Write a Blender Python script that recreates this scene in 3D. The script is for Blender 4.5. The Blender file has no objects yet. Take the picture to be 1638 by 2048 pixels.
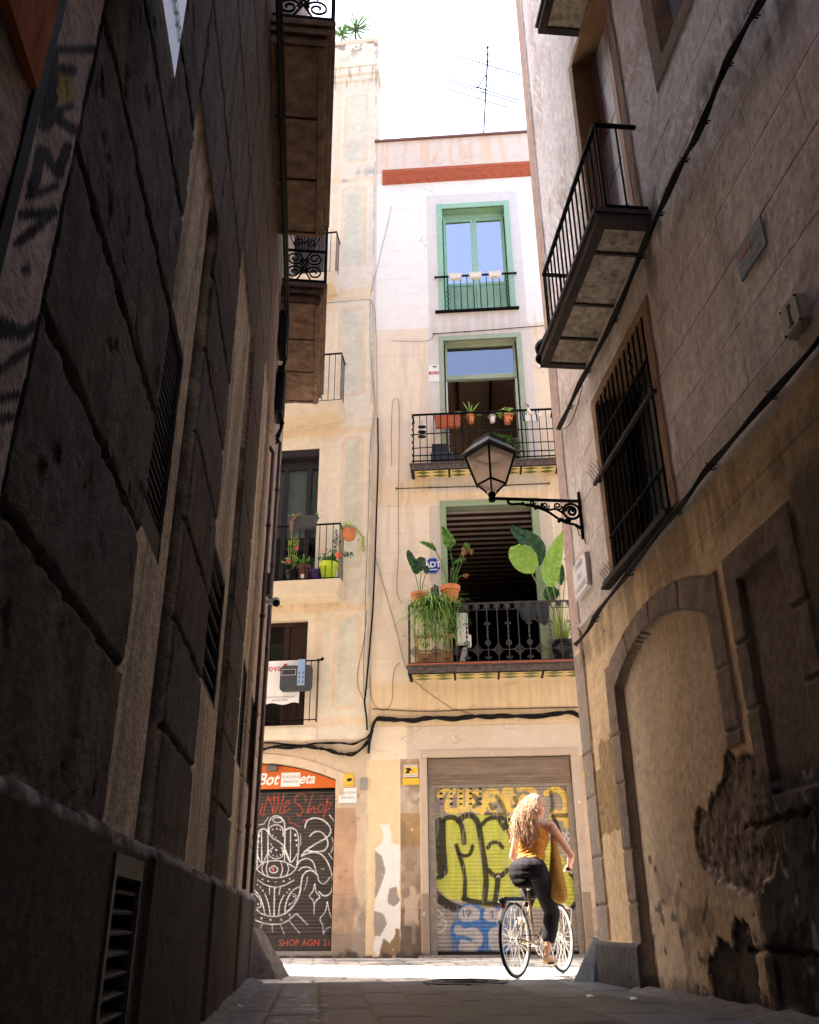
import bpy, math, random
import numpy as np
from mathutils import Vector, Matrix
random.seed(7)
PI = math.pi
scene = bpy.context.scene
COL = scene.collection

# ------------------------------------------------------------------ camera geometry
F_PX = 1750.0; CX, CY = 819.0, 1024.0; HOR = 1845.0
TH = math.atan((HOR - CY) / F_PX); CAM_H = 0.49; ROLL = math.radians(-0.45)
ct, st = math.cos(TH), math.sin(TH); cr, sr = math.cos(ROLL), math.sin(ROLL)
_F = np.array([0, ct, st]); _U0 = np.array([0, -st, ct]); _R0 = np.array([1.0, 0, 0])
_R = cr * _R0 + sr * _U0; _U = -sr * _R0 + cr * _U0

def ray(px, py):
    return _F + (px - CX) / F_PX * _R - (py - CY) / F_PX * _U

class Fr:
    """vertical reference plane: origin, horizontal direction u, outward normal n"""
    def __init__(s, o, u, n):
        s.o = np.array([o[0], o[1], 0.0]); s.u = np.array([u[0], u[1], 0.0]); s.u /= np.linalg.norm(s.u)
        s.n = np.array([n[0], n[1], 0.0]); s.n /= np.linalg.norm(s.n)
    def w(s, u, z, d=0.0):
        p = s.o + s.u * u + s.n * d
        return (p[0], p[1], z)
    def uz(s, px, py, d=0.0):
        r = ray(px, py); o = s.o + s.n * d
        t = o.dot(s.n) / r.dot(s.n)
        X = r * t
        return (float((X - o).dot(s.u)), float(CAM_H + X[2]))

def frame_of(o, ang, s):
    a = math.radians(ang); d = (-math.sin(a), math.cos(a))
    return Fr(o, (-d[0], -d[1]), (s * d[1], -s * d[0]))
L = frame_of((-1.62, 9.9), 6.3, 1)       # stone building on the near left, u runs toward the viewer
R = frame_of((1.68, 8.9), 5.3, -1)       # plastered building on the near right
_a = math.radians(4.0)
B = Fr((0, 15.0), (math.cos(_a), -math.sin(_a)), (-math.sin(_a), -math.cos(_a)))
_s = B.w(-0.72, 0); _a = math.radians(6.5)
C = Fr((_s[0], _s[1]), (-math.cos(_a), math.sin(_a)), (-math.sin(_a), -math.cos(_a)))
KH = math.radians(32.0)
K = Fr((0.99, 9.43), (math.sin(KH), math.cos(KH)), (-math.cos(KH), math.sin(KH)))   # bicycle plane
def zz(x0, y0, s): return lambda x, y: (x0 + x * s, y0 + y * s)

# ------------------------------------------------------------------ noise
_rng = np.random.RandomState(3); _T = _rng.rand(256, 256)
def vnoise(x, y, seed=0):
    x = np.asarray(x, float) + seed * 17.37; y = np.asarray(y, float) + seed * 9.13
    xi = np.floor(x).astype(int); yi = np.floor(y).astype(int); fx = x - xi; fy = y - yi
    fx = fx * fx * (3 - 2 * fx); fy = fy * fy * (3 - 2 * fy)
    g = lambda a, b: _T[a & 255, b & 255]
    return (g(xi, yi) * (1 - fx) + g(xi + 1, yi) * fx) * (1 - fy) + (g(xi, yi + 1) * (1 - fx) + g(xi + 1, yi + 1) * fx) * fy
def fbm(x, y, s=1.0, seed=0, o=4):
    r = 0; a = 0.5; t = 0
    for i in range(o):
        r = r + a * vnoise(x * s, y * s, seed + i); t += a; a *= 0.5; s *= 2.03
    return r / t
def sm(a, b, x):
    t = np.clip((x - a) / (b - a), 0, 1); return t * t * (3 - 2 * t)
def band(x, a, b, w=0.004):
    return sm(a - w, a + w, x) * (1 - sm(b - w, b + w, x))
def rect(U, Z, u0, u1, z0, z1, w=0.004): return band(U, u0, u1, w) * band(Z, z0, z1, w)
def dpoly(X, Y, pts):
    """signed distance, negative inside"""
    d = np.full(X.shape, 1e9); ins = np.zeros(X.shape, bool); n = len(pts)
    for i in range(n):
        ax, ay = pts[i]; bx, by = pts[(i + 1) % n]
        ex, ey = bx - ax, by - ay
        t = np.clip(((X - ax) * ex + (Y - ay) * ey) / (ex * ex + ey * ey + 1e-12), 0, 1)
        d = np.minimum(d, np.hypot(X - ax - t * ex, Y - ay - t * ey))
        c = ((ay > Y) != (by > Y)) & (X < (bx - ax) * (Y - ay) / ((by - ay) if by != ay else 1e-9) + ax)
        ins ^= c
    return np.where(ins, -d, d)
def dline(X, Y, pts):
    d = np.full(X.shape, 1e9)
    for (ax, ay), (bx, by) in zip(pts[:-1], pts[1:]):
        ex, ey = bx - ax, by - ay
        t = np.clip(((X - ax) * ex + (Y - ay) * ey) / (ex * ex + ey * ey + 1e-12), 0, 1)
        d = np.minimum(d, np.hypot(X - ax - t * ex, Y - ay - t * ey))
    return d
def smooth_line(pts, n=6):
    if len(pts) < 3: return pts
    P = [pts[0]] + list(pts) + [pts[-1]]; out = []
    for i in range(1, len(P) - 2):
        p0, p1, p2, p3 = [np.array(q, float) for q in P[i - 1:i + 3]]
        for k in range(n):
            t = k / n
            out.append(tuple(0.5 * ((2 * p1) + (-p0 + p2) * t + (2 * p0 - 5 * p1 + 4 * p2 - p3) * t * t + (-p0 + 3 * p1 - 3 * p2 + p3) * t ** 3)))
    out.append(tuple(pts[-1])); return out
def mixc(c, k, col):
    k = k[..., None]; return c * (1 - k) + np.array(col) * k
def px_of(fr, U, Z, d=0.0):
    X = fr.o[0] + fr.u[0] * U + fr.n[0] * d; Y = fr.o[1] + fr.u[1] * U + fr.n[1] * d; Zc = Z - CAM_H
    x = X * _R[0] + Y * _R[1] + Zc * _R[2]; y = X * _U[0] + Y * _U[1] + Zc * _U[2]; z = X * _F[0] + Y * _F[1] + Zc * _F[2]
    return CX + F_PX * x / z, CY - F_PX * y / z

# ------------------------------------------------------------------ materials
def _nodes(name):
    m = bpy.data.materials.new(name); m.use_nodes = True
    nt = m.node_tree; return m, nt, nt.nodes['Principled BSDF']
def surf(name, col=None, rough=0.8, var=0.12, vs=6.0, bump=0.0, bs=60.0, metal=0.0, spec=0.3, stretch=(1, 1, 1), bd=0.01):
    """procedural surface: vertex colour attribute (col=None) or a plain base colour, broken by noise, with noise bump"""
    m, nt, p = _nodes(name); N = nt.nodes; Lk = nt.links
    geo = N.new('ShaderNodeNewGeometry'); mp = N.new('ShaderNodeMapping'); mp.inputs['Scale'].default_value = stretch
    Lk.new(geo.outputs['Position'], mp.inputs['Vector'])
    nz = N.new('ShaderNodeTexNoise'); nz.inputs['Scale'].default_value = vs; nz.inputs['Detail'].default_value = 6; nz.inputs['Roughness'].default_value = 0.65
    Lk.new(mp.outputs[0], nz.inputs['Vector'])
    mr = N.new('ShaderNodeMapRange'); mr.inputs['From Min'].default_value = 0.3; mr.inputs['From Max'].default_value = 0.7
    mr.inputs['To Min'].default_value = 1 - var; mr.inputs['To Max'].default_value = 1 + var
    Lk.new(nz.outputs['Fac'], mr.inputs['Value'])
    mx = N.new('ShaderNodeMix'); mx.data_type = 'RGBA'; mx.blend_type = 'MULTIPLY'; mx.inputs['Factor'].default_value = 1
    if col is None:
        at = N.new('ShaderNodeAttribute'); at.attribute_name = 'Col'; Lk.new(at.outputs['Color'], mx.inputs['A'])
    else:
        mx.inputs['A'].default_value = (*col, 1)
    Lk.new(mr.outputs[0], mx.inputs['B']); Lk.new(mx.outputs['Result'], p.inputs['Base Color'])
    p.inputs['Roughness'].default_value = rough; p.inputs['Metallic'].default_value = metal
    p.inputs['Specular IOR Level'].default_value = spec
    if bump:
        n2 = N.new('ShaderNodeTexNoise'); n2.inputs['Scale'].default_value = bs; n2.inputs['Detail'].default_value = 5; n2.inputs['Roughness'].default_value = 0.7
        Lk.new(mp.outputs[0], n2.inputs['Vector'])
        b = N.new('ShaderNodeBump'); b.inputs['Strength'].default_value = bump; b.inputs['Distance'].default_value = bd
        Lk.new(n2.outputs['Fac'], b.inputs['Height']); Lk.new(b.outputs[0], p.inputs['Normal'])
    return m
def leafmat(name, c1, c2, rough=0.45):
    m, nt, p = _nodes(name); N = nt.nodes; Lk = nt.links
    geo = N.new('ShaderNodeNewGeometry')
    nz = N.new('ShaderNodeTexNoise'); nz.inputs['Scale'].default_value = 14; Lk.new(geo.outputs['Position'], nz.inputs['Vector'])
    rp = N.new('ShaderNodeMix'); rp.data_type = 'RGBA'; rp.inputs['A'].default_value = (*c1, 1); rp.inputs['B'].default_value = (*c2, 1)
    mr = N.new('ShaderNodeMapRange'); mr.inputs['From Min'].default_value = 0.35; mr.inputs['From Max'].default_value = 0.65
    Lk.new(nz.outputs['Fac'], mr.inputs['Value']); Lk.new(mr.outputs[0], rp.inputs['Factor']); Lk.new(rp.outputs['Result'], p.inputs['Base Color'])
    p.inputs['Roughness'].default_value = rough; p.inputs['Specular IOR Level'].default_value = 0.3
    tr = N.new('ShaderNodeBsdfTranslucent'); Lk.new(rp.outputs['Result'], tr.inputs['Color'])
    ms = N.new('ShaderNodeMixShader'); ms.inputs[0].default_value = 0.35
    Lk.new(p.outputs[0], ms.inputs[1]); Lk.new(tr.outputs[0], ms.inputs[2]); Lk.new(ms.outputs[0], N['Material Output'].inputs['Surface'])
    return m
def glassmat(name, tint, rough=0.03, k=0.5):
    """window pane: mirror-like reflection over a dark transparent body"""
    m, nt, p = _nodes(name); N = nt.nodes; Lk = nt.links
    p.inputs['Base Color'].default_value = (*tint, 1); p.inputs['Metallic'].default_value = 1.0; p.inputs['Roughness'].default_value = rough
    geo = N.new('ShaderNodeNewGeometry'); nz = N.new('ShaderNodeTexNoise'); nz.inputs['Scale'].default_value = 2.2; nz.inputs['Detail'].default_value = 1
    bp = N.new('ShaderNodeBump'); bp.inputs['Strength'].default_value = .35; bp.inputs['Distance'].default_value = .02
    Lk.new(geo.outputs['Position'], nz.inputs['Vector']); Lk.new(nz.outputs['Fac'], bp.inputs['Height']); Lk.new(bp.outputs[0], p.inputs['Normal'])
    tr = N.new('ShaderNodeBsdfTransparent'); tr.inputs[0].default_value = (0.75, 0.8, 0.8, 1)
    ms = N.new('ShaderNodeMixShader'); ms.inputs[0].default_value = k
    Lk.new(tr.outputs[0], ms.inputs[1]); Lk.new(p.outputs[0], ms.inputs[2]); Lk.new(ms.outputs[0], N['Material Output'].inputs['Surface'])
    return m
def S(r, g, b):
    f = lambda c: ((c / 255 + 0.055) / 1.055) ** 2.4 if c > 10 else c / 255 / 12.92
    return (f(r), f(g), f(b))

M = {}
M['wallL'] = surf('left_stone', None, 0.9, 0.5, 75, 1.0, 170, bd=0.008, spec=0.15, stretch=(1, .38, 1))
M['wallR'] = surf('right_plaster', None, 0.9, 0.25, 22, 0.4, 90, stretch=(1, 1, 0.6), spec=0.15)
M['facade'] = surf('facade_plaster', None, 0.92, 0.05, 5, 0.15, 40)
M['facadeC'] = surf('painted_plaster', None, 0.92, 0.09, 7, 0.2, 40)
M['paving'] = surf('paving_stone', None, 0.52, 0.4, 16, 0.5, 60, spec=0.4)
M['paint'] = surf('vertex_paint', None, 0.55, 0.08, 20, 0)
M['iron'] = surf('black_iron', (0.004, 0.004, 0.0045), 0.75, 0.3, 30, 0.2, 120, spec=0.08)
M['rustiron'] = surf('worn_iron', (0.018, 0.015, 0.014), 0.7, 0.4, 25, 0.2, 90, spec=0.2)
M['greyiron'] = surf('grey_iron', (0.045, 0.042, 0.042), 0.65, 0.3, 25, 0.2, 90, spec=0.25)
M['brownpipe'] = surf('brown_pipe', (0.10, 0.058, 0.036), 0.6, 0.35, 12, 0.1, 60)
M['white'] = surf('white_paint', (0.74, 0.73, 0.72), 0.6, 0.05, 12)
M['cream'] = surf('cream_plastic', (0.72, 0.66, 0.56), 0.5, 0.05, 20)
M['green'] = surf('green_window_paint', (0.27, 0.46, 0.33), 0.5, 0.08, 8)
M['sage'] = surf('sage_frame_paint', (0.30, 0.37, 0.27), 0.6, 0.1, 8)
M['brick'] = surf('red_terracotta', (0.40, 0.105, 0.055), 0.8, 0.12, 12, 0.2, 50)
M['terra'] = surf('terracotta_pot', (0.55, 0.19, 0.08), 0.8, 0.12, 14)
M['terradark'] = surf('dark_clay', (0.10, 0.04, 0.025), 0.8, 0.2, 14)
M['orange'] = surf('orange_panel', (0.60, 0.135, 0.025), 0.5, 0.08, 5)
M['black'] = surf('black_rubber', (0.006, 0.006, 0.006), 0.6, 0.2, 20, spec=0.2)
M['cable'] = surf('black_cable', (0.010, 0.009, 0.008), 0.7, 0.3, 20, spec=0.15)
M['wire'] = surf('thin_wire', (0.10, 0.075, 0.055), 0.7, 0.3, 20)
M['dark'] = surf('dark_room', (0.012, 0.010, 0.009), 0.9, 0.1, 5)
M['room'] = surf('room_plaster', (0.55, 0.42, 0.32), 0.9, 0.1, 5)
M['beam'] = surf('ceiling_beam', (0.045, 0.018, 0.010), 0.8, 0.3, 10)
M['ceil'] = surf('whitewashed_ceiling', (0.85, 0.76, 0.72), 0.9, 0.1, 5)
M['slabstone'] = surf('balcony_stone', (0.17, 0.105, 0.068), 0.85, 0.55, 8, 0.5, 60)
M['slabR'] = surf('balcony_underside_plaster', (0.36, 0.31, 0.26), 0.9, 0.6, 13, 0.4, 60)
M['slabC'] = surf('cream_balcony_plaster', (0.62, 0.52, 0.38), 0.9, 0.08, 6, 0.2, 40)
M['planksB'] = surf('weathered_door', (0.46, 0.50, 0.60), 0.7, 0.35, 9, 0.3, 40, stretch=(1, 1, 0.2))
M['browndoor'] = surf('brown_door_strip', (0.26, 0.16, 0.14), 0.7, 0.35, 9, 0.3, 40, stretch=(1, 1, 0.2))
M['darkwood'] = surf('dark_wood', (0.025, 0.012, 0.008), 0.5, 0.3, 9)
M['wood'] = surf('light_wood', (0.42, 0.26, 0.12), 0.6, 0.2, 9)
M['skyglass'] = glassmat('window_glass', (0.34, 0.33, 0.345), 0.03, 0.95)
M['skyglass2'] = glassmat('transom_glass', (0.19, 0.185, 0.19), 0.03, 0.9)
M['darkglass'] = glassmat('dark_glass', (0.12, 0.15, 0.17), 0.05, 0.22)
M['milk'] = surf('frosted_lamp_glass', (0.52, 0.43, 0.38), 0.25, 0.04, 10)
M['steel'] = surf('bicycle_steel', (0.55, 0.52, 0.48), 0.3, 0.1, 30, metal=0.8, spec=0.5)
M['frame_paint'] = surf('bicycle_paint', (0.22, 0.15, 0.10), 0.4, 0.1, 30, spec=0.5)
M['skin'] = surf('skin', (0.55, 0.29, 0.19), 0.5, 0.06, 20)
M['top'] = surf('mustard_top', (0.52, 0.22, 0.035), 0.85, 0.12, 60, 0.3, 150)
M['trousers'] = surf('dark_trousers', (0.010, 0.0075, 0.010), 0.8, 0.2, 20, 0.4, 50, spec=0.15)
M['hair'] = surf('brown_hair', (0.40, 0.235, 0.135), 0.5, 0.6, 45, spec=0.3)
M['bag'] = surf('mustard_bag', (0.33, 0.17, 0.03), 0.95, 0.5, 60, 1.0, 130, bd=.012)
M['shoe'] = surf('tan_shoe', (0.36, 0.22, 0.11), 0.6, 0.1, 20)
M['leather'] = surf('black_saddle', (0.004, 0.0035, 0.003), 0.85, 0.2, 20, spec=0.05)
M['leafA'] = leafmat('leaf_green', (0.07, 0.17, 0.035), (0.14, 0.30, 0.05))
M['leafB'] = leafmat('leaf_dark', (0.02, 0.07, 0.035), (0.05, 0.12, 0.06))
M['leafC'] = leafmat('leaf_yellow_green', (0.22, 0.34, 0.05), (0.38, 0.48, 0.14))
M['leafD'] = leafmat('leaf_lime', (0.22, 0.42, 0.06), (0.32, 0.50, 0.10))
M['dry'] = leafmat('dry_leaf', (0.30, 0.16, 0.08), (0.45, 0.28, 0.15))
M['red'] = surf('red_petal', (0.75, 0.06, 0.05), 0.6, 0.1, 20)
M['pink'] = surf('pink_petal', (0.70, 0.10, 0.20), 0.6, 0.1, 20)
M['limepot'] = surf('lime_pot', (0.42, 0.55, 0.03), 0.4, 0.05, 10)
M['purple'] = surf('purple_pot', (0.05, 0.02, 0.16), 0.4, 0.05, 10)
M['greyplastic'] = surf('grey_plastic', (0.05, 0.052, 0.058), 0.45, 0.1, 10)
M['blueplate'] = surf('blue_plate', (0.24, 0.34, 0.52), 0.4, 0.05, 10)
M['navy'] = surf('navy_sign', (0.01, 0.05, 0.32), 0.4, 0.05, 10)
M['yellow'] = surf('yellow_sign', (0.80, 0.48, 0.05), 0.5, 0.05, 10)
M['redsign'] = surf('red_sign_ink', (0.42, 0.03, 0.04), 0.5, 0.05, 10)
M['ink'] = surf('black_ink', (0.02, 0.02, 0.025), 0.6, 0.05, 10)
M['greyink'] = surf('grey_ink', (0.16, 0.16, 0.17), 0.6, 0.05, 10)
M['plaque'] = surf('grey_plaque', (0.13, 0.14, 0.17), 0.4, 0.15, 20)
M['palegrey'] = surf('pale_ink', (0.45, 0.46, 0.5), 0.5, 0.05, 20)
M['orangeink'] = surf('orange_ink', (0.45, 0.09, 0.04), 0.5, 0.05, 20)
M['marble'] = surf('marble_sign', (0.72, 0.71, 0.70), 0.4, 0.05, 12)
M['stonedark'] = surf('dark_guard_stone', (0.07, 0.052, 0.042), 0.85, 0.45, 12, 0.8, 70, bd=0.02)
M['stoneblue'] = surf('bluish_guard_stone', (0.105, 0.115, 0.13), 0.85, 0.3, 12, 0.6, 60)
M['brass'] = surf('antenna_metal', (0.10, 0.10, 0.11), 0.5, 0.2, 20, metal=0.5)
M['tile_y'] = surf('cream_tile', (0.72, 0.55, 0.26), 0.35, 0.05, 12)
M['tile_g'] = surf('olive_tile', (0.10, 0.13, 0.02), 0.35, 0.1, 12)
M['denim'] = surf('dark_jacket', (0.025, 0.03, 0.036), 0.9, 0.3, 20, 0.3, 80)
M['blind'] = surf('grey_blind', (0.55, 0.58, 0.56), 0.7, 0.1, 8)
M['woodpanel'] = surf('orange_brown_board', (0.36, 0.11, 0.03), 0.9, 0.5, 25, 0.2, 60, stretch=(1, 1, 0.3), spec=0.03)
M['roofing'] = surf('roof', (0.3, 0.25, 0.2), 0.9, 0.1, 5)
M['side'] = surf('rendered_side_wall', (0.42, 0.34, 0.26), 0.9, 0.1, 4)

# ------------------------------------------------------------------ mesh helpers
def tag(o, label=None, cat=None, group=None, kind=None):
    if label: o['label'] = label
    if cat: o['category'] = cat
    if group: o['group'] = group
    if kind: o['kind'] = kind
    return o
def empty(name, loc, label, cat, group=None):
    o = bpy.data.objects.new(name, None); COL.objects.link(o); o.location = loc
    o.empty_display_size = 0.1
    return tag(o, label, cat, group)
def root_loc(p):
    v = Vector((0, 0, 0))
    while p is not None:
        v += p.location; p = p.parent
    return v
class MB:
    def __init__(s): s.v = []; s.f = []; s.smooth = False
    def add(s, vs, fs):
        b = len(s.v); s.v += [tuple(map(float, p)) for p in vs]; s.f += [tuple(i + b for i in f) for f in fs]; return s
    def hexa(s, p):     # 8 points: 4 bottom ccw, 4 top
        return s.add(p, [(0, 3, 2, 1), (4, 5, 6, 7), (0, 1, 5, 4), (1, 2, 6, 5), (2, 3, 7, 6), (3, 0, 4, 7)])
    def box(s, fr, u0, u1, z0, z1, d0, d1):
        return s.hexa([fr.w(u0, z0, d0), fr.w(u1, z0, d0), fr.w(u1, z0, d1), fr.w(u0, z0, d1), fr.w(u0, z1, d0), fr.w(u1, z1, d0), fr.w(u1, z1, d1), fr.w(u0, z1, d1)])
    def wbox(s, x0, x1, y0, y1, z0, z1):
        return s.hexa([(x0, y0, z0), (x1, y0, z0), (x1, y1, z0), (x0, y1, z0), (x0, y0, z1), (x1, y0, z1), (x1, y1, z1), (x0, y1, z1)])
    def tube(s, pts, r, n=6, cap=True):
        P = [Vector(p) for p in pts]; m = len(P); rr = r if hasattr(r, '__len__') else [r] * m
        b = len(s.v); ref = None
        for i in range(m):
            t = (P[min(i + 1, m - 1)] - P[max(i - 1, 0)])
            if t.length < 1e-9: t = Vector((0, 0, 1))
            t.normalize()
            if ref is None:
                ref = Vector((0, 0, 1)) if abs(t.z) < 0.9 else Vector((1, 0, 0))
            a = t.cross(ref)
            if a.length < 1e-6: a = t.cross(Vector((0.3, 1, 0.2)))
            a.normalize(); c = a.cross(t); ref = c
            for k in range(n):
                q = 2 * PI * k / n
                s.v.append(tuple(P[i] + (a * math.cos(q) + c * math.sin(q)) * rr[i]))
        for i in range(m - 1):
            for k in range(n):
                k2 = (k + 1) % n
                s.f.append((b + i * n + k, b + i * n + k2, b + (i + 1) * n + k2, b + (i + 1) * n + k))
        if cap:
            s.f.append(tuple(b + k for k in range(n))[::-1]); s.f.append(tuple(b + (m - 1) * n + k for k in range(n)))
        return s
    def lathe(s, c, prof, n=20, sx=1.0, fr=None):
        b = len(s.v)
        for (r, z) in prof:
            for k in range(n):
                q = 2 * PI * k / n
                s.v.append((c[0] + r * math.cos(q) * sx, c[1] + r * math.sin(q), c[2] + z))
        for i in range(len(prof) - 1):
            for k in range(n):
                k2 = (k + 1) % n
                s.f.append((b + i * n + k, b + i * n + k2, b + (i + 1) * n + k2, b + (i + 1) * n + k))
        s.f.append(tuple(b + k for k in range(n))[::-1]); s.f.append(tuple(b + (len(prof) - 1) * n + k for k in range(n)))
        return s
    def prism(s, fr, pts, d0, d1):
        """polygon in (u,z), extruded between depths"""
        n = len(pts); b = len(s.v)
        for d in (d0, d1):
            for (u, z) in pts: s.v.append(fr.w(u, z, d))
        s.f.append(tuple(b + i for i in range(n))[::-1]); s.f.append(tuple(b + n + i for i in range(n)))
        for i in range(n):
            j = (i + 1) % n; s.f.append((b + i, b + j, b + n + j, b + n + i))
        return s
    def sphere(s, c, r, n=10, m=7, sc=(1, 1, 1)):
        b = len(s.v)
        for i in range(1, m):
            for k in range(n):
                a = PI * i / m; q = 2 * PI * k / n
                s.v.append((c[0] + r * sc[0] * math.sin(a) * math.cos(q), c[1] + r * sc[1] * math.sin(a) * math.sin(q), c[2] + r * sc[2] * math.cos(a)))
        s.v.append((c[0], c[1], c[2] + r * sc[2])); s.v.append((c[0], c[1], c[2] - r * sc[2])); t = len(s.v) - 2
        for i in range(m - 2):
            for k in range(n):
                k2 = (k + 1) % n; s.f.append((b + i * n + k, b + (i + 1) * n + k, b + (i + 1) * n + k2, b + i * n + k2))
        for k in range(n):
            k2 = (k + 1) % n; s.f.append((t, b + k, b + k2)); s.f.append((t + 1, b + (m - 2) * n + k2, b + (m - 2) * n + k))
        return s
    def torus(s, c, ax, R_, r, n=48, m=8):
        ax = Vector(ax).normalized(); a = ax.orthogonal().normalized(); d = ax.cross(a); b = len(s.v)
        for i in range(n):
            q = 2 * PI * i / n; e = a * math.cos(q) + d * math.sin(q)
            for k in range(m):
                w = 2 * PI * k / m
                s.v.append(tuple(Vector(c) + e * (R_ + r * math.cos(w)) + ax * (r * math.sin(w))))
        for i in range(n):
            for k in range(m):
                s.f.append((b + i * m + k, b + ((i + 1) % n) * m + k, b + ((i + 1) % n) * m + (k + 1) % m, b + i * m + (k + 1) % m))
        return s
    def build(s, name, mat, parent=None, smooth=None, bevel=0):
        me = bpy.data.meshes.new(name); o = root_loc(parent)
        me.from_pydata([(p[0] - o[0], p[1] - o[1], p[2] - o[2]) for p in s.v], [], s.f)
        me.materials.append(mat if not isinstance(mat, str) else M[mat])
        ob = bpy.data.objects.new(name, me); COL.objects.link(ob)
        if parent: ob.parent = parent
        if (smooth if smooth is not None else s.smooth):
            me.polygons.foreach_set('use_smooth', [True] * len(me.polygons))
        if bevel:
            bv = ob.modifiers.new('bevel', 'BEVEL'); bv.width = bevel; bv.segments = 2; bv.limit_method = 'ANGLE'
        return ob
def lines(a, b, step, extra=(), zones=()):
    """grid lines from a to b; zones = (lo, hi, step) use their own pitch"""
    pts = [a, b] + [e for e in extra if a < e < b]
    x = a
    while x < b:
        st_ = step
        for lo, hi, s_ in zones:
            if lo <= x < hi: st_ = s_
        x += st_
        if x < b: pts.append(x)
    pts = sorted(pts); out = [pts[0]]; ex = set(round(e, 5) for e in extra) | {round(b, 5)}
    for p in pts[1:]:
        if p - out[-1] < 0.0018:
            if round(p, 5) in ex: out[-1] = p
            continue
        out.append(p)
    return np.array(out)
def sheet(name, fr, us, zs, off, col, holes, mat, parent=None, pos=None, floor=False):
    U, Z = np.meshgrid(us, zs, indexing='ij')
    D = off(U, Z) if off is not None else np.zeros(U.shape)
    Cc = col(U, Z) if col is not None else None
    o = root_loc(parent)
    if pos is None:
        X = fr.o[0] + fr.u[0] * U + fr.n[0] * D; Y = fr.o[1] + fr.u[1] * U + fr.n[1] * D; ZZ = Z
    else: X, Y, ZZ = pos(U, Z, D)
    co = np.stack([X - o[0], Y - o[1], ZZ - o[2]], -1).reshape(-1, 3)
    nu, nz = U.shape
    cu = (us[:-1] + us[1:]) / 2; cz = (zs[:-1] + zs[1:]) / 2
    CU, CZ = np.meshgrid(cu, cz, indexing='ij'); keep = np.ones(CU.shape, bool)
    for h in holes:
        if callable(h): keep &= ~h(CU, CZ)
        else: keep &= ~((CU > h[0]) & (CU < h[1]) & (CZ > h[2]) & (CZ < h[3]))
    ii, jj = np.nonzero(keep); a = ii * nz + jj
    q = np.stack([a, a + nz, a + nz + 1, a + 1], -1)
    used = np.unique(q); remap = -np.ones(nu * nz, int); remap[used] = np.arange(len(used))
    q = remap[q]; co = co[used]
    me = bpy.data.meshes.new(name); me.vertices.add(len(co)); me.vertices.foreach_set('co', co.ravel())
    me.loops.add(q.size); me.loops.foreach_set('vertex_index', q.ravel().astype(np.int32))
    me.polygons.add(len(q)); me.polygons.foreach_set('loop_start', (np.arange(len(q)) * 4).astype(np.int32))
    me.update(calc_edges=True); me.validate()
    if Cc is not None:
        at = me.color_attributes.new('Col', 'FLOAT_COLOR', 'POINT')
        cc = np.concatenate([np.clip(Cc, 0.002, 1), np.ones(U.shape + (1,))], -1).reshape(-1, 4)[used]
        at.data.foreach_set('color', cc.astype(np.float32).ravel())
    me.materials.append(M[mat])
    ob = bpy.data.objects.new(name, me); COL.objects.link(ob)
    if parent: ob.parent = parent
    return ob
def reveal(mb, fr, u0, u1, z0, z1, d0, d1, sides='LRTB'):
    """inner faces of an opening"""
    if 'L' in sides: mb.add([fr.w(u0, z0, d0), fr.w(u0, z1, d0), fr.w(u0, z1, d1), fr.w(u0, z0, d1)], [(0, 1, 2, 3)])
    if 'R' in sides: mb.add([fr.w(u1, z0, d0), fr.w(u1, z1, d0), fr.w(u1, z1, d1), fr.w(u1, z0, d1)], [(0, 1, 2, 3)])
    if 'T' in sides: mb.add([fr.w(u0, z1, d0), fr.w(u1, z1, d0), fr.w(u1, z1, d1), fr.w(u0, z1, d1)], [(0, 1, 2, 3)])
    if 'B' in sides: mb.add([fr.w(u0, z0, d0), fr.w(u1, z0, d0), fr.w(u1, z0, d1), fr.w(u0, z0, d1)], [(0, 1, 2, 3)])
    return mb
def text(fr, s, u, z, d, size, mat, name='lettering', parent=None, align='CENTER', flip=1, shear=0.0, sx=1.0, bold=0.0, rot=0.0):
    """lettering laid on a plane; u,z is its centre; flip=-1 when u runs to the reader's left"""
    cu = bpy.data.curves.new('t', 'FONT'); cu.body = s; cu.size = size; cu.align_x = align; cu.align_y = 'CENTER'
    cu.extrude = 0.0; cu.shear = shear; cu.offset = bold; cu.resolution_u = 3
    t = bpy.data.objects.new('t', cu); COL.objects.link(t)
    dg = bpy.context.evaluated_depsgraph_get(); me0 = bpy.data.meshes.new_from_object(t.evaluated_get(dg))
    mb = MB(); c_, s_ = math.cos(rot), math.sin(rot)
    vs = []
    for v in me0.vertices:
        x, y = v.co.x * sx, v.co.y; x, y = x * c_ - y * s_, x * s_ + y * c_
        vs.append(fr.w(u + flip * x, z + y, d))
    mb.add(vs, [tuple(p.vertices) for p in me0.polygons])
    COL.objects.unlink(t); bpy.data.objects.remove(t); bpy.data.meshes.remove(me0)
    return mb.build(name, mat, parent)
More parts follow.
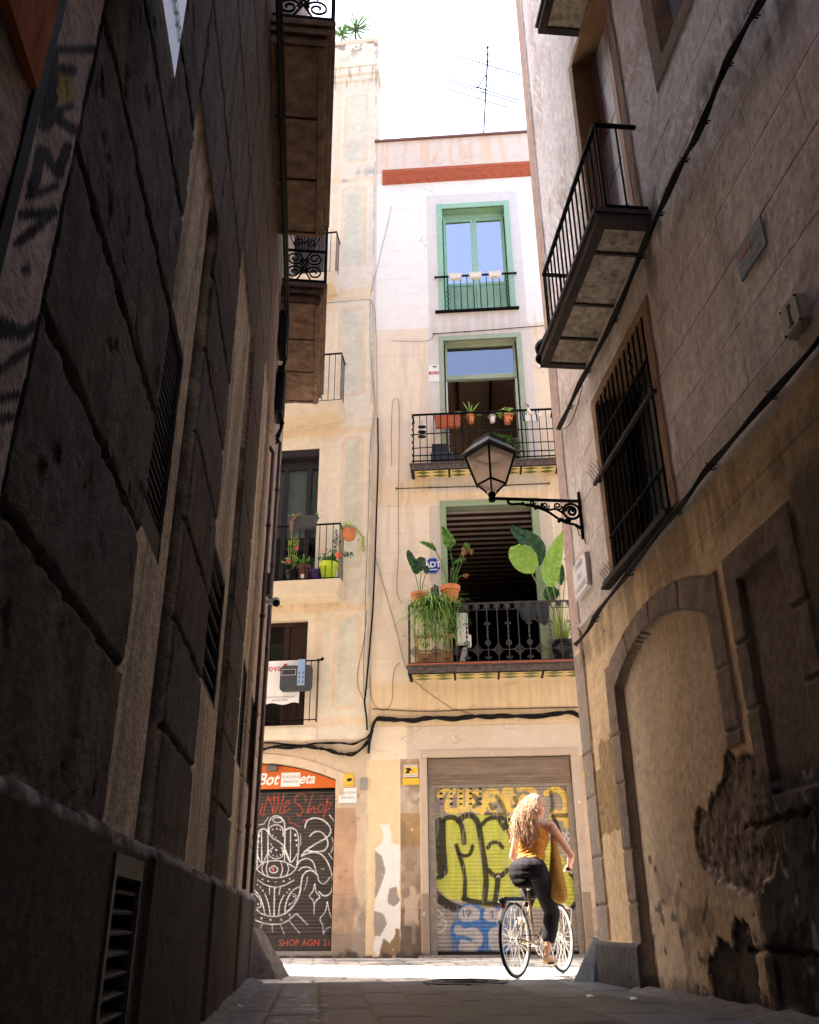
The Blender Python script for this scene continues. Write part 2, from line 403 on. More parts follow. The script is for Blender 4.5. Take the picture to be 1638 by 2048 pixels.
# ================================================================== GROUND
AD = np.array([-math.sin(math.radians(5.8)), math.cos(math.radians(5.8))]); AR = np.array([AD[1], -AD[0]])
def struct(o): o['kind'] = 'structure'; return o
g = MB(); g.add([(-60, -60, -0.06), (60, -60, -0.06), (60, 60, -0.06), (-60, 60, -0.06)], [(0, 1, 2, 3)])
struct(g.build('ground', surf('earth', (0.16, 0.15, 0.14), 0.9, 0.2, 2)))
def paving():
    cols = [-1.6, -0.85, -0.27, 0.04, 0.37, 0.70, 1.01, 1.34, 1.66, 2.15, 2.8]
    aj = []; A0, A1 = 3.6, 9.1
    rows = {}
    rng = random.Random(4)
    for i in range(len(cols) - 1):
        p = 1.0 if 2 < i < 8 else 1.25
        s0 = A0 - rng.random() * p; r = [s0]
        while r[-1] < A1: r.append(r[-1] + p * rng.uniform(0.85, 1.1))
        rows[i] = r
    us = lines(A0, 16.2, 0.03, [9.1], [(9.1, 16.3, 0.04)]); zs = lines(-6.5, 7.0, 0.05, cols, [(-1.7, 3.0, 0.022)])
    def parts(U, Z):
        J = np.full(U.shape, 9.0); idc = np.zeros(U.shape); 
        for i in range(len(cols) - 1):
            m = (Z >= cols[i]) & (Z < cols[i + 1])
            dj = np.minimum(np.abs(Z - cols[i]), np.abs(Z - cols[i + 1]))
            k = np.zeros(U.shape)
            for q, a in enumerate(rows[i]):
                dj = np.minimum(dj, np.abs(U - a) * 0.45); k += (U > a)
            J = np.where(m, dj, J); idc = np.where(m, i * 37 + k * 11 + 3, idc)
        # cross street: slabs laid along the street
        m = U >= 9.1
        row = np.floor((U - 9.1) / 0.42); zc = Z + (row % 2) * 0.31
        dj = np.minimum(np.abs((U - 9.1) / 0.42 - np.round((U - 9.1) / 0.42)) * 0.42, np.abs(zc / 0.62 - np.round(zc / 0.62)) * 0.62)
        J = np.where(m, dj, J); idc = np.where(m, row * 13 + np.floor(zc / 0.62) * 7 + 400, idc)
        return J, idc
    def rnd(idc, s): return (np.sin(idc * 12.9898 + s) * 43758.5453) % 1
    def off(U, Z):
        J, idc = parts(U, Z)
        return -0.010 * (1 - sm(0.004, 0.022, J)) + (rnd(idc, 1) - .5) * 0.004 + (fbm(U, Z, 9, 5) - .5) * 0.006
    def col(U, Z):
        J, idc = parts(U, Z)
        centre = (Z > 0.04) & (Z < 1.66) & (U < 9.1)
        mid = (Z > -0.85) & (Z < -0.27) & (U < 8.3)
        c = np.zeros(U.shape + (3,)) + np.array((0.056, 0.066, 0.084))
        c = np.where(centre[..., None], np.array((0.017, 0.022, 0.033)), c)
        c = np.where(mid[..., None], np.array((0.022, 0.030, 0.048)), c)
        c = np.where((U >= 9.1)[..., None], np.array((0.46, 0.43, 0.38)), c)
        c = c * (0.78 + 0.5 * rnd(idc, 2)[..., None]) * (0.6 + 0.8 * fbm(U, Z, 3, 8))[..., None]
        c = mixc(c, sm(.56, .64, fbm(U, Z, 1.3, 12)) * 0.55, (0.03, 0.028, 0.028))
        c = mixc(c, 1 - sm(0.008, 0.028, J), (0.008, 0.007, 0.007))
        # bird mess and litter flecks
        c = mixc(c, sm(.72, .78, fbm(U, Z, 14, 20, 2)) * (Z < .1) * (Z > -.9) * 0.6 * (U > 5) * (U < 8), (0.35, 0.37, 0.42))
        return c
    pos = lambda U, Z, D: (AD[0] * U + AR[0] * Z, AD[1] * U + AR[1] * Z, D)
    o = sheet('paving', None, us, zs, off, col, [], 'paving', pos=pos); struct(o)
paving()
gut = MB()
for (fr_, u0, u1, d0, d1) in ((L, 0.6, 9.0, 0.02, 0.16), (R, 1.2, 9.0, 0.0, 0.22)):
    n = 60; b = []
    for i in range(n + 1):
        u = u0 + (u1 - u0) * i / n; w = 0.6 + 0.7 * random.random()
        b += [fr_.w(u, 0.035 + 0.02 * random.random(), d0), fr_.w(u, -0.004, d0 + (d1 - d0) * w)]
    gut.add(b, [(2 * i, 2 * i + 1, 2 * i + 3, 2 * i + 2) for i in range(n)])
struct(gut.build('gutter_mortar', surf('grimy_mortar', (0.10, 0.09, 0.085), 0.9, 0.5, 14, 0.6, 60), smooth=True))
# manhole
mh = empty('manhole_cover', (0.47, 8.95, 0.0), 'round iron manhole cover in the dark paving at the mouth of the alley', 'manhole cover')
MB().lathe((0.47, 8.95, 0.0), [(0.39, -0.01), (0.39, 0.006), (0.37, 0.008), (0.0, 0.008)], 40).build('cover', surf('iron_cover', (0.035, 0.032, 0.032), 0.6, 0.5, 40, 0.6, 120), mh)
mb = MB()
for r in (0.1, 0.2, 0.3): mb.torus((0.47, 8.95, 0.010), (0, 0, 1), r, 0.006, 36, 5)
mb.build('raised_ring', 'rustiron', mh)
# ================================================================== LEFT STONE BUILDING
lb = empty('stone_building', L.w(0.5, 0, -0.4), 'dark rusticated stone building forming the left wall of the alley, with louvred windows', 'building')
def body(name, pts, z1, mat, parent):
    m = MB(); n = len(pts)
    m.add([(x, y, -0.05) for x, y in pts] + [(x, y, z1) for x, y in pts],
          [(i, (i + 1) % n, n + (i + 1) % n, n + i) for i in range(n)] + [tuple(range(n, 2 * n))])
    return m.build(name, mat, parent)
LT = 25.0
p = [L.w(7.6, 0, -0.38), L.w(14, 0, -0.38), L.w(14, 0, -12), L.w(7.6, 0, -12)]
body('side_wall', [(q[0], q[1]) for q in p], 16.0, 'side', lb)
p = [L.w(0.5, 0, -0.38), L.w(7.6, 0, -0.38), L.w(7.6, 0, -12)]
body('side_wall', [(q[0], q[1]) for q in p] + [(-20, 11.6), (-5.6, 11.98)], LT, 'side', lb)  # unseen height and street bend shaped to shade the alley from the sun
_e0, _e1 = L.w(13.2, 0, -.4), L.w(14.6, 0, -.4)
body('side_wall', [(_e0[0], _e0[1]), (_e1[0], _e1[1]), (5, -5.4), (5, -4.0)], 18, 'side', lb)  # unseen block closing the alley behind the camera, added to cut skylight
piers = [(0.55, 0.86), (1.10, 1.75), (2.62, 3.02), (3.78, 4.78), (5.92, 6.84), (7.60, 8.66)]
W_L = [(7.20, 7.565, 1.585, 2.42), (5.16, 5.89, 1.545, 2.27), (3.08, 3.50, 1.54, 2.30), (2.0, 2.5, 1.55, 2.3)]
VENT = (7.03, 7.46, 0.20, 0.665)
rec = [(6.86, 7.03), (4.79, 4.97), (2.50, 2.60), (0.87, 0.96)]
def L_fields(U, Z):
    P = np.zeros(U.shape); 
    for a, b in piers: P = np.maximum(P, band(U, a, b, 0.008))
    up = sm(2.60, 2.61, Z)
    bay_top = np.where(U > 6.84, 3.35, np.where(U > 4.8, 4.15, 4.9))
    inbay = (1 - P) * (1 - sm(-0.01, 0.01, Z - bay_top)) * (U < 8.64)
    P = np.maximum(P, sm(-0.01, 0.01, Z - bay_top))          # above the bays the ashlar closes over the openings
    P = P * (Z > 0.72)
    k = (Z - 0.72) / 0.40 if True else 0
    jd = np.abs(k - np.round(k)) * 0.40 + (Z < 0.8) * 1.0
    k2 = (Z - 0.72) / 0.80; jd = np.where(Z > 3.2, np.abs(k2 - np.round(k2)) * 0.80, jd)
    vj = np.full(U.shape, 9.0)
    row = np.floor(k)
    for a in (0.55, 1.5, 2.56, 3.4, 4.78, 5.92, 6.84, 7.6, 8.66): vj = np.minimum(vj, np.abs(U - a - 0.0))
    sft = (row % 2) * 0.42
    vj2 = np.abs((U + sft) / 0.9 - np.round((U + sft) / 0.9)) * 0.9
    vj = np.where(Z > 4.95, np.minimum(vj2, 9), np.where(Z > 2.9, vj, 9.0))
    J = np.minimum(jd, vj)
    return P, inbay, J, row
def L_off(U, Z):
    P, inb, J, row = L_fields(U, Z)
    d = -0.018 * inb
    d = d - 0.022 * P * (1 - sm(0.004, 0.011, J))
    plinth = 1 - sm(0.712, 0.724, Z + (fbm(U, Z, 7, 31) - .5) * 0.03)
    rnd_ = np.sqrt(np.clip(1 - ((Z - 0.68) / 0.045) ** 2, 0, 1)) * (Z > 0.68) + (Z <= 0.68)
    pr = 0.010 + 0.020 * (band(U, 7.58, 8.75, .01) + band(U, 5.9, 6.9, .01) + band(U, 3.75, 4.8, .01) + band(U, 2.3, 2.6, .01) + band(U, .5, .9, .01))
    d = np.where(plinth > 0.5, pr * rnd_, d)
    for a, b in rec: d = d - 0.03 * band(U, a, b, 0.01) * (Z > 0.72) * (1 - P)
    d = d + (fbm(U, Z, 10, 40, 5) - .5) * 0.009 * (1 - inb * 0.7) + (fbm(U, Z, 60, 41, 2) - .5) * 0.003 * (1 - inb)
    chips = sm(.72, .80, fbm(U, Z, 13, 44, 4)); d = d - chips * 0.005 * P; ed = (1 - sm(.0, .035, J)) * sm(.5, .66, fbm(U, Z, 26, 46, 3)); d = d - ed * .012 * P
    d = d - 0.004 * band(U, 8.658, 8.672, .003) * (Z > 0.72)
    return d
def L_col(U, Z):
    P, inb, J, row = L_fields(U, Z)
    n = fbm(U, Z, 2.2, 50); n2 = fbm(U, Z, 30, 54, 3)
    c = np.zeros(U.shape + (3,)) + np.array((0.092, 0.063, 0.047))
    hsh = (np.sin(row * 7.3 + np.floor(U / 0.95) * 3.1) * 917.3) % 1
    c = c * (0.62 + 0.75 * hsh)[..., None]; c = mixc(c, (hsh > .55) * .6, (0.088, 0.082, 0.078))
    c = mixc(c, sm(.5, .75, n) * 0.6, (0.155, 0.096, 0.052))
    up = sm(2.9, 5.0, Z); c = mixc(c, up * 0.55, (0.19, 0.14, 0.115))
    bayc = np.zeros(U.shape + (3,)) + np.array((0.62, 0.50, 0.36))
    bayc = mixc(bayc, sm(.45, .7, fbm(U, Z * 0.35, 5, 58)) * 0.5, (0.36, 0.28, 0.20))
    k = inb * (Z > 0.722)
    c = c * (1 - k[..., None]) + bayc * k[..., None]
    farc = (1 - sm(2.0, 3.9, U)) * (Z > .72); c = mixc(c, farc * 0.9, (0.46, 0.33, 0.245))  # beige far columns, with street bounce light painted into their colour
    for a, b in rec: c = mixc(c, band(U, a + 0.01 - 0.03 * fbm(U, Z, 9, 3), b - 0.03, 0.02) * .85 * (Z > .72) * (Z < 3.4), (0.022, 0.018, 0.016))  # shade inside the side recesses painted as dark bands
    pl = Z < 0.705
    pc = np.array((0.060, 0.042, 0.032)) * (0.55 + 0.9 * n[..., None])
    c = np.where(pl[..., None], pc, c)
    c = mixc(c, band(Z, 0.688, 0.735, .008) * sm(.35, .6, fbm(U, Z, 8, 61)) * 0.8, (0.30, 0.27, 0.25))
    c = mixc(c, (1 - sm(0.004, 0.010, J)) * (Z > .8) * P * 0.8, (0.015, 0.012, 0.010))
    c = c * (0.65 + 0.7 * n2)[..., None]
    c = mixc(c, band(U, 8.652, 8.676, .003) * (Z > .72), (0.012, 0.009, 0.008))
    drip = sm(.52, .66, fbm(U * 2.2, Z * .18, 5, 63)) * (Z > .72); c = mixc(c, drip * .35, (0.035, 0.028, 0.024)); sal = sm(.60, .70, fbm(U, Z * .5, 6, 64)) * P; c = mixc(c, sal * .35, (0.17, 0.15, 0.135))
    # paler rendered strip with black sprayed strokes, nearest the viewer
    g_ = band(U, 8.675, 12.5, .004) * (Z > 0.75)
    gc = np.zeros(U.shape + (3,)) + np.array((0.44, 0.35, 0.30)) * (0.65 + .7 * fbm(U, Z, 9, 66))[..., None]
    PX, PY = px_of(L, U, Z, 0.0); q = zz(0, 0, .3419); q2 = zz(0, 650, .3419)
    gc = mixc(gc, 1 - sm(10, 26, dline(PX, PY, [q(370, 470), q(385, 560)])), (0.38, 0.27, 0.03))
    gc = mixc(gc, sm(.5, .6, fbm(U, Z, 12, 70)) * (U > 9.02), (0.22, 0.03, 0.05))
    st_ = [((340, 290), (560, 290), 22), ((300, 290), (300, 490), 32), ((330, 400), (420, 415), 26), ((290, 560), (262, 730), 34), ((300, 660), (410, 620), 18), ((320, 690), (430, 760), 26),
           ((235, 880), (190, 1090), 26), ((250, 880), (345, 1020), 26), ((345, 1010), (390, 850), 24), ((170, 1150), (330, 1090), 20), ((140, 1260), (310, 1240), 28), ((310, 1250), (110, 1420), 24), ((150, 1575), (155, 1578), 22),
           ((0, 1880), (120, 1960), 30), ((120, 1960), (200, 1900), 26)]
    wob = (fbm(U, Z, 25, 90) - .5) * 4
    for a, b, w in st_:
        gc = mixc(gc, 1 - sm(w * .44 - 1.2, w * .44 + 1.2, dline(PX, PY, [q(*a), q(*b)]) + wob), (0.012, 0.008, 0.010))
    for a, b, w in (((0, 60), (140, 40), 24), ((0, 260), (170, 130), 22), ((0, 430), (110, 410), 24), ((0, 560), (60, 540), 26)):
        gc = mixc(gc, 1 - sm(w * .44 - 1.2, w * .44 + 1.2, dline(PX, PY, [q2(*a), q2(*b)]) + wob), (0.012, 0.008, 0.010))
    c = c * (1 - g_[..., None]) + gc * g_[..., None]
    return c
hol = list(W_L) + [VENT]
ex = [v for h in hol for v in (h[0], h[1])]; ez = [v for h in hol for v in (h[2], h[3])]
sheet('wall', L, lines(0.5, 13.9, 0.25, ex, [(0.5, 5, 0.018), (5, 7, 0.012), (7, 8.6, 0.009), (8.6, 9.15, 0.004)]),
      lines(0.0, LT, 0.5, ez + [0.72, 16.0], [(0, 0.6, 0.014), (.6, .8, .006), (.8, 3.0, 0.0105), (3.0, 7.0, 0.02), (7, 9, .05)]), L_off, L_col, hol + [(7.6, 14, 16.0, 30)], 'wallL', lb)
MB().box(L, 0.485, 0.50, 0, LT, -0.42, 0.004).build('corner_quoin', surf('corner_stone', (0.20, 0.15, 0.115), .9, .3, 8, .4, 60), lb)
for i, (a, b, z0, z1) in enumerate(W_L):
    w = reveal(MB(), L, a, b, z0, z1, -0.028, -0.13).build('window', 'stonedark', lb)
    MB().box(L, a, b, z0, z1, -0.16, -0.14).build('pane', 'dark', w)  # near-black sheet stands for the shade inside, behind the louvres
    fm = MB()
    for (x0, x1, y0, y1) in ((a, a + .016, z0, z1), (b - .016, b, z0, z1), (a + .016, b - .016, z1 - .02, z1), (a + .016, b - .016, z0, z0 + (.10 if i == 0 else .03))):
        fm.box(L, x0, x1, y0, y1, -0.05, -0.022)
    fm.build('frame', 'rustiron', w)
    sl = MB(); step = 0.034 if i != 1 else 0.105; z = z0 + step
    while z < z1 - 0.03:
        if i == 1: sl.box(L, a + .02, b - .02, z, z + 0.012, -0.05, -0.03)
        else: sl.hexa([L.w(a + .02, z, -.055), L.w(b - .02, z, -.055), L.w(b - .02, z - .004, -.03), L.w(a + .02, z - .004, -.03), L.w(a + .02, z + .006, -.055), L.w(b - .02, z + .006, -.055), L.w(b - .02, z + .002, -.03), L.w(a + .02, z + .002, -.03)])
        z += step
    sl.build('louvres', 'greyiron' if i != 1 else 'rustiron', w)
# ventilation louvre in the plinth
a, b, z0, z1 = VENT
v = reveal(MB(), L, a, b, z0, z1, 0.012, -0.12).build('vent', 'stonedark', lb)
MB().box(L, a, b, z0, z1, -0.13, -0.12).build('back_panel', 'dark', v)
fm = MB()
for (x0, x1, y0, y1) in ((a, a + .02, z0, z1 - .055), (b - .035, b, z0, z1 - .055), (a, b, z1 - .055, z1)): fm.box(L, x0, x1, y0, y1, -0.03, 0.018)
fm.build('frame', 'greyiron', v)
sl = MB(); z = z0
while z < z1 - 0.09:
    sl.hexa([L.w(a + .02, z, .005), L.w(b - .03, z, .005), L.w(b - .03, z + .022, -.05), L.w(a + .02, z + .022, -.05), L.w(a + .02, z + .008, .01), L.w(b - .03, z + .008, .01), L.w(b - .03, z + .03, -.05), L.w(a + .02, z + .03, -.05)])
    z += 0.0525
sl.build('slats', 'greyiron', v)
# downpipes near the far corner
for (u, zt, r) in ((2.34, 4.7, 0.018), (1.30, 5.4, 0.018)):
    m = MB(); m.tube([L.w(u, 0.74, 0.022), L.w(u, zt, 0.022)], r, 10)
    z = 1.2
    while z < zt: m.tube([L.w(u, z, 0.022), L.w(u, z + .03, 0.022)], r + .008, 10); z += 0.9
    m.tube([L.w(u, zt, 0.022), L.w(u, zt + .07, -0.02)], r, 10)
    m.build('drainpipe', 'brownpipe', lb, smooth=True)
# near the viewer: black window surround and the board behind it
fr_ = MB()
fr_.box(L, 8.862, 8.885, 0.95, 3.2, 0.0, 0.004); fr_.box(L, 8.89, 8.905, 0.95, 3.2, 0.0, 0.007)
fr_.build('door_frame', 'iron', lb)
wb = empty('wooden_board', L.w(8.96, 1.80, 0.01), 'orange-brown varnished board fixed to the left wall beside the black frame', 'board')
MB().hexa([L.w(8.925, 1.765, 0.004), L.w(9.2, 1.765, 0.004), L.w(9.2, 1.765, 0.02), L.w(8.925, 1.765, 0.02), L.w(8.925, 2.9, 0.004), L.w(9.2, 2.9, 0.004), L.w(9.2, 2.9, 0.02), L.w(8.925, 2.9, 0.02)]).build('panel', 'woodpanel', wb)
# sign
sg = empty('white_sign', L.w(8.4, 2.61, 0.06), 'white notice with a phone number fixed to the dark stone pier, upper left', 'sign')
MB().box(L, 8.27, 8.85, 2.62, 3.3, 0.058, 0.070).build('board', 'marble', sg)
text(L, '690868090', 8.46, 2.765, 0.0725, 0.075, 'ink', 'lettering', sg, flip=-1, bold=0.001, sx=1.1)
# balconies
def spiral(fr, cu, cz, r, d, turns=1.5, a0=0.0, sgn=1, wd=0.008, mb=None, k=0.0):
    pts = []
    for i in range(int(16 * turns) + 1):
        t = i / (16 * turns); rr = r * (1 - 0.82 * t); a = a0 + sgn * t * turns * 2 * PI
        pts.append(fr.w(cu + rr * math.cos(a), cz + rr * math.sin(a), d))
    mb.tube(pts, wd, 5)
def scroll_panel(fr, u0, u1, z0, z1, d, mb, wd=0.010):
    cu = (u0 + u1) / 2; cz = (z0 + z1) / 2; w = (u1 - u0) / 2; h = (z1 - z0) / 2; r = min(w, h) * 0.48
    for sx in (-1, 1):
        for sz in (-1, 1):
            ccu, ccz = cu + sx * (w - r), cz + sz * (h - r) * 0.98
            spiral(fr, ccu, ccz, r, d, 1.6, math.pi / 2 * (1 - sz) if False else (PI if sx > 0 else 0) + 0, sx * sz, wd, mb)
            mb.tube([fr.w(cu, cz, d), fr.w(ccu - sx * r * .7, ccz - sz * r * .2, d), fr.w(ccu - sx * r, ccz, d)], wd, 5)
            mb.tube([fr.w(cu, cz + sz * h * .3, d), fr.w(cu + sx * w * .35, cz + sz * h, d)], wd, 5)
    mb.tube([fr.w(cu, cz - h * .35, d), fr.w(cu + w * .2, cz, d), fr.w(cu, cz + h * .35, d), fr.w(cu - w * .2, cz, d), fr.w(cu, cz - h * .35, d)], wd, 5)
for (u0, u1) in ((3.42, 5.55), (0.42, 2.52)):
    s_ = MB()
    s_.box(L, u0 + .05, u1 - .05, 6.47, 6.56, -0.02, 0.425); s_.box(L, u0 + .02, u1 - .02, 6.563, 6.63, -0.02, 0.455)
    s_.box(L, u0, u1, 6.633, 6.70, -0.02, 0.485)
    n_ = 3
    for i in range(n_ + 1): s_.box(L, u0 + .06 + (u1 - u0 - .16) * i / n_, u0 + .10 + (u1 - u0 - .16) * i / n_, 6.452, 6.473, 0.02, 0.41)
    s_.box(L, u0 + .06, u1 - .06, 6.447, 6.474, 0.36, 0.41)
    sb = s_.build('balcony_slab', 'slabstone', lb, bevel=0.006)
    rl = MB(); zt = 7.75
    for d in (0.44,):
        for z in (6.72, 7.13, zt): rl.box(L, u0 + .01, u1 - .01, z, z + .025, d, d + .03)
        u = u0 + .06
        while u < u1 - .05: rl.tube([L.w(u, 6.74, .455), L.w(u, zt, .455)], .009, 5); u += .105
    for e in (u0 + .02, u1 - .02):
        E = Fr(L.w(e, 0, 0)[:2], L.n[:2], L.u[:2])
        for z in (6.72, 7.13, zt): rl.box(E, 0.0, 0.44, z, z + .022, -.012, .012)
        scroll_panel(E, 0.03, 0.43, 6.75, 7.13, 0, rl)
        for k in range(9): rl.tube([E.w(.22 + (k - 4) * .022, 7.15, 0), E.w(.22 + (k - 4) * .046, 7.4, 0), E.w(.22 + (k - 4) * .046, zt, 0)], .006, 4)
        spiral(E, .15, 7.25, .06, 0, 1.4, 0, 1, .008, rl); spiral(E, .29, 7.25, .06, 0, 1.4, PI, -1, .008, rl)
    rl.build('balcony_railing', 'iron', sb)
# cable conduit under the balconies
cb = MB(); cb.tube([L.w(9.0, 6.45, .075), L.w(5.5, 6.43, .08), L.w(3, 6.40, .075), L.w(2.4, 6.36, .07), L.w(2.35, 6.28, .06)], 0.026, 8)
cb.tube([L.w(9.0, 6.38, .07), L.w(5.5, 6.36, .07), L.w(3, 6.30, .07), L.w(2.5, 6.22, .06)], 0.012, 6)
tag(cb.build('cable_conduit', 'cable', smooth=True), 'thick black cable conduit running along the left stone wall under the balconies', 'cable')
for (z0, z1, wd, ub, lab) in ((5.85, 6.30, .085, 2.25, 'upper of two black meter boxes on the left wall below the iron balcony'), (5.20, 5.74, .075, 2.05, 'lower of two black meter boxes on the left wall, with cables hanging')):
    e = empty('meter_box', L.w(ub, z0, 0.01), lab, 'meter box', 'black boxes on the left wall')
    MB().box(L, ub, ub + .3, z0, z1, 0.01, 0.01 + wd).build('box', 'black', e, bevel=.01)
    m = MB(); m.box(L, ub + .03, ub + .27, z0 + .06, z1 - .06, .01 + wd, .018 + wd)
    for q in range(3): m.tube([L.w(ub + .05 + q * .08, z0, .06), L.w(ub + .07 + q * .08, z0 - .12, .07 + .015 * q), L.w(ub + .05 + q * .07, z0 - .26, .03)], .012, 5)
    m.build('cover', 'cable', e)
# security camera
sc_ = empty('security_camera', L.w(1.9, 3.25, 0.06), 'white dome security camera bracketed to the left wall near its far corner', 'camera')
cp = Vector(L.w(2.0, 3.27, 0.115))
m = MB(); m.sphere(cp, 0.048, 16, 10); m.tube([cp, Vector(L.w(2.0, 3.27, 0.02))], .025, 10); m.build('housing', 'white', sc_, smooth=True)
MB().sphere(cp + Vector((0.012, -0.024, -0.02)), 0.036, 14, 9).build('lens', 'black', sc_, smooth=True)
MB().box(L, 1.96, 2.04, 3.33, 3.55, 0.0, 0.06).build('bracket', 'greyiron', sc_)
# guard stone at the left corner
def rough_block(name, pts_bot, pts_top, z1, mat, label, cat, seed=1, n=14, amp=0.012):
    """tapered stone: interpolates bottom and top outlines, subdivided and roughened"""
    m = MB(); k = len(pts_bot); rings = []
    for j in range(n + 1):
        t = j / n; z = z1 * t; ring = []
        for i in range(k):
            a0 = np.array(pts_bot[i]) * (1 - t) + np.array(pts_top[i]) * t
            a1 = np.array(pts_bot[(i + 1) % k]) * (1 - t) + np.array(pts_top[(i + 1) % k]) * t
            for q in range(8):
                p_ = a0 + (a1 - a0) * q / 8; ring.append((p_[0], p_[1], z))
        rings.append(ring)
    c = np.mean([r for r in rings[0]], axis=0); cnt = len(rings[0]); vs = []
    for j, ring in enumerate(rings):
        for p_ in ring:
            f = 1 - (0.10 if j == n else 0.03 if j == n - 1 else 0) + (float(fbm(p_[0] * 3 + p_[1] * 2, p_[2], 5, seed)) - .5) * amp * 8
            vs.append((c[0] + (p_[0] - c[0]) * f, c[1] + (p_[1] - c[1]) * f, p_[2] - (0.02 if j == n else 0)))
    fs = [(j * cnt + i, j * cnt + (i + 1) % cnt, (j + 1) * cnt + (i + 1) % cnt, (j + 1) * cnt + i) for j in range(n) for i in range(cnt)]
    vs.append((c[0], c[1], z1)); fs += [(n * cnt + i, n * cnt + (i + 1) % cnt, len(vs) - 1) for i in range(cnt)]
    m.add(vs, fs); o = m.build(name, mat, None, smooth=True); return tag(o, label, cat)
rough_block('guard_stone', [(-1.96, 9.45), (-1.32, 9.58), (-1.27, 10.15), (-2.0, 10.4)], [(-1.96, 9.55), (-1.60, 9.66), (-1.57, 10.05), (-2.0, 10.2)], 0.46,
            surf('weathered_guard_stone', (0.15, 0.115, 0.095), 0.85, 0.6, 12, 1.0, 60, bd=0.03), 'rounded tapering guard stone at the foot of the left stone corner', 'guard stone', 3)

# ================================================================== RIGHT PLASTERED BUILDING
rb = empty('plaster_building', R.w(0.0, 0, -0.5), 'scratched-plaster building forming the right alley wall, with a bricked-up arch and iron balcony', 'building')
RT = 14.2; RC = 0.14
q_ = [R.w(RC, 0, -0.5), R.w(14, 0, -0.5), R.w(14, 0, -9)]
body('side_wall', [(q[0], q[1]) for q in q_] + [(12, 8.6)], RT, 'side', rb)
GW = (1.62, 3.02, 3.26, 5.04); DR = (2.12, 3.20, 5.76, 9.2); UW = (4.12, 5.1, 6.78, 8.6); UD = (2.3, 3.3, 9.45, 13.0)
def arch_in(U): return 2.60 - 0.27 * ((U - 2.32) / 1.02) ** 2
def arch_out(U): return 2.79 - 0.22 * ((U - 2.32) / 1.12) ** 2
PATCH = [(2.45, 0.90), (2.50, 1.10), (2.62, 1.19), (2.74, 1.14), (2.84, 1.24), (2.95, 1.27), (3.05, 1.30), (3.12, 1.42), (3.22, 1.50), (3.40, 1.38), (3.62, 1.36), (3.72, 1.10), (3.66, 0.86), (3.60, 0.72), (3.38, 0.62), (3.14, 0.62), (2.90, 0.70), (2.62, 0.76)]
DARKP = [(2.40, 0.02), (2.42, 0.28), (2.62, 0.36), (2.80, 0.34), (2.9, 0.50), (3.08, 0.46), (3.12, 0.0)]
def R_masks(U, Z):
    nz = (fbm(U, Z, 12, 101) - .5)
    ain = (U > 1.30) & (U < 3.34) & (Z < arch_in(U))
    ring = (U > 1.06) & (U < 3.55) & (Z < arch_out(np.clip(U, 1.2, 3.44))) & ~ain
    keep = np.where(U < 2, Z > 0.33, Z > 1.45)
    ring = ring & keep
    sqr = (U > 3.66) & (U < 4.55) & (Z > 1.0) & (Z < 2.59); sqi = (U > 3.82) & (U < 4.36) & (Z > 1.12) & (Z < 2.39)
    band_ = (U > 3.5) & (Z > 1.0) & (Z < 1.16)
    patch = sm(0.03, -0.01, dpoly(U, Z, PATCH) + nz * 0.10) if False else 1 - sm(-0.006, 0.006, dpoly(U, Z, PATCH) + nz * 0.11 + (fbm(U, Z, 45, 102, 3) - .5) * .03)
    dk = 1 - sm(-0.006, 0.008, dpoly(U, Z, DARKP) + nz * 0.12 + (fbm(U, Z, 45, 103, 3) - .5) * .04)
    return ain, ring, sqr, sqi, band_, patch, dk, nz
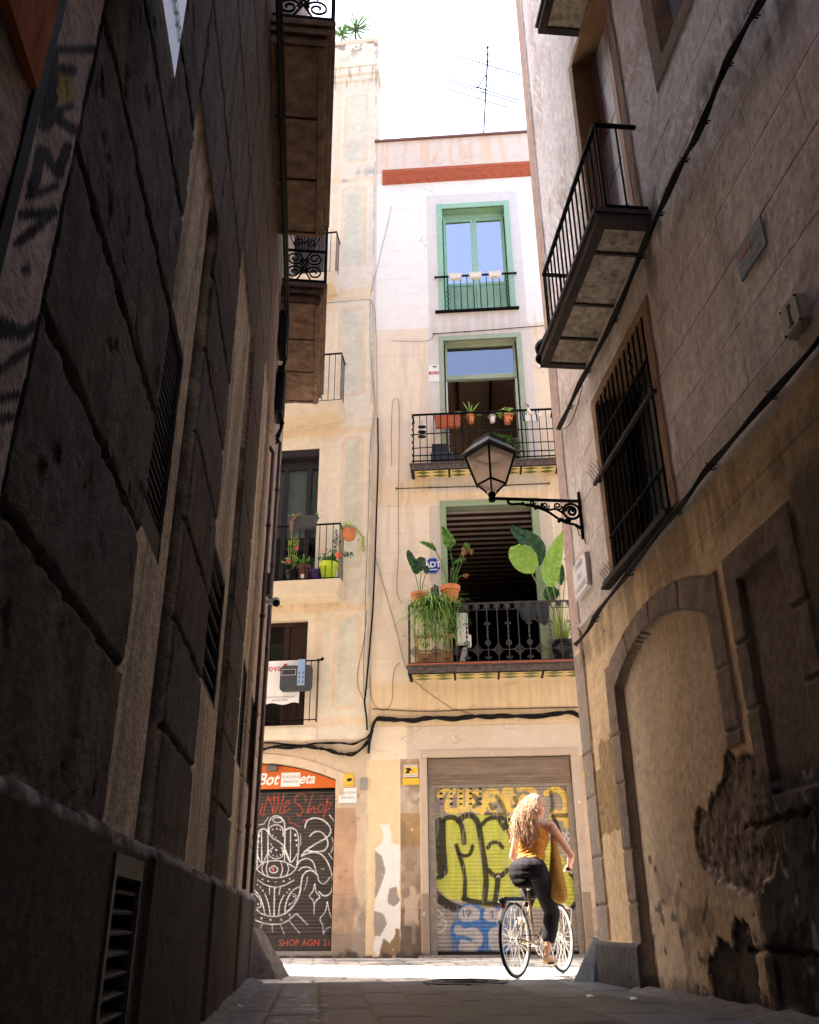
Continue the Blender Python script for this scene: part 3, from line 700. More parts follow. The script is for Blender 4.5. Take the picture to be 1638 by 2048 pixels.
def R_off(U, Z):
    ain, ring, sqr, sqi, bnd, patch, dk, nz = R_masks(U, Z)
    d = np.zeros(U.shape)
    d = d - 0.055 * ain + 0.018 * ring + 0.015 * (sqr & ~sqi) - 0.018 * sqi
    d = d + 0.02 * band(U, -1, 0.42, .01) * (Z > 2.95) + 0.02 * ((U < 0.45) & (Z <= 2.95))
    d = np.where((U < 1.31) & (Z < 0.335), 0.06 - 0.03 * sm(.30, .335, Z), d)
    d = d - 0.022 * patch * (1 - ring) - 0.02 * dk
    big = (U > 3.45) & (Z < 1.1)
    d = d + big * (fbm(U, Z, 3, 120) - .45) * 0.10
    d = d + (fbm(U, Z, 9, 110, 5) - .5) * 0.012 + (fbm(U, Z, 35, 115, 2) - .5) * 0.0035
    d = d + patch * (fbm(U * 1.5, Z, 12, 117, 5) - .5) * 0.035
    for (a, b, z0, z1, w) in ((GW[0], GW[1], GW[2], GW[3], .12), (DR[0], DR[1], DR[2], DR[3], .13), (UW[0], UW[1], UW[2], UW[3], .2)):
        d = d + 0.014 * (rect(U, Z, a - w, b + w, z0 - (w if a > 4 else 0.0), z1 + w, .003))
    # scored ashlar lines
    for zl in (3.45, 3.89, 4.34, 4.79, 5.24, 5.69, 6.14): d = d - 0.006 * (1 - sm(.001, .0045, np.abs(Z - zl))) * (U > 0.45) * (Z > 3.4)
    row = np.floor((Z - 3.45) / 0.447)
    vv = (U + (row % 2) * 0.55) / 1.1; d = d - 0.004 * (1 - sm(.001, .006, np.abs(vv - np.round(vv)) * 1.1)) * (Z > 3.45) * (Z < 6.5) * (U > 1.0)
    d = d + 0.02 * band(Z, 3.14, 3.20, .006) * (U > .4)
    d = d - 0.006 * (1 - sm(.002, .008, np.abs(Z - 2.86))) * (U > .45)
    # stone joints
    for zl in (0.62, 1.02, 1.55, 1.95): d = d - 0.02 * (1 - sm(.004, .014, np.abs(Z - zl))) * ((ring | (U < 0.45)) & (Z < 2.2))
    for zl in (1.62, 2.02): d = d - 0.02 * (1 - sm(.004, .012, np.abs(Z - zl))) * ((sqr & ~sqi))
    for ul in (1.72, 2.32, 2.92): d = d - 0.018 * (1 - sm(.003, .010, np.abs(U - ul - (Z - 2.6) * (ul - 2.32) * .45))) * (ring & (Z > 2.2))
    d = d - 0.03 * (1 - sm(.006, .02, np.abs(Z - 1.0 - nz * 0.06))) * (U > 3.2)
    d = d - 0.03 * (1 - sm(.006, .02, np.abs(Z - 0.33 - nz * 0.05))) * (U > 3.0)
    return d
def R_col(U, Z):
    ain, ring, sqr, sqi, bnd, patch, dk, nz = R_masks(U, Z)
    n1 = fbm(U, Z * .5, 2.2, 130); n2 = fbm(U, Z * 0.25, 18, 133, 3)
    lo = np.zeros(U.shape + (3,)) + np.array((0.60, 0.43, 0.255)); lo = mixc(lo, sm(.45, .65, n1) * .6, (0.42, 0.29, 0.18))
    hi = np.zeros(U.shape + (3,)) + np.array((0.60, 0.51, 0.45)); hi = mixc(hi, sm(.42, .62, n2) * .6, (0.68, 0.60, 0.55))
    vh = sm(4.9, 6.0, Z + (U - 4) * .35); hi = mixc(hi, vh * .85, (0.68, 0.68, 0.75)); hi = mixc(hi, sm(.5, .68, n1) * .4 , (0.30, 0.225, 0.18))  # bluish skylight on the upper wall painted into the plaster colour
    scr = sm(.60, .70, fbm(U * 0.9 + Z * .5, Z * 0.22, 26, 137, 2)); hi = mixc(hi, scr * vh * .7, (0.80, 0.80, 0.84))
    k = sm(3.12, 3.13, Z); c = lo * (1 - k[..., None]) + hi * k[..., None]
    c = mixc(c, band(Z, 3.13, 3.44, .01) * .55, (0.36, 0.30, 0.23))
    c = mixc(c, band(U, -1, .40, .012) * sm(2.95, 3.0, Z), (0.38, 0.27, 0.23))
    c = mixc(c, (sm(.50, .62, fbm(U, Z * .2, 5, 139)) * band(Z, 5.1, 5.9, .15) * (U > 3.2)) * .6, (0.10, 0.09, 0.085))
    stone = np.array((0.19, 0.14, 0.105)) * (0.55 + 0.9 * fbm(U, Z, 9, 141)[..., None])
    c = np.where(ring[..., None], stone * 1.1, c)
    c = np.where((ain)[..., None], np.array((0.50, 0.375, 0.25)) * (0.75 + .5 * n1[..., None]), c)
    c = np.where((sqr & ~sqi)[..., None], stone, c); c = np.where(sqi[..., None], np.array((0.17, 0.125, 0.095)) * (0.6 + .8 * n1[..., None]), c)
    c = np.where(((U < .43) & (Z < 2.93))[..., None], np.array((0.29, 0.235, 0.19)) * (0.7 + .6 * n1[..., None]), c)
    # exposed stones between corner and arch
    ex_ = (U > .45) & (U < 1.05) & (Z > 1.2 + nz * .1) & (Z < 2.05 + nz * .5) & (Z < 1.75 + .25 * (U > .62))
    c = np.where(ex_[..., None], np.array((0.30, 0.20, 0.10)) * (0.55 + .9 * fbm(U, Z, 22, 143)[..., None]), c)
    c = np.where(((U < 1.31) & (Z < .335))[..., None], np.array((0.07, 0.064, 0.062)) * (0.5 + n1[..., None]), c)
    # darker masonry toward the near end
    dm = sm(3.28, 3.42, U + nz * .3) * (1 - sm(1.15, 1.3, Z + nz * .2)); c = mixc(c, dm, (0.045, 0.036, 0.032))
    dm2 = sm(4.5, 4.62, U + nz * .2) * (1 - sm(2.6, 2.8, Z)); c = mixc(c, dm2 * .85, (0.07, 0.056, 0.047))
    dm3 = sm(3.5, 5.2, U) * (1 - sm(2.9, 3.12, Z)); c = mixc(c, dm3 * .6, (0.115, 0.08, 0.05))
    c = mixc(c, patch, np.array((0.18, 0.13, 0.095))); pn = sm(.5, .66, fbm(U * 3, Z, 9, 146)); c = mixc(c, patch * pn * .7, (0.30, 0.235, 0.19)); c = mixc(c, patch * sm(.56, .66, fbm(U, Z, 24, 148, 3)) * .6, (0.04, 0.03, 0.025))
    dd = dpoly(U, Z, PATCH) + nz * .11
    c = mixc(c, (1 - sm(.004, .028, np.abs(dd))) * (Z < 0.92) * sm(.4, .6, fbm(U, Z, 20, 147)), (0.48, 0.44, 0.40))
    c = mixc(c, band(dd, 0.0, 0.03, .006) * sm(.35, .6, fbm(U, Z, 14, 149)) * .6, (0.30, 0.22, 0.15))
    c = mixc(c, dk, np.array((0.05, 0.04, 0.034))); c = mixc(c, dk * sm(.5, .62, fbm(U, Z, 16, 152)) * .7, (0.014, 0.011, 0.010))
    c = mixc(c, sm(.54, .66, fbm(U, Z, 3.2, 158, 5)) * (1 - sm(.5, 1.3, Z)) * (U > 1.3) * (U < 3.4) * .6, (0.15, 0.105, 0.07)); st = sm(.66, .72, fbm(U, Z, 9, 150, 5)) * (Z < .95) * (U > 1.35) * (U < 3.2); c = mixc(c, st * .8, (0.07, 0.055, 0.045))
    wf = (1 - sm(.01, .045, np.abs(fbm(U, Z, 2.6, 153) - .52))) * (U > 3.5) * (Z < 1.2) * sm(.4, .6, fbm(U, Z, 15, 155)); c = mixc(c, wf * .6, (0.34, 0.32, 0.33))
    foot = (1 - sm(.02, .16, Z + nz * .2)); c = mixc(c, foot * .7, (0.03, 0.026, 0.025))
    for (a, b, z0, z1, w, cc) in ((GW[0], GW[1], GW[2], GW[3], .12, (0.26, 0.155, 0.095)), (DR[0], DR[1], DR[2], DR[3], .13, (0.25, 0.19, 0.15)), (UW[0], UW[1], UW[2], UW[3], .2, (0.21, 0.165, 0.135))):
        c = mixc(c, rect(U, Z, a - w, b + w, z0 - (w if a > 4 else 0), z1 + w, .004), cc)
    # grime wash below the cable line
    gr = band(Z, 2.75, 3.14, .05) * sm(.45, .6, fbm(U, Z * .15, 6, 160)); c = mixc(c, gr * .45, (0.13, 0.085, 0.05))
    for zl in (3.45, 3.89, 4.34, 4.79, 5.24, 5.69, 6.14): c = mixc(c, (1 - sm(.001, .0045, np.abs(Z - zl))) * (U > 0.45) * .8, (0.05, .04, .035))
    # nail holes and stains with a shape of their own
    rs = np.random.RandomState(5)
    for i in range(26):
        uu, z_ = rs.uniform(.6, 5.5), rs.uniform(1.2, 8); rr = rs.uniform(.006, .022)
        c = mixc(c, 1 - sm(rr * .6, rr, np.hypot((U - uu) * 1.6, Z - z_) + nz * .02), (0.04, .03, .025))
    return c
hol = [GW, DR, UW, UD]
ex = [v for h in hol for v in (h[0], h[1])] + [1.30, 3.34, .40, .43] + [.55 * k + e for k in range(2, 13) for e in (-.004, 0, .004)]; ez = [v for h in hol for v in (h[2], h[3])] + [0.335] + [zl + e for zl in (3.45, 3.89, 4.34, 4.79, 5.24, 5.69, 6.14) for e in (-.005, 0, .005)]
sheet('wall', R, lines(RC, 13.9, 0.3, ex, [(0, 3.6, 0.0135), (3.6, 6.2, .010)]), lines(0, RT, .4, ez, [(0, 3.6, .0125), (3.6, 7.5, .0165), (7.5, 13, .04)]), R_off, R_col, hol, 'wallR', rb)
_w0, _w1 = R.w(7.0, 0, -.5), R.w(14, 0, -.5)
body('side_wall', [(_w0[0], _w0[1]), (_w1[0], _w1[1]), (12, -5), (12, 2.2)], 16, 'side', rb)  # unseen raised wing, added to keep skylight out of the near alley
MB().box(R, RC - 0.012, RC, 0, RT, -0.52, 0.018).build('corner_quoin', surf('corner_plaster', (0.42, 0.32, 0.27), .9, .2, 8, .3, 60), rb)
MB().box(R, RC - 0.03, 14, RT, RT + .12, -0.52, 0.12).build('roof_edge', 'slabR', rb)
rvm = surf('reveal_plaster', (0.27, 0.16, 0.09), 0.9, 0.25, 10, 0.4, 60)
# grille window
a, b, z0, z1 = GW
w = reveal(MB(), R, a, b, z0, z1, 0.015, -0.30).build('window', rvm, rb)
m = MB(); m.box(R, a, b, z0, z1, -0.32, -0.30); m.build('pane', 'dark', w)  # near-black sheet stands for the unlit room behind the bars
m = MB(); m.box(R, a, a + .06, z0, z1, -.30, -.26); m.box(R, b - .06, b, z0, z1, -.30, -.26); m.box(R, (a + b) / 2 - .04, (a + b) / 2 + .04, z0, z1, -.30, -.26); m.box(R, a, b, z1 - .1, z1, -.295, -.255); m.build('frame', 'darkwood', w)
m = MB(); u = a + .07; i = 0
while u < b - .03:
    if i in (2, 8):
        pts = [R.w(u + .006 * math.cos(z * 60), z, .012 + .006 * math.sin(z * 60)) for z in np.arange(z0, z1, .02)]; m.tube(pts, .011, 5)
    else: m.tube([R.w(u, z0 - .02, .012), R.w(u, z1, .012)], .010, 5)
    u += .118; i += 1
for z in (3.62, 4.62): m.box(R, a - .0, b, z, z + .02, .0, .024)
m.build('bars', 'iron', w)
gm_ = MB(); m = MB(); m.box(R, a - .16, b + .07, 4.24, 4.275, .035, .065); m.box(R, b + .04, b + .07, 4.24, 4.275, 0, .035); m.box(R, a - .10, a - .07, 4.24, 4.275, 0, .035)
gm_.box(R, a - .14, b + .05, 3.215, 3.25, -.05, .085); gm_.box(R, a - .16, b + .07, 3.19, 3.214, -.05, .095)
for (zb, ua) in ((4.275, a - .16), (3.25, a - .14)):
    for k in range(14):
        uu = ua + .005 + k * .02
        (m if zb > 4 else gm_).tube([R.w(uu, zb, .055), R.w(uu - .05, zb + .13, .065 + .03 * (k % 3))], .0018, 3)
m.build('grille_rail', 'rustiron', w); gm_.build('grille_sill', 'rustiron', w)
# balcony door
a, b, z0, z1 = DR
w = reveal(MB(), R, a, b, z0, z1, 0.015, -0.22).build('balcony_door', rvm, rb)
m = MB(); m.box(R, a, b, z0, z1, -0.25, -0.22); m.build('leaf', 'planksB', w)
m = MB(); m.box(R, (a + b) / 2 - .05, (a + b) / 2 + .05, z0, z1, -.22, -.20); m.box(R, a, a + .16, z0 + 2.2, z1, -.22, -.205); m.box(R, b - .12, b, z0 + 2.0, z1, -.22, -.205); m.build('rail_strip', 'browndoor', w)
m = MB()
for k in range(5): MB().box(R, a + .02, b - .02, z0 + .35 + k * .62, z0 + .365 + k * .62, -.222, -.217).build('moulding', 'darkwood', w)
a, b, z0, z1 = UW
w = reveal(MB(), R, a, b, z0, z1, 0.015, -0.14).build('window', 'slabstone', rb)
MB().box(R, a, b, z0, z1, -.17, -.14).build('leaf', 'planksB', w)
a, b, z0, z1 = UD
w = reveal(MB(), R, a, b, z0, z1, 0.015, -0.2).build('balcony_door', rvm, rb)
MB().box(R, a, b, z0, z1, -.23, -.2).build('leaf', 'planksB', w)
for (u0, u1, zb, dp, rd, rt) in ((1.38, 3.45, 5.62, .46, .36, 6.74), (2.42, 4.6, 9.28, .46, .40, 10.3)):
    s_ = MB(); s_.box(R, u0 + .08, u1 - .08, zb + .02, zb + .09, -.02, dp - .08); sb = s_.build('balcony_slab', 'slabR', rb)
    e_ = MB(); e_.box(R, u0, u1, zb, zb + .10, dp - .085, dp); e_.box(R, u0 - .01, u1 + .01, zb + .103, zb + .15, dp - .10, dp + .02)
    for uu in (u0, u1 - .08): e_.box(R, uu, uu + .08, zb, zb + .10, -.02, dp - .085); e_.box(R, uu - .01, uu + .09, zb + .103, zb + .15, -.02, dp - .10)
    for k in (1, 2, 3): uu = u0 + (u1 - u0) * (k / 4.0 + (0.06 if k == 3 else -.02)); e_.box(R, uu, uu + .03, zb + .005, zb + .05, -.02, dp - .085)
    e_.build('slab_frame', surf('rusty_beam_%d' % int(zb), (0.045, 0.032, 0.028), .8, .4, 12, .3, 60), sb)
    r_ = MB(); zf = zb + .15
    r_.box(R, u0 + .08, u1 - .02, rt, rt + .03, rd - .015, rd + .02); r_.box(R, u0 + .08, u1 - .02, zf + .05, zf + .065, rd - .01, rd + .01)
    u = u0 + .14
    while u < u1 - .03: r_.box(R, u - .007, u + .007, zf, rt, rd - .007, rd + .007); u += .122
    for e in (u0 + .09, u1 - .03):
        r_.box(R, e - .015, e + .015, rt, rt + .03, 0, rd); r_.box(R, e - .01, e + .01, zf + .05, zf + .065, 0, rd); r_.box(R, e - .01, e + .01, zf, rt, rd - .01, rd + .01); r_.box(R, e - .007, e + .007, zf, rt, rd / 2 - .007, rd / 2 + .007)
    for k in range(30): uu = u0 + .1 + k * .045; r_.tube([R.w(uu, rt + .03, rd), R.w(uu - .03, rt + .15, rd + .03 * (k % 3 - 1))], .0014, 3)
    r_.build('balcony_railing', 'iron', sb)
bg = MB(); bg.sphere(R.w(1.42, 5.83, .42), .09, 10, 8, (1, .8, 1.3)); bg.sphere(R.w(1.40, 5.72, .45), .06, 9, 7, (1, .8, 1.2)); bg.tube([R.w(1.42, 5.92, .42), R.w(1.45, 6.05, .36)], .02, 6)
tag(bg.build('plastic_bag', 'navy' if False else 'black', smooth=True), 'dark plastic bag tied to the far end of the right-hand iron balcony', 'bag')
# cables on the right wall
def cable_run(name, fr, pxs, d, radii, mat, label, jitter=0.0, parent=None, seed=1, cat='cable', clips=None):
    rng = random.Random(seed); m = MB(); base = [fr.uz(x, y, d) for x, y in pxs]; base = smooth_line(base, 5)
    for i, r in enumerate(radii):
        ph = rng.uniform(0, 6); amp = jitter * rng.uniform(.4, 1); oz = (rng.random() - .5) * jitter * 1.4
        m.tube([fr.w(u, z + oz + amp * math.sin(k * .7 + ph), d + (i % 3) * r * 1.2) for k, (u, z) in enumerate(base)], r, 5)
    if clips:
        for k in range(2, len(base), clips): u, z = base[k]; m.torus(fr.w(u, z, d), (fr.u[0], fr.u[1], 0.6), 0.03, 0.006, 12, 4); m.tube([fr.w(u, z + .02, -.02), fr.w(u, z + .035, d + .03)], .006, 4)
    return tag(m.build(name, mat, parent, smooth=True), label, cat)
cable_run('cable_bundle', R, [(1560, -70), (1527, 0), (1500, 45), (1462, 115), (1428, 195), (1395, 275), (1368, 322), (1330, 405), (1303, 462), (1275, 530), (1235, 625), (1196, 705), (1163, 765), (1140, 815), (1119, 858)], .05, [.016, .014, .012, .012, .009], 'cable', 'thick black cable bundle looping up the right-hand wall past the balcony', .014, clips=7)
cable_run('cable_bundle', R, [(1690, 620), (1636, 690), (1560, 775), (1480, 868), (1421, 935), (1385, 985), (1346, 1035), (1290, 1105), (1240, 1172), (1200, 1222), (1178, 1262), (1152, 1290)], .05, [.013, .012, .009], 'cable', 'lower grey-black cable running below the barred window on the right wall', .010, seed=5, clips=9)
cable_run('hanging_wire', R, [(1165, 770), (1158, 800), (1140, 848), (1119, 860)], .09, [.004], 'cable', 'slack loop of thin wire hanging from the cable bundle on the right wall', 0)
# street sign, plaque, number
def plate(fr, c0, c1, d0, d1, name, mat, label, cat, z=None, bevel=.004):
    u0, u1 = sorted((c0[0], c1[0])); z0, z1 = sorted((c0[1], c1[1]))
    e = empty(name, fr.w((u0 + u1) / 2, z0, d0), label, cat)
    MB().box(fr, u0, u1, z0, z1, d0, d1).build('plate', mat, e, bevel=bevel)
    return e, (u0 + u1) / 2, (z0 + z1) / 2, u1 - u0, z1 - z0
e, cu, cz, wd, ht = plate(R, (0.46, 3.44), (0.92, 3.79), .0, .045, 'street_sign', 'marble', 'white marble street name sign low on the right-hand building corner', 'street sign')
for k, (t, s) in enumerate((('CARRER', .085), ('DELS', .085), ('FLASSADERS', .085))): text(R, t, cu, cz + .115 - .115 * k, .0475, s, 'ink', 'lettering', e, flip=1 if False else 1, sx=.82 if k == 2 else .9)
m = MB()
for su in (-1, 1):
    for sz in (-1, 1): MB().tube([R.w(cu + su * (wd / 2 - .02), cz + sz * (ht / 2 - .02), .045), R.w(cu + su * (wd / 2 - .02), cz + sz * (ht / 2 - .02), .05)], .006, 8).build('screw', 'ink', e)

e, cu, cz, wd, ht = plate(R, (4.56, 4.11), (4.90, 4.33), .0, .012, 'wall_plaque', 'plaque', 'small grey plaque with orange circles on the scored right-hand wall', 'plaque', bevel=0)
m = MB()
for k in range(3): MB().tube([R.w(cu - .105 + .05 * k, cz + .035, .013), R.w(cu - .105 + .05 * k, cz + .035, .0155)], .024, 14).build('orange_circle', 'orangeink', e)
m = MB(); rr_ = random.Random(3)
for (u0, u1, z_, h_) in ((cu - .14, cu + .02, cz - .012, .018), (cu + .03, cu + .15, cz + .05, .014), (cu + .03, cu + .15, cz + .02, .014)):
    x = u0
    while x < u1 - .01: w__ = rr_.uniform(.004, .009); m.box(R, x, x + w__, z_ - h_ / 2 * rr_.uniform(.6, 1), z_ + h_ / 2, .013, .0145); x += w__ + .004
m.build('worn_lettering', 'palegrey', e)
m = MB()
for k in range(4): m.box(R, cu - .14, cu + .13 - .03 * (k % 2), cz - .045 - .016 * k, cz - .041 - .016 * k, .013, .0145)
m.build('small_print', 'palegrey', e)
e = empty('number_plate', R.w(5.03, 3.36, 0), 'thick cream house number plate reading 1 on the right-hand wall', 'number plate')
pts = [(4.93, 3.40), (4.96, 3.37), (5.10, 3.37), (5.13, 3.40), (5.13, 3.56), (5.10, 3.59), (4.96, 3.59), (4.93, 3.56)]
MB().prism(R, pts, 0.0, 0.05).build('plate', surf('ceramic', (0.30, 0.26, 0.225), .5, .2, 30, .1, 60), e, bevel=.006)
MB().prism(R, [(a_[0] * .82 + 5.03 * .18, a_[1] * .82 + 3.48 * .18) for a_ in pts], 0.050, 0.056).build('inner_plate', surf('ceramic_inner', (0.34, 0.30, 0.265), .4, .2, 30), e)
m = MB(); m.box(R, 5.02, 5.04, 3.42, 3.55, .057, .060); m.box(R, 5.005, 5.055, 3.415, 3.425, .057, .060); m.box(R, 5.036, 5.055, 3.52, 3.545, .057, .0595); m.build('lettering', 'ink', e)
m = MB()
for (uu, z_) in ((4.95, 3.40), (5.11, 3.40), (4.95, 3.56), (5.11, 3.56)): MB().tube([R.w(uu, z_, .05), R.w(uu, z_, .058)], .008, 8).build('screw', 'ink', e)
for k, (x, y, lab) in enumerate(((1175, 1992, 'small white paper scrap on the paving, nearest the right guard stone'), (1262, 1997, 'tiny white paper scrap on the paving below the right base stone'), (470, 2013, 'small white paper scrap on the paving near the left wall'))):
    t_ = (.012 - CAM_H) / ray(x, y)[2]; px_, py_ = ray(x, y)[0] * t_, ray(x, y)[1] * t_
    m = MB(); m.add([(px_, py_, .004), (px_ + .05, py_ + .01, .012), (px_ + .045, py_ + .05, .006), (px_ - .005, py_ + .04, .016), (px_ + .02, py_ + .025, .022)], [(0, 1, 4), (1, 2, 4), (2, 3, 4), (3, 0, 4)]); tag(m.build('paper_scrap', 'white'), lab, 'litter', 'paper litter')
# guard stone right
rough_block('guard_stone', [(1.42, 8.85), (1.60, 8.72), (1.80, 9.05), (1.62, 9.25)], [(1.66, 8.90), (1.68, 8.84), (1.80, 9.05), (1.70, 9.12)], 0.36, 'stoneblue', 'bluish wedge-shaped guard stone at the foot of the right-hand corner', 'guard stone', 7, amp=.006)
# ------------------------------------------------------------------ lantern on its bracket
UL = 0.80
D_ = Fr(R.w(UL, 0, 0)[:2], R.n[:2], R.u[:2])       # u = distance out from the wall
lp = empty('wall_lantern', R.w(UL, 4.0, 0), 'black iron four-sided street lantern on a scrolled bracket from the right wall', 'street lamp')
m = MB(); m.box(D_, 0, .02, 3.98, 4.50, -.02, .02); m.box(D_, 0, .93, 4.385, 4.41, -.013, .013)
m.tube([D_.w(q[0], q[1], 0) for q in smooth_line([(.02, 4.10), (.07, 4.13), (.16, 4.15), (.24, 4.19), (.35, 4.27), (.48, 4.32), (.62, 4.345), (.72, 4.34), (.755, 4.365), (.735, 4.39)], 5)], .013, 6)
m.torus(D_.w(.10, 4.28, 0), D_.n, .085, .014, 24, 6)
spiral(D_, .10, 4.28, .06, 0, 1.6, 0, 1, .014, m); spiral(D_, .24, 4.335, .045, 0, 1.5, PI, 1, .010, m); spiral(D_, .37, 4.335, .042, 0, 1.5, PI, 1, .009, m); spiral(D_, .50, 4.36, .03, 0, 1.4, PI, 1, .009, m)
m.tube([D_.w(q[0], q[1], 0) for q in smooth_line([(.18, 4.25), (.26, 4.30), (.34, 4.29), (.42, 4.32), (.5, 4.335)], 5)], .012, 5)
for k in range(7): m.sphere(D_.w(.13 + .018 * k, 4.175 + .012 * math.sin(k * 1.7), 0), .020, 7, 5)
for (a, z) in ((.03, 4.10), (.06, 4.12), (.44, 4.32), (.40, 4.345), (.55, 4.335), (.60, 4.35), (.47, 4.305)): m.sphere(D_.w(a, z, 0), .020, 8, 6)
m.tube([D_.w(.06, 4.12, 0), D_.w(.045, 4.02, 0), D_.w(.01, 3.98, .03), D_.w(0, 3.90, .06)], .005, 4)
m.build('bracket', 'iron', lp)
LC = np.array(D_.w(.915, 0, 0)); ang = math.radians(38)
ax = np.array([math.cos(ang), math.sin(ang), 0]); ay = np.array([-math.sin(ang), math.cos(ang), 0])
def sq(h, z): return [tuple(LC + ax * sx * h + ay * sy * h + np.array([0, 0, z])) for sx, sy in ((-1, -1), (1, -1), (1, 1), (-1, 1))]
m = MB()
zb, zm, zt_ = 4.47, 4.56, 4.905; hb, hm, htp = .035, .105, .185
lo, mi, hi_ = sq(hb, zb), sq(hm, zm), sq(htp, zt_)
for i in range(4):
    m.tube([lo[i], mi[i]], .010, 5); m.tube([mi[i], hi_[i]], .0125, 5); m.tube([mi[i], mi[(i + 1) % 4]], .0125, 5); m.tube([hi_[i], hi_[(i + 1) % 4]], .015, 5)
    c_ = np.array(mi[i]) * .9 + np.array(LC + [0, 0, zm]) * .1
    m.tube([tuple(c_ - [0, 0, .02]), tuple(LC + (c_ - LC) * np.array([.75, .75, 1]) - np.array([0, 0, .045])), tuple(LC + (np.array(lo[i]) - LC) * .9 * np.array([1, 1, 0]) + np.array([0, 0, 4.45]))], .008, 5)
    m.sphere(tuple(np.array(mi[i]) - [0, 0, .03]), .010, 6, 5)
m.lathe((LC[0], LC[1], 4.355), [(.0, 0), (.032, .01), (.040, .035), (.030, .06), (.042, .075), (.042, .10), (.022, .115)], 14)
m.build('lantern_frame', 'iron', lp)
m = MB(); e0, e1, t1, t2 = sq(.225, 4.895), sq(.225, 4.915), sq(.13, 5.03), sq(.125, 5.075)
m.add(e0 + e1, [(3, 2, 1, 0)] + [(i, (i + 1) % 4, 4 + (i + 1) % 4, 4 + i) for i in range(4)])
m.add(e1 + t1, [(i, (i + 1) % 4, 4 + (i + 1) % 4, 4 + i) for i in range(4)])
m.add(t1 + t2, [(i, (i + 1) % 4, 4 + (i + 1) % 4, 4 + i) for i in range(4)] + [(4, 5, 6, 7)])
m.build('lantern_roof', surf('blue_black_enamel', (0.004, 0.007, 0.012), .5, .3, 20, spec=.25), lp)
m = MB(); i_ = lambda P: [tuple(np.array(p_) * [1, 1, 1] + (LC + [0, 0, p_[2]] - np.array(p_)) * .05) for p_ in P]
lo2, mi2, hi2 = i_(lo), i_(mi), i_(hi_)
m.add(lo2 + mi2 + hi2, [(i, (i + 1) % 4, 4 + (i + 1) % 4, 4 + i) for i in range(4)] + [(4 + i, 4 + (i + 1) % 4, 8 + (i + 1) % 4, 8 + i) for i in range(4)])
gm, nt, p_ = _nodes('milky_lamp_glass'); N = nt.nodes
p_.inputs['Base Color'].default_value = (.72, .62, .55, 1); p_.inputs['Roughness'].default_value = .3
tl = N.new('ShaderNodeBsdfTranslucent'); tl.inputs[0].default_value = (.95, .86, .80, 1); tp = N.new('ShaderNodeBsdfTransparent'); tp.inputs[0].default_value = (.8, .72, .68, 1)
m1 = N.new('ShaderNodeMixShader'); m1.inputs[0].default_value = .5; m2 = N.new('ShaderNodeMixShader'); m2.inputs[0].default_value = .45
nt.links.new(p_.outputs[0], m1.inputs[1]); nt.links.new(tl.outputs[0], m1.inputs[2]); nt.links.new(m1.outputs[0], m2.inputs[1]); nt.links.new(tp.outputs[0], m2.inputs[2]); nt.links.new(m2.outputs[0], N['Material Output'].inputs['Surface'])
m.build('lantern_glass', gm, lp)
mt = sq(.10, 4.87); mu = sq(.10, 4.885)
MB().add(mt + mu, [(3, 2, 1, 0), (4, 5, 6, 7)] + [(i, (i + 1) % 4, 4 + (i + 1) % 4, 4 + i) for i in range(4)]).build('light_panel', 'white', lp)
# ================================================================== REAR LEFT BUILDING (C), u runs to the viewer's left
cbld = empty('painted_apartment_building', C.w(0, 0, 0), 'tall narrow cream building with faded painted panels at the left end of the cross street', 'building')
CT = 20.9
q_ = [C.w(0.05, 0, -.45), C.w(8.9, 0, -.45), C.w(8.9, 0, -11), C.w(2.4, 0, -11)]
body('side_wall', [(q[0], q[1]) for q in q_], CT - .1, 'side', cbld)
WA = (1.06, 1.95, 6.15, 9.02); WB = (1.14, 1.95, 3.58, 5.47); WU1 = (1.14, 1.95, 9.95, 12.3); WU2 = (1.14, 1.95, 13.2, 15.4)
def shop_in(U): return 2.96 - 0.30 * (np.clip(1.95 - U, 0, 3) / 1.4) ** 2
def shop_hole(U, Z): return (U > 0.55) & (U < 3.3) & (Z < shop_in(U)) & (Z > 0.04)
def octa(u0, u1, z0, z1, c): return [(u0 + c, z0), (u1 - c, z0), (u1, z0 + c), (u1, z1 - c), (u1 - c, z1), (u0 + c, z1), (u0, z1 - c), (u0, z0 + c)]
PAN = [(0.16, 0.83, 16.62, 18.95), (0.16, 0.83, 13.5, 15.95), (0.13, 0.80, 10.15, 12.5), (0.13, 0.66, 6.4, 9.28), (0.13, 0.70, 3.78, 5.58)]
def C_off(U, Z):
    d = (fbm(U, Z, 4, 200, 4) - .5) * 0.006
    d = d + 0.03 * band(Z, 19.38, 19.52, .01) + 0.055 * band(Z, 19.58, 19.80, .02) + .02 * band(Z, 19.52, 19.58, .01) + 0.02 * sm(19.9, 19.92, Z)
    d = d + 0.02 * band(Z, 3.33, 3.55, .01) * (U > .9)
    ring = (U > 0.40) & (Z < shop_in(U) + .16) & (Z < 3.15) & ~shop_hole(U, Z) & (Z > 2.4); d = d + 0.018 * ring
    for zl in (.30, .89, 1.30, 1.76, 2.28): d = d - .006 * (1 - sm(.003, .01, np.abs(Z - zl))) * band(U, .20, .56, .01)
    return d
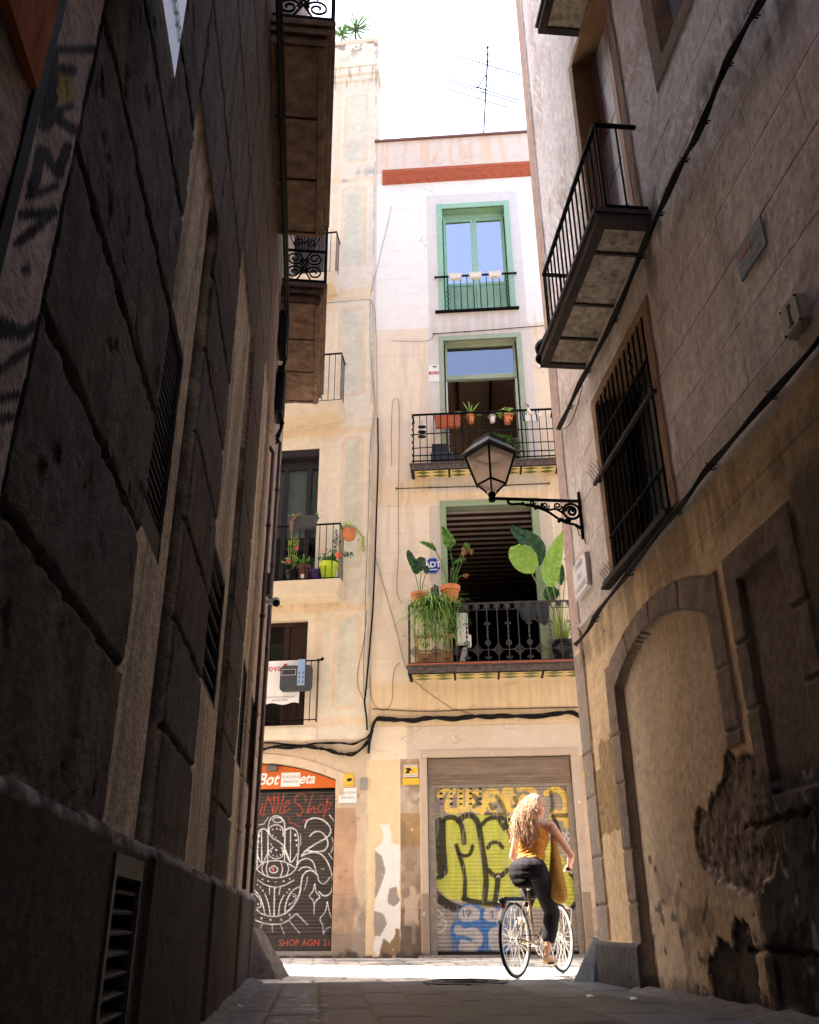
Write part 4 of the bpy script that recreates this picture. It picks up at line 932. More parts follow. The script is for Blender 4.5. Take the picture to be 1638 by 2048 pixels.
def C_col(U, Z):
    n = fbm(U, Z, 1.6, 210); nz = fbm(U, Z, 9, 212) - .5
    c = np.zeros(U.shape + (3,)) + np.array((0.70, 0.625, 0.50))
    c = mixc(c, sm(.4, .65, n) * .5, (0.62, 0.56, 0.46))
    wear = .45 + .9 * fbm(U, Z, 3, 215)
    for (u0, u1, z0, z1) in PAN:
        D0 = dpoly(U, Z, octa(u0, u1, z0, z1, .10)) + nz * .012
        c = mixc(c, (1 - sm(.0, .008, np.abs(D0) - .014)) * .5 * wear.clip(0, 1), (0.70, 0.66, 0.55))
        c = mixc(c, (1 - sm(.0, .012, np.abs(D0 + .075) - .030)) * .48 * wear.clip(0, 1), (0.68, 0.46, 0.27))
        c = mixc(c, (1 - sm(-.005, .006, D0 + .115)) * .6, np.array((0.575, 0.575, 0.475)))
        c = mixc(c, (1 - sm(-.01, .01, D0 + .115)) * sm(.45, .7, fbm(U, Z, 3, 217)) * .5, (0.50, 0.47, 0.37))
    for zl, h in ((16.12, .07), (12.85, .10), (12.68, .05), (9.38, .09), (5.68, .08), (3.62, .07)):
        c = mixc(c, band(Z, zl - h, zl + h, .02) * .55 * wear.clip(0, 1), (0.70, 0.50, 0.30))
    c = mixc(c, band(U, .86, 1.0, .012) * (Z > 3.5) * .38 * wear.clip(0, 1), (0.70, 0.50, 0.30))
    c = mixc(c, sm(.55, .68, fbm(U, Z, 2.4, 219)) * band(Z, 15.9, 16.4, .15) * .7, (0.30, 0.30, 0.30))
    c = mixc(c, sm(.53, .62, fbm(U, Z, 7, 221)) * sm(19.9, 20.8, Z) * .8, (0.16, 0.12, 0.09))
    c = mixc(c, band(U, -.1, .05, .01) * sm(.5, .55, fbm(U, Z, 3, 223)) * .6, (0.34, 0.34, 0.35))
    dr = sm(.52, .7, fbm(U * 6, Z * .5, 3, 225)) * band(Z, 19.2, 19.9, .1); c = mixc(c, dr * .6, (.28, .2, .13))
    # ground floor
    gf = 1 - sm(3.28, 3.34, Z + nz * .05)
    c = mixc(c, gf, (0.585, 0.45, 0.325)); c = mixc(c, gf * sm(.42, .62, n) * .6, (0.47, 0.385, 0.29))
    c = mixc(c, gf * (Z > 2.3) * .5, (0.64, 0.51, 0.37))
    stn = band(U, .20 + .02 * np.sin(Z * 6), .56, .008) * (Z < 2.2)
    c = mixc(c, stn * .8, np.array((0.46, 0.27, 0.165)) * (.7 + .6 * fbm(U, Z, 3, 230)[..., None]))
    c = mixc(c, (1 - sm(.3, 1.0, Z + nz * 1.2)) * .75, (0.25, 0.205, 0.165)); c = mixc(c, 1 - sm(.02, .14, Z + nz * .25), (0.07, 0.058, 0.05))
    c = mixc(c, sm(.74, .78, fbm(U, Z, 11, 233)) * gf * .5, (0.22, 0.16, 0.12))
    c = mixc(c, sm(.5, .7, fbm(U * 3, Z * .3, 4, 235)) * band(Z, 5.7, 6.0, .1) * .5, (0.45, 0.27, 0.13))
    return c
hol = [WA, WB, WU1, WU2, shop_hole]
ex = [v for h in hol[:4] for v in (h[0], h[1])] + [.55]; ez = [v for h in hol[:4] for v in (h[2], h[3])] + [.04]
sheet('wall', C, lines(0.0, 8.91, .3, ex, [(0, 2.05, 0.014)]), lines(0, CT, .02, ez, [(0, 3.4, .0125)]), C_off, C_col, hol, 'facadeC', cbld)
m = MB(); m.box(C, -.015, 8.9, CT - .14, CT, -.5, .03); m.build('parapet_coping', 'slabC', cbld)
m = MB()
for (z0, z1, pr) in ((19.38, 19.50, .02), (19.62, 19.78, .04)): m.box(C, -pr, 0.0, z0, z1, -.45, pr)
m.box(C, -0.005, .03, 0.0, CT - .14, -.46, .0); m.build('corner_return', 'slabC', cbld)
crev = surf('cream_reveal', (0.60, 0.48, 0.34), 0.9, 0.1, 8)
# window A, behind the planted balcony
a, b, z0, z1 = WA
w = reveal(MB(), C, a, b, z0, z1, 0.0, -.22).build('balcony_door', crev, cbld)
m = MB(); m.box(C, a, b, z1 - .16, z1, -.21, -.02); m.box(C, a, b, z1 - .38, z1 - .17, -.20, -.15); m.box(C, a, a + .05, z0, z1 - .38, -.20, -.15); m.box(C, a + .17, a + .26, z0, z1 - .38, -.20, -.13); m.box(C, a + .64, a + .72, z0, z1 - .38, -.20, -.14); m.build('frame', surf('anthracite_frame', (0.018, 0.016, 0.02), .4, .1, 10), w)
MB().box(C, a + .02, b, z0, z1 - .3, -.19, -.185).build('glass', 'darkglass', w)
m = MB()
z = 7.2
while z < z1 - .38: m.box(C, a, b, z, z + .030, -.235, -.225); z += .034
m.build('blind', 'blind', w)
MB().box(C, a - .02, b + .1, z0, z1, -.44, -.30).build('dark_interior', 'dark', w)
a, b, z0, z1 = WB
w = reveal(MB(), C, a, b, z0, z1, 0.0, -.22).build('balcony_door', crev, cbld)
m = MB(); m.box(C, a, b, z1 - .08, z1, -.20, -.12); m.box(C, a, a + .36, z0, z1 - .08, -.20, -.15); m.box(C, a + .36, a + .46, z0, z1 - .08, -.20, -.13); m.box(C, a + .03, a + .33, z0 + .9, z0 + 1.0, -.15, -.14); m.build('shutter_leaf', 'darkwood', w)
MB().box(C, a + .46, b, 4.3, 5.1, -.20, -.195).build('glass', 'darkglass', w)
MB().box(C, a, b, z0, z1, -.26, -.22).build('dark_interior', 'dark', w)
for h in (WU1, WU2):
    a, b, z0, z1 = h
    w = reveal(MB(), C, a, b, z0, z1, 0, -.2).build('balcony_door', crev, cbld); MB().box(C, a, b, z0, z1, -.24, -.2).build('leaf', 'darkwood', w)
# balconies: slab bottom, slab top, rail top, end, depth
for (zb, zs_, zr_, ue, dp) in ((12.80, 13.08, 14.2, .74, .44), (9.56, 9.82, 10.95, .54, .47), (5.77, 6.05, 7.13, .46, .52)):
    m = MB(); m.hexa([C.w(ue + .04, zb, 0), C.w(3.4, zb, 0), C.w(3.4, zb, dp - .05), C.w(ue + .09, zb, dp - .05), C.w(ue, zs_, 0), C.w(3.4, zs_, 0), C.w(3.4, zs_, dp), C.w(ue, zs_, dp)])
    sb = m.build('balcony_slab', 'slabC', cbld, bevel=.012)
    m = MB(); dr = dp - .06; u = ue + .05
    m.box(C, u - .01, 3.3, zr_, zr_ + .025, dr - .015, dr + .015); m.box(C, u - .01, u + .015, zr_, zr_ + .025, 0, dr); m.box(C, u, 3.3, zs_ + .03, zs_ + .045, dr - .008, dr + .008); m.box(C, u, u + .012, zs_ + .03, zs_ + .045, 0, dr)
    x = u
    while x < 2.6: m.tube([C.w(x, zs_, dr), C.w(x, zr_, dr)], .0075, 5); x += .125
    for k in (1, 2, 3): m.tube([C.w(u, zs_, dr * k / 4), C.w(u, zr_, dr * k / 4)], .0075, 5)
    m.build('balcony_railing', 'iron', sb)
m = MB(); zs_, zr_ = 3.60, 4.66; u = .90; dr = .14
m.box(C, u, 3, zr_, zr_ + .02, dr - .012, dr + .012); m.box(C, u - .09, u, zr_ + .0, zr_ + .02, dr - .01, dr + .06); m.box(C, u, 3, zs_ + .03, zs_ + .045, dr - .01, dr + .01); m.box(C, u, u + .012, zr_, zr_ + .02, 0, dr)
x = u
while x < 2.6: m.tube([C.w(x, zs_, dr), C.w(x, zr_, dr)], .0075, 5); x += .115
m.tube([C.w(u, zs_, .06), C.w(u, zr_, .06)], .0075, 5); m.sphere(C.w(u - .09, zr_ + .02, dr + .05), .03, 8, 6)
m.build('balcony_railing', 'iron', cbld)
# banner + anchored box on the lowest railing
e = empty('banner', C.w(1.5, 3.95, .17), 'white letting banner tied to the lowest left-hand railing', 'banner')
m = MB(); n = 14; b_ = []
for i in range(n + 1):
    u = 1.20 + .85 * i / n
    for z in (3.92 + .02 * math.sin(i), 4.30, 4.68): b_.append(C.w(u, z, .165 + .006 * math.sin(i * 1.3 + z * 5)))
m.add(b_, [(i * 3 + k, i * 3 + 3 + k, i * 3 + 4 + k, i * 3 + 1 + k) for i in range(n) for k in (0, 1)]); m.build('cloth', 'white', e)
text(C, 'nova', 1.70, 4.545, .176, .17, 'redsign', 'lettering', e, flip=-1); m = MB(); m.box(C, 1.44, 1.50, 4.55, 4.62, .174, .176); m.build('red_square', 'redsign', e)
text(C, 'completosbarcelona.com', 1.55, 4.04, .176, .055, 'greyink', 'lettering', e, flip=-1); text(C, '- BARCELONA', 1.55, 3.98, .176, .048, 'greyink', 'lettering', e, flip=-1)
e = empty('anchor_box', C.w(1.28, 4.1, .2), 'rounded dark grey plastic box lettered GECO hung on the lowest left-hand railing', 'plastic box')
def rrect(u0, u1, z0, z1, r, n=5):
    P = []
    for (cu, cz, a0) in ((u1 - r, z1 - r, 0), (u0 + r, z1 - r, PI / 2), (u0 + r, z0 + r, PI), (u1 - r, z0 + r, 1.5 * PI)):
        for k in range(n + 1): q = a0 + PI / 2 * k / n; P.append((cu + r * math.cos(q), cz + r * math.sin(q)))
    return P
MB().prism(C, rrect(.97, 1.53, 4.11, 4.56, .07), .19, .28).build('casing', 'greyplastic', e, bevel=.008)
m = MB(); m.box(C, 1.09, 1.22, 4.20, 4.66, .282, .290); bp = m.build('hanger_plate', 'blueplate', e)
m = MB()
for i in (1.12, 1.185):
    for z in (4.24, 4.32, 4.40): m.box(C, i - .008, i + .008, z, z + .04, .290, .2915)
m.build('slot', 'ink', bp)
text(C, 'GECO', 1.375, 4.44, .2825, .095, 'ink', 'lettering', e, flip=-1, bold=.002); m = MB()
for (u0, u1, z0, z1) in ((1.25, 1.50, 4.485, 4.492), (1.25, 1.50, 4.385, 4.392), (1.25, 1.257, 4.392, 4.485), (1.493, 1.50, 4.392, 4.485)): m.box(C, u0, u1, z0, z1, .281, .284)
m.build('logo_frame', 'palegrey', e)
# shop front
m = MB(); n = 24
pts = [(0.55 + 2.4 * i / n, float(shop_in(np.array(0.55 + 2.4 * i / n)))) for i in range(n + 1)]
m = MB()
for (ua, za), (ub, zb) in zip(pts[:-1], pts[1:]): m.add([C.w(ua, za, 0), C.w(ub, zb, 0), C.w(ub, zb, -.2), C.w(ua, za, -.2)], [(0, 1, 2, 3)])
m.add([C.w(.55, 0, 0), C.w(.55, pts[0][1], 0), C.w(.55, pts[0][1], -.2), C.w(.55, 0, -.2)], [(0, 1, 2, 3)]); m.build('doorway', crev, cbld)
sgn = empty('shop_sign', C.w(1.2, 2.52, -.05), 'orange arched shop sign with white script lettering above the black shutter', 'shop sign')
MB().prism(C, [(.552, 2.54)] + [(u, z - .02) for u, z in pts] + [(2.95, 2.54)], -.09, -.06).build('panel', 'orange', sgn)
text(C, 'Bot', 1.735, 2.69, -.057, .27, 'white', 'lettering', sgn, flip=-1, shear=.35, bold=.006, sx=.9); text(C, 'eta', 1.06, 2.69, -.057, .24, 'white', 'lettering', sgn, flip=-1, shear=.35, bold=.006, sx=.9)
m = MB(); m.box(C, 1.56, 1.74, 2.82, 2.90, -.06, .06); m.box(C, 1.60, 1.70, 2.90, 2.95, -.06, .0); tag(m.build('floodlight', surf('grey_floodlight', (0.12, 0.10, 0.09), .6, .3, 20), None, bevel=.01), 'small grey floodlight mounted over the orange shop sign', 'floodlight')
def paper(fr, u0, u1, z0, z1, d, label, flip):
    e = empty('rental_notice', fr.w((u0 + u1) / 2, z0, d), label, 'notice', 'rental notices'); MB().box(fr, u0, u1, z0, z1, d, d + .003).build('paper', 'white', e)
    text(fr, 'SE ALQUILA', (u0 + u1) / 2, z0 + (z1 - z0) * .68, d + .0045, (u1 - u0) * .175, 'greyink', 'lettering', e, flip=flip); text(fr, '687616016', (u0 + u1) / 2, z0 + (z1 - z0) * .34, d + .0045, (u1 - u0) * .165, 'greyink', 'lettering', e, flip=flip)
paper(C, 1.17, 1.50, 2.57, 2.80, -.054, 'white rental notice stuck over the lettering of the orange shop sign', -1)
paper(C, .19, .49, 2.28, 2.52, .012, 'white rental notice on the wall just under the yellow camera sign', -1)
def yellow_sign(fr, u0, u1, z0, z1, d, label, flip, strip):
    e = empty('camera_warning_sign', fr.w((u0 + u1) / 2, z0, d), label, 'warning sign', 'yellow camera warning signs')
    w_ = u1 - u0; h_ = z1 - z0
    MB().box(fr, u0, u1, z0, z1, d, d + .004).build('backing', 'cream' if strip else 'yellow', e)
    m = MB(); m.box(fr, u0 + .03 * w_, u1 - .03 * w_, z0 + .25 * h_, z1 - .2 * h_, d + .004, d + .0055); m.build('yellow_field', 'yellow', e)
    m = MB(); cu, cz = (u0 + u1) / 2, z0 + .5 * h_
    if strip: m.prism(fr, [(cu - flip * .4 * w_, cz - .2 * h_), (cu - flip * .1 * w_, cz - .2 * h_), (cu - flip * .1 * w_, cz), (cu + flip * .1 * w_, cz), (cu - flip * .05 * w_, cz + .25 * h_), (cu - flip * .4 * w_, cz + .2 * h_), (cu - flip * .25 * w_, cz + .05 * h_)], d + .0055, d + .007)
    else: m.prism(fr, [(cu + flip * .02 * w_, cz - .02 * h_), (cu + flip * .1 * w_, cz + .12 * h_), (cu + flip * .42 * w_, cz + .12 * h_), (cu + flip * .36 * w_, cz - .08 * h_), (cu + flip * .15 * w_, cz - .12 * h_)], d + .0055, d + .007)
    m.build('camera_symbol', 'ink', e)
    text(fr, 'ZONA VIGILADA', cu, z0 + .9 * h_, d + .0055, w_ * .13, 'greyink', 'lettering', e, flip=flip)
    text(fr, 'PROTEGIDO', cu, z0 + .12 * h_, d + .0055, w_ * .15, 'greyink', 'lettering', e, flip=flip)
    if strip:
        m = MB(); m.box(fr, u0 - .02, u1 + .02, z0 - .12, z0 - .02, d, d + .004); m.build('lower_strip', 'yellow', e)
yellow_sign(C, .25, .49, 2.53, 2.76, .010, 'yellow camera warning sign between the orange shop front and the seam of the facades', -1, False)
# grey junction box at the seam
m = MB(); m.box(C, .02, .14, 2.48, 2.66, 0, .05); tag(m.build('junction_box', surf('grey_box', (0.28, 0.26, 0.23), .8, .3, 40, .4, 80), None, bevel=.01), 'weathered grey junction box at the seam between the two rear buildings', 'junction box')
# roller shutters with sprayed drawing
def shutter(name, fr, u0, u1, z0, z1, d, pitch, du, colf, label_parent, mat='paint'):
    us = np.linspace(u0, u1, int((u1 - u0) / du)); zs = np.arange(z0, z1 + .001, pitch / 6)
    prof = lambda Z: np.interp(((Z - z0) / pitch) % 1.0, [0, .12, .3, .62, .86, 1.0], [-.006, .0015, .009, .010, .004, -.006])
    return sheet(name, fr, us, zs, lambda U, Z: d + prof(Z), colf, [], mat, label_parent)
ZC = zz(500, 1500, .2245)
CW = [  # white strokes of the hand drawing (zoom pixels), width
 ([(155, 1000), (158, 850), (160, 700), (180, 615), (232, 585), (285, 612), (308, 690), (305, 990)], 9), ([(197, 622), (215, 640), (245, 645), (275, 638), (288, 622), (265, 605), (225, 603), (197, 622)], 7),
 ([(170, 745), (168, 700), (200, 672), (250, 668), (290, 700), (292, 765)], 8), ([(168, 740), (200, 785), (255, 815), (300, 860), (330, 930), (352, 985)], 9), ([(205, 870), (165, 905), (175, 945), (225, 970), (280, 950), (295, 905), (280, 870)], 8), ([(180, 830), (205, 870)], 6),
 ([(60, 1050), (66, 850), (72, 750), (95, 708), (135, 705), (158, 735)], 10), ([(310, 720), (340, 697), (380, 697), (418, 730), (432, 830), (425, 950), (412, 1050)], 10), ([(100, 720), (103, 1000)], 7), ([(360, 705), (357, 985)], 7), ([(58, 920), (103, 1010), (155, 920)], 8), ([(300, 865), (358, 1000), (418, 925)], 8),
 ([(55, 1060), (120, 1005), (210, 985), (300, 995), (370, 1030), (402, 1060), (340, 1115), (220, 1138), (120, 1112), (55, 1060)], 9), ([(120, 1005), (103, 1060), (125, 1112)], 7), ([(160, 992), (143, 1060), (162, 1128)], 7), ([(270, 990), (288, 1060), (268, 1130)], 7), ([(328, 1008), (342, 1060), (322, 1118)], 7),
 ([(208, 1030), (240, 1050), (240, 1080), (208, 1096), (176, 1080), (176, 1050), (208, 1030)], 8), ([(68, 1158), (135, 1200), (220, 1222), (305, 1205), (390, 1158)], 7), ([(216, 1222), (212, 1470)], 11), ([(172, 1215), (172, 1285)], 6), ([(270, 1215), (255, 1290)], 6),
 ([(30, 1240), (85, 1305), (115, 1390), (130, 1462)], 9), ([(130, 1280), (162, 1370), (177, 1465)], 8), ([(302, 1290), (265, 1370), (253, 1465)], 8), ([(308, 1460), (318, 1370), (365, 1265), (445, 1218), (435, 1290), (385, 1385), (308, 1455)], 9), ([(365, 1280), (405, 1290), (398, 1340), (345, 1380)], 6), ([(40, 1280), (85, 1330), (95, 1390), (60, 1410)], 7),
 ([(36, 1405), (110, 1462), (210, 1482), (300, 1462), (375, 1400), (432, 1300), (452, 1200), (470, 1115), (515, 1076), (560, 1080), (600, 1112)], 10), ([(30, 1505), (110, 1540), (222, 1552), (320, 1530), (405, 1463), (440, 1485), (508, 1553)], 10),
 ([(195, 1552), (197, 1620)], 7), ([(268, 1553), (322, 1682)], 6), ([(350, 1525), (440, 1632)], 7), ([(110, 1552), (90, 1580)], 6),
 ([(487, 692), (507, 632), (570, 605), (645, 622), (702, 672), (717, 730), (680, 780), (590, 832), (500, 892), (455, 945)], 11), ([(528, 770), (572, 730), (632, 730), (680, 785), (692, 840), (662, 892), (590, 905), (500, 895)], 10), ([(455, 945), (540, 912), (620, 922), (680, 982), (720, 1080), (738, 1180), (715, 1272), (660, 1300), (612, 1262)], 11),
 ([(412, 1032), (450, 982), (512, 968), (562, 1002), (592, 1105)], 10), ([(432, 1072), (470, 1045), (530, 1048), (592, 1112)], 9), ([(600, 1112), (615, 1170), (660, 1190), (712, 1132)], 9), ([(510, 1130), (498, 1200), (480, 1250)], 5),
 ([(575, 1190), (588, 1265), (620, 1308), (588, 1342), (570, 1390), (570, 1462)], 8), ([(575, 1190), (560, 1255), (528, 1300), (560, 1340), (570, 1390)], 8), ([(687, 1350), (705, 1440), (738, 1555), (672, 1600), (642, 1682)], 8), ([(687, 1350), (668, 1440), (622, 1505), (645, 1560), (650, 1640)], 8),
 ([(707, 578), (752, 640)], 9), ([(730, 780), (742, 850), (720, 912)], 8), ([(700, 922), (742, 985)], 7), ([(128, 645), (160, 600)], 6), ([(75, 668), (128, 655)], 7), ([(450, 745), (450, 850)], 4), ([(630, 1058), (662, 1058)], 4)]
CDOT = [(78, 762, 14), (72, 815, 12), (402, 757, 14), (410, 803, 13), (415, 848, 11), (68, 862, 8), (200, 708, 8), (238, 700, 8), (268, 708, 8), (200, 762, 8), (228, 782, 7), (188, 908, 8), (205, 938, 7), (240, 945, 7), (270, 935, 7), (288, 900, 6), (110, 1153, 8), (160, 1168, 10), (225, 1178, 6), (297, 1168, 10), (352, 1150, 8), (62, 1200, 8), (90, 1223, 9), (112, 1252, 10), (348, 1242, 9), (328, 1268, 8), (38, 1470, 10), (100, 1500, 12), (180, 1512, 13), (277, 1512, 12), (352, 1470, 12), (388, 1305, 10), (70, 1375, 9), (350, 1375, 8), (208, 1062, 9), (230, 890, 12)]
CRED = [([(85, 560), (100, 520), (112, 478), (92, 580), (140, 570)], 7), ([(112, 580), (150, 440), (160, 400)], 7), ([(165, 430), (195, 500), (200, 560), (215, 480), (212, 390)], 8), ([(150, 440), (245, 425)], 6), ([(222, 560), (250, 480), (250, 390)], 7), ([(262, 565), (300, 390), (285, 470), (262, 555), (300, 560)], 7), ([(300, 520), (350, 470), (335, 450), (305, 490), (305, 550), (355, 520)], 7),
 ([(492, 455), (490, 400), (440, 392), (400, 425), (405, 470), (450, 500), (470, 545), (440, 585), (410, 565)], 9), ([(505, 560), (560, 385), (530, 480), (520, 560), (565, 500), (575, 560), (600, 555)], 7), ([(600, 520), (630, 480), (655, 500), (640, 545), (605, 540), (612, 500)], 7), ([(650, 620), (690, 450), (680, 480), (722, 470), (700, 525), (665, 540)], 8), ([(470, 640), (495, 615), (495, 650)], 5), ([(365, 650), (400, 660), (445, 692)], 7), ([(330, 590), (350, 615), (358, 655)], 6), ([(630, 440), (640, 395)], 4), ([(672, 440), (735, 405)], 4)]
def colC(U, Z):
    X, Y = px_of(C, U, Z, -.1)
    c = np.zeros(U.shape + (3,)) + np.array((0.028, 0.022, 0.020)) * (.6 + .9 * fbm(U, Z, 5, 300)[..., None])
    ph = (Z / .052) % 1.0; c = mixc(c, band(ph, .25, .5, .1) * .55, (0.13, 0.115, 0.105))
    fade = .72 + .28 * sm(.35, .6, fbm(U, Z, 10, 303))
    for pts, w in CW:
        q = [ZC(*p_) for p_ in smooth_line(pts, 5)]; xs = [a[0] for a in q]; ys = [a[1] for a in q]; r = w * .2245 * .5
        mk = (X > min(xs) - 4) & (X < max(xs) + 4) & (Y > min(ys) - 4) & (Y < max(ys) + 4)
        if mk.any():
            k = np.zeros(U.shape); k[mk] = 1 - sm(r - .45, r + .6, dline(X[mk], Y[mk], q)); c = mixc(c, k * fade, (0.68, 0.67, 0.70))
    for pts, w in CRED:
        q = [ZC(*p_) for p_ in smooth_line(pts, 5)]; xs = [a[0] for a in q]; ys = [a[1] for a in q]; r = w * .2245 * .5
        mk = (X > min(xs) - 4) & (X < max(xs) + 4) & (Y > min(ys) - 4) & (Y < max(ys) + 4)
        if mk.any():
            k = np.zeros(U.shape); k[mk] = 1 - sm(r - .45, r + .6, dline(X[mk], Y[mk], q)); c = mixc(c, k * fade * .85, (0.50, 0.075, 0.04))
    for x, y, r in CDOT: a = ZC(x, y); c = mixc(c, 1 - sm(r * .2245 * .7 - .4, r * .2245 * .7 + .5, np.hypot(X - a[0], Y - a[1])), (0.72, 0.70, 0.72))
    c = c * (.8 + .4 * fbm(U * 5, Z * .6, 7, 305))[..., None]; c = mixc(c, (1 - sm(.33, .8, Z)) * .25, (0.10, 0.085, 0.075))
    a = ZC(205, 1062); c = mixc(c, band(np.hypot(X - a[0], Y - a[1]), 2.0, 4.6, .5) * (X < a[0] + 2), (.55, .06, .05))
    return c
shc = empty('roller_shutter', C.w(1.2, 0.04, -.12), 'black roller shutter with a white sprayed hand drawing under the orange sign', 'shutter')
shutter('slats', C, .57, 2.3, .33, 2.50, -.12, .052, .0085, colC, shc)
m = MB(); m.box(C, .555, 2.9, .10, .33, -.15, -.115); bb = m.build('bottom_plate', surf('shutter_plate', (0.04, 0.034, 0.032), .5, .3, 15), shc)
m = MB(); m.box(C, .555, 2.9, .035, .095, -.16, -.06); m.build('sill', surf('sill_grey', (0.30, 0.28, 0.25), .8, .2, 15), shc)
m = MB(); m.box(C, .552, .575, .1, 2.54, -.16, -.06); m.box(C, .552, 2.9, 2.50, 2.54, -.14, -.07); m.build('guide_rail', 'iron', shc)
for t, u in (('SHOP', 1.25), ('AGN', .90), ('21', .64)): text(C, t, u, .21, -.113, .13, 'orangeink', 'lettering', shc, flip=-1, bold=.001)
MB().box(C, .56, 3.2, 0, 3, -.44, -.42).build('dark_interior', 'dark', cbld)

# ================================================================== REAR RIGHT BUILDING (B)
bb_ = empty('cream_apartment_building', B.w(1, 0, 0), 'cream three-storey building facing the alley, with green window frames and tiled balconies', 'building')
BT = 17.22; U0 = -0.735
q_ = [B.w(U0 + .02, 0, -6.2), B.w(11, 0, -6.2), B.w(11, 0, -11), B.w(U0 + .02, 0, -11)]
body('side_wall', [(q[0], q[1]) for q in q_], BT - .1, 'side', bb_)
m = MB(); m.box(B, U0 + .01, U0 + .03, 0, BT - .06, -6.2, -.01); m.box(B, 10.9, 11, 0, BT - .1, -6.2, -.01); m.box(B, U0 + .03, 10.9, BT - .2, BT - .08, -6.2, -.01); m.build('roof', 'roofing', bb_)
W1 = (.78, 2.17, 12.17, 15.02); W2 = (.73, 2.24, 8.30, 11.42); W3 = (.69, 2.30, 4.40, 7.60); DO = (.26, 2.63, 0.03, 2.97)
def B_off(U, Z):
    d = (fbm(U, Z, 3, 400, 4) - .5) * .006
    d = d + .012 * (rect(U, Z, .43, 2.50, 11.80, 15.45) + rect(U, Z, .40, 2.54, 7.9, 11.80)) + .010 * rect(U, Z, .36, 2.66, 4.3, 7.64)
    d = d + .014 * rect(U, Z, -.08, 5, 2.96, 3.50)
    d = d + .05 * (rect(U, Z, .14, .26, 0, 3.09) + rect(U, Z, 2.63, 2.77, 0, 3.09) + rect(U, Z, .26, 2.63, 2.97, 3.09))
    d = d + .008 * rect(U, Z, -.2, .14, 0, 2.96) * (fbm(U, Z, 2, 404) > .35)
    pl = 1 - sm(-.01, .01, dpoly(U, Z, [(-.62, 0), (-.2, 0), (-.2, 1.6), (-.42, 1.75), (-.62, 1.6)]) + (fbm(U, Z, 8, 406) - .5) * .12); d = d - .008 * pl
    for zl in (.68, 1.60, 2.10, 2.52): d = d - .008 * (1 - sm(.003, .01, np.abs(Z - zl))) * ((U > -.2) & (U < .14))
    return d
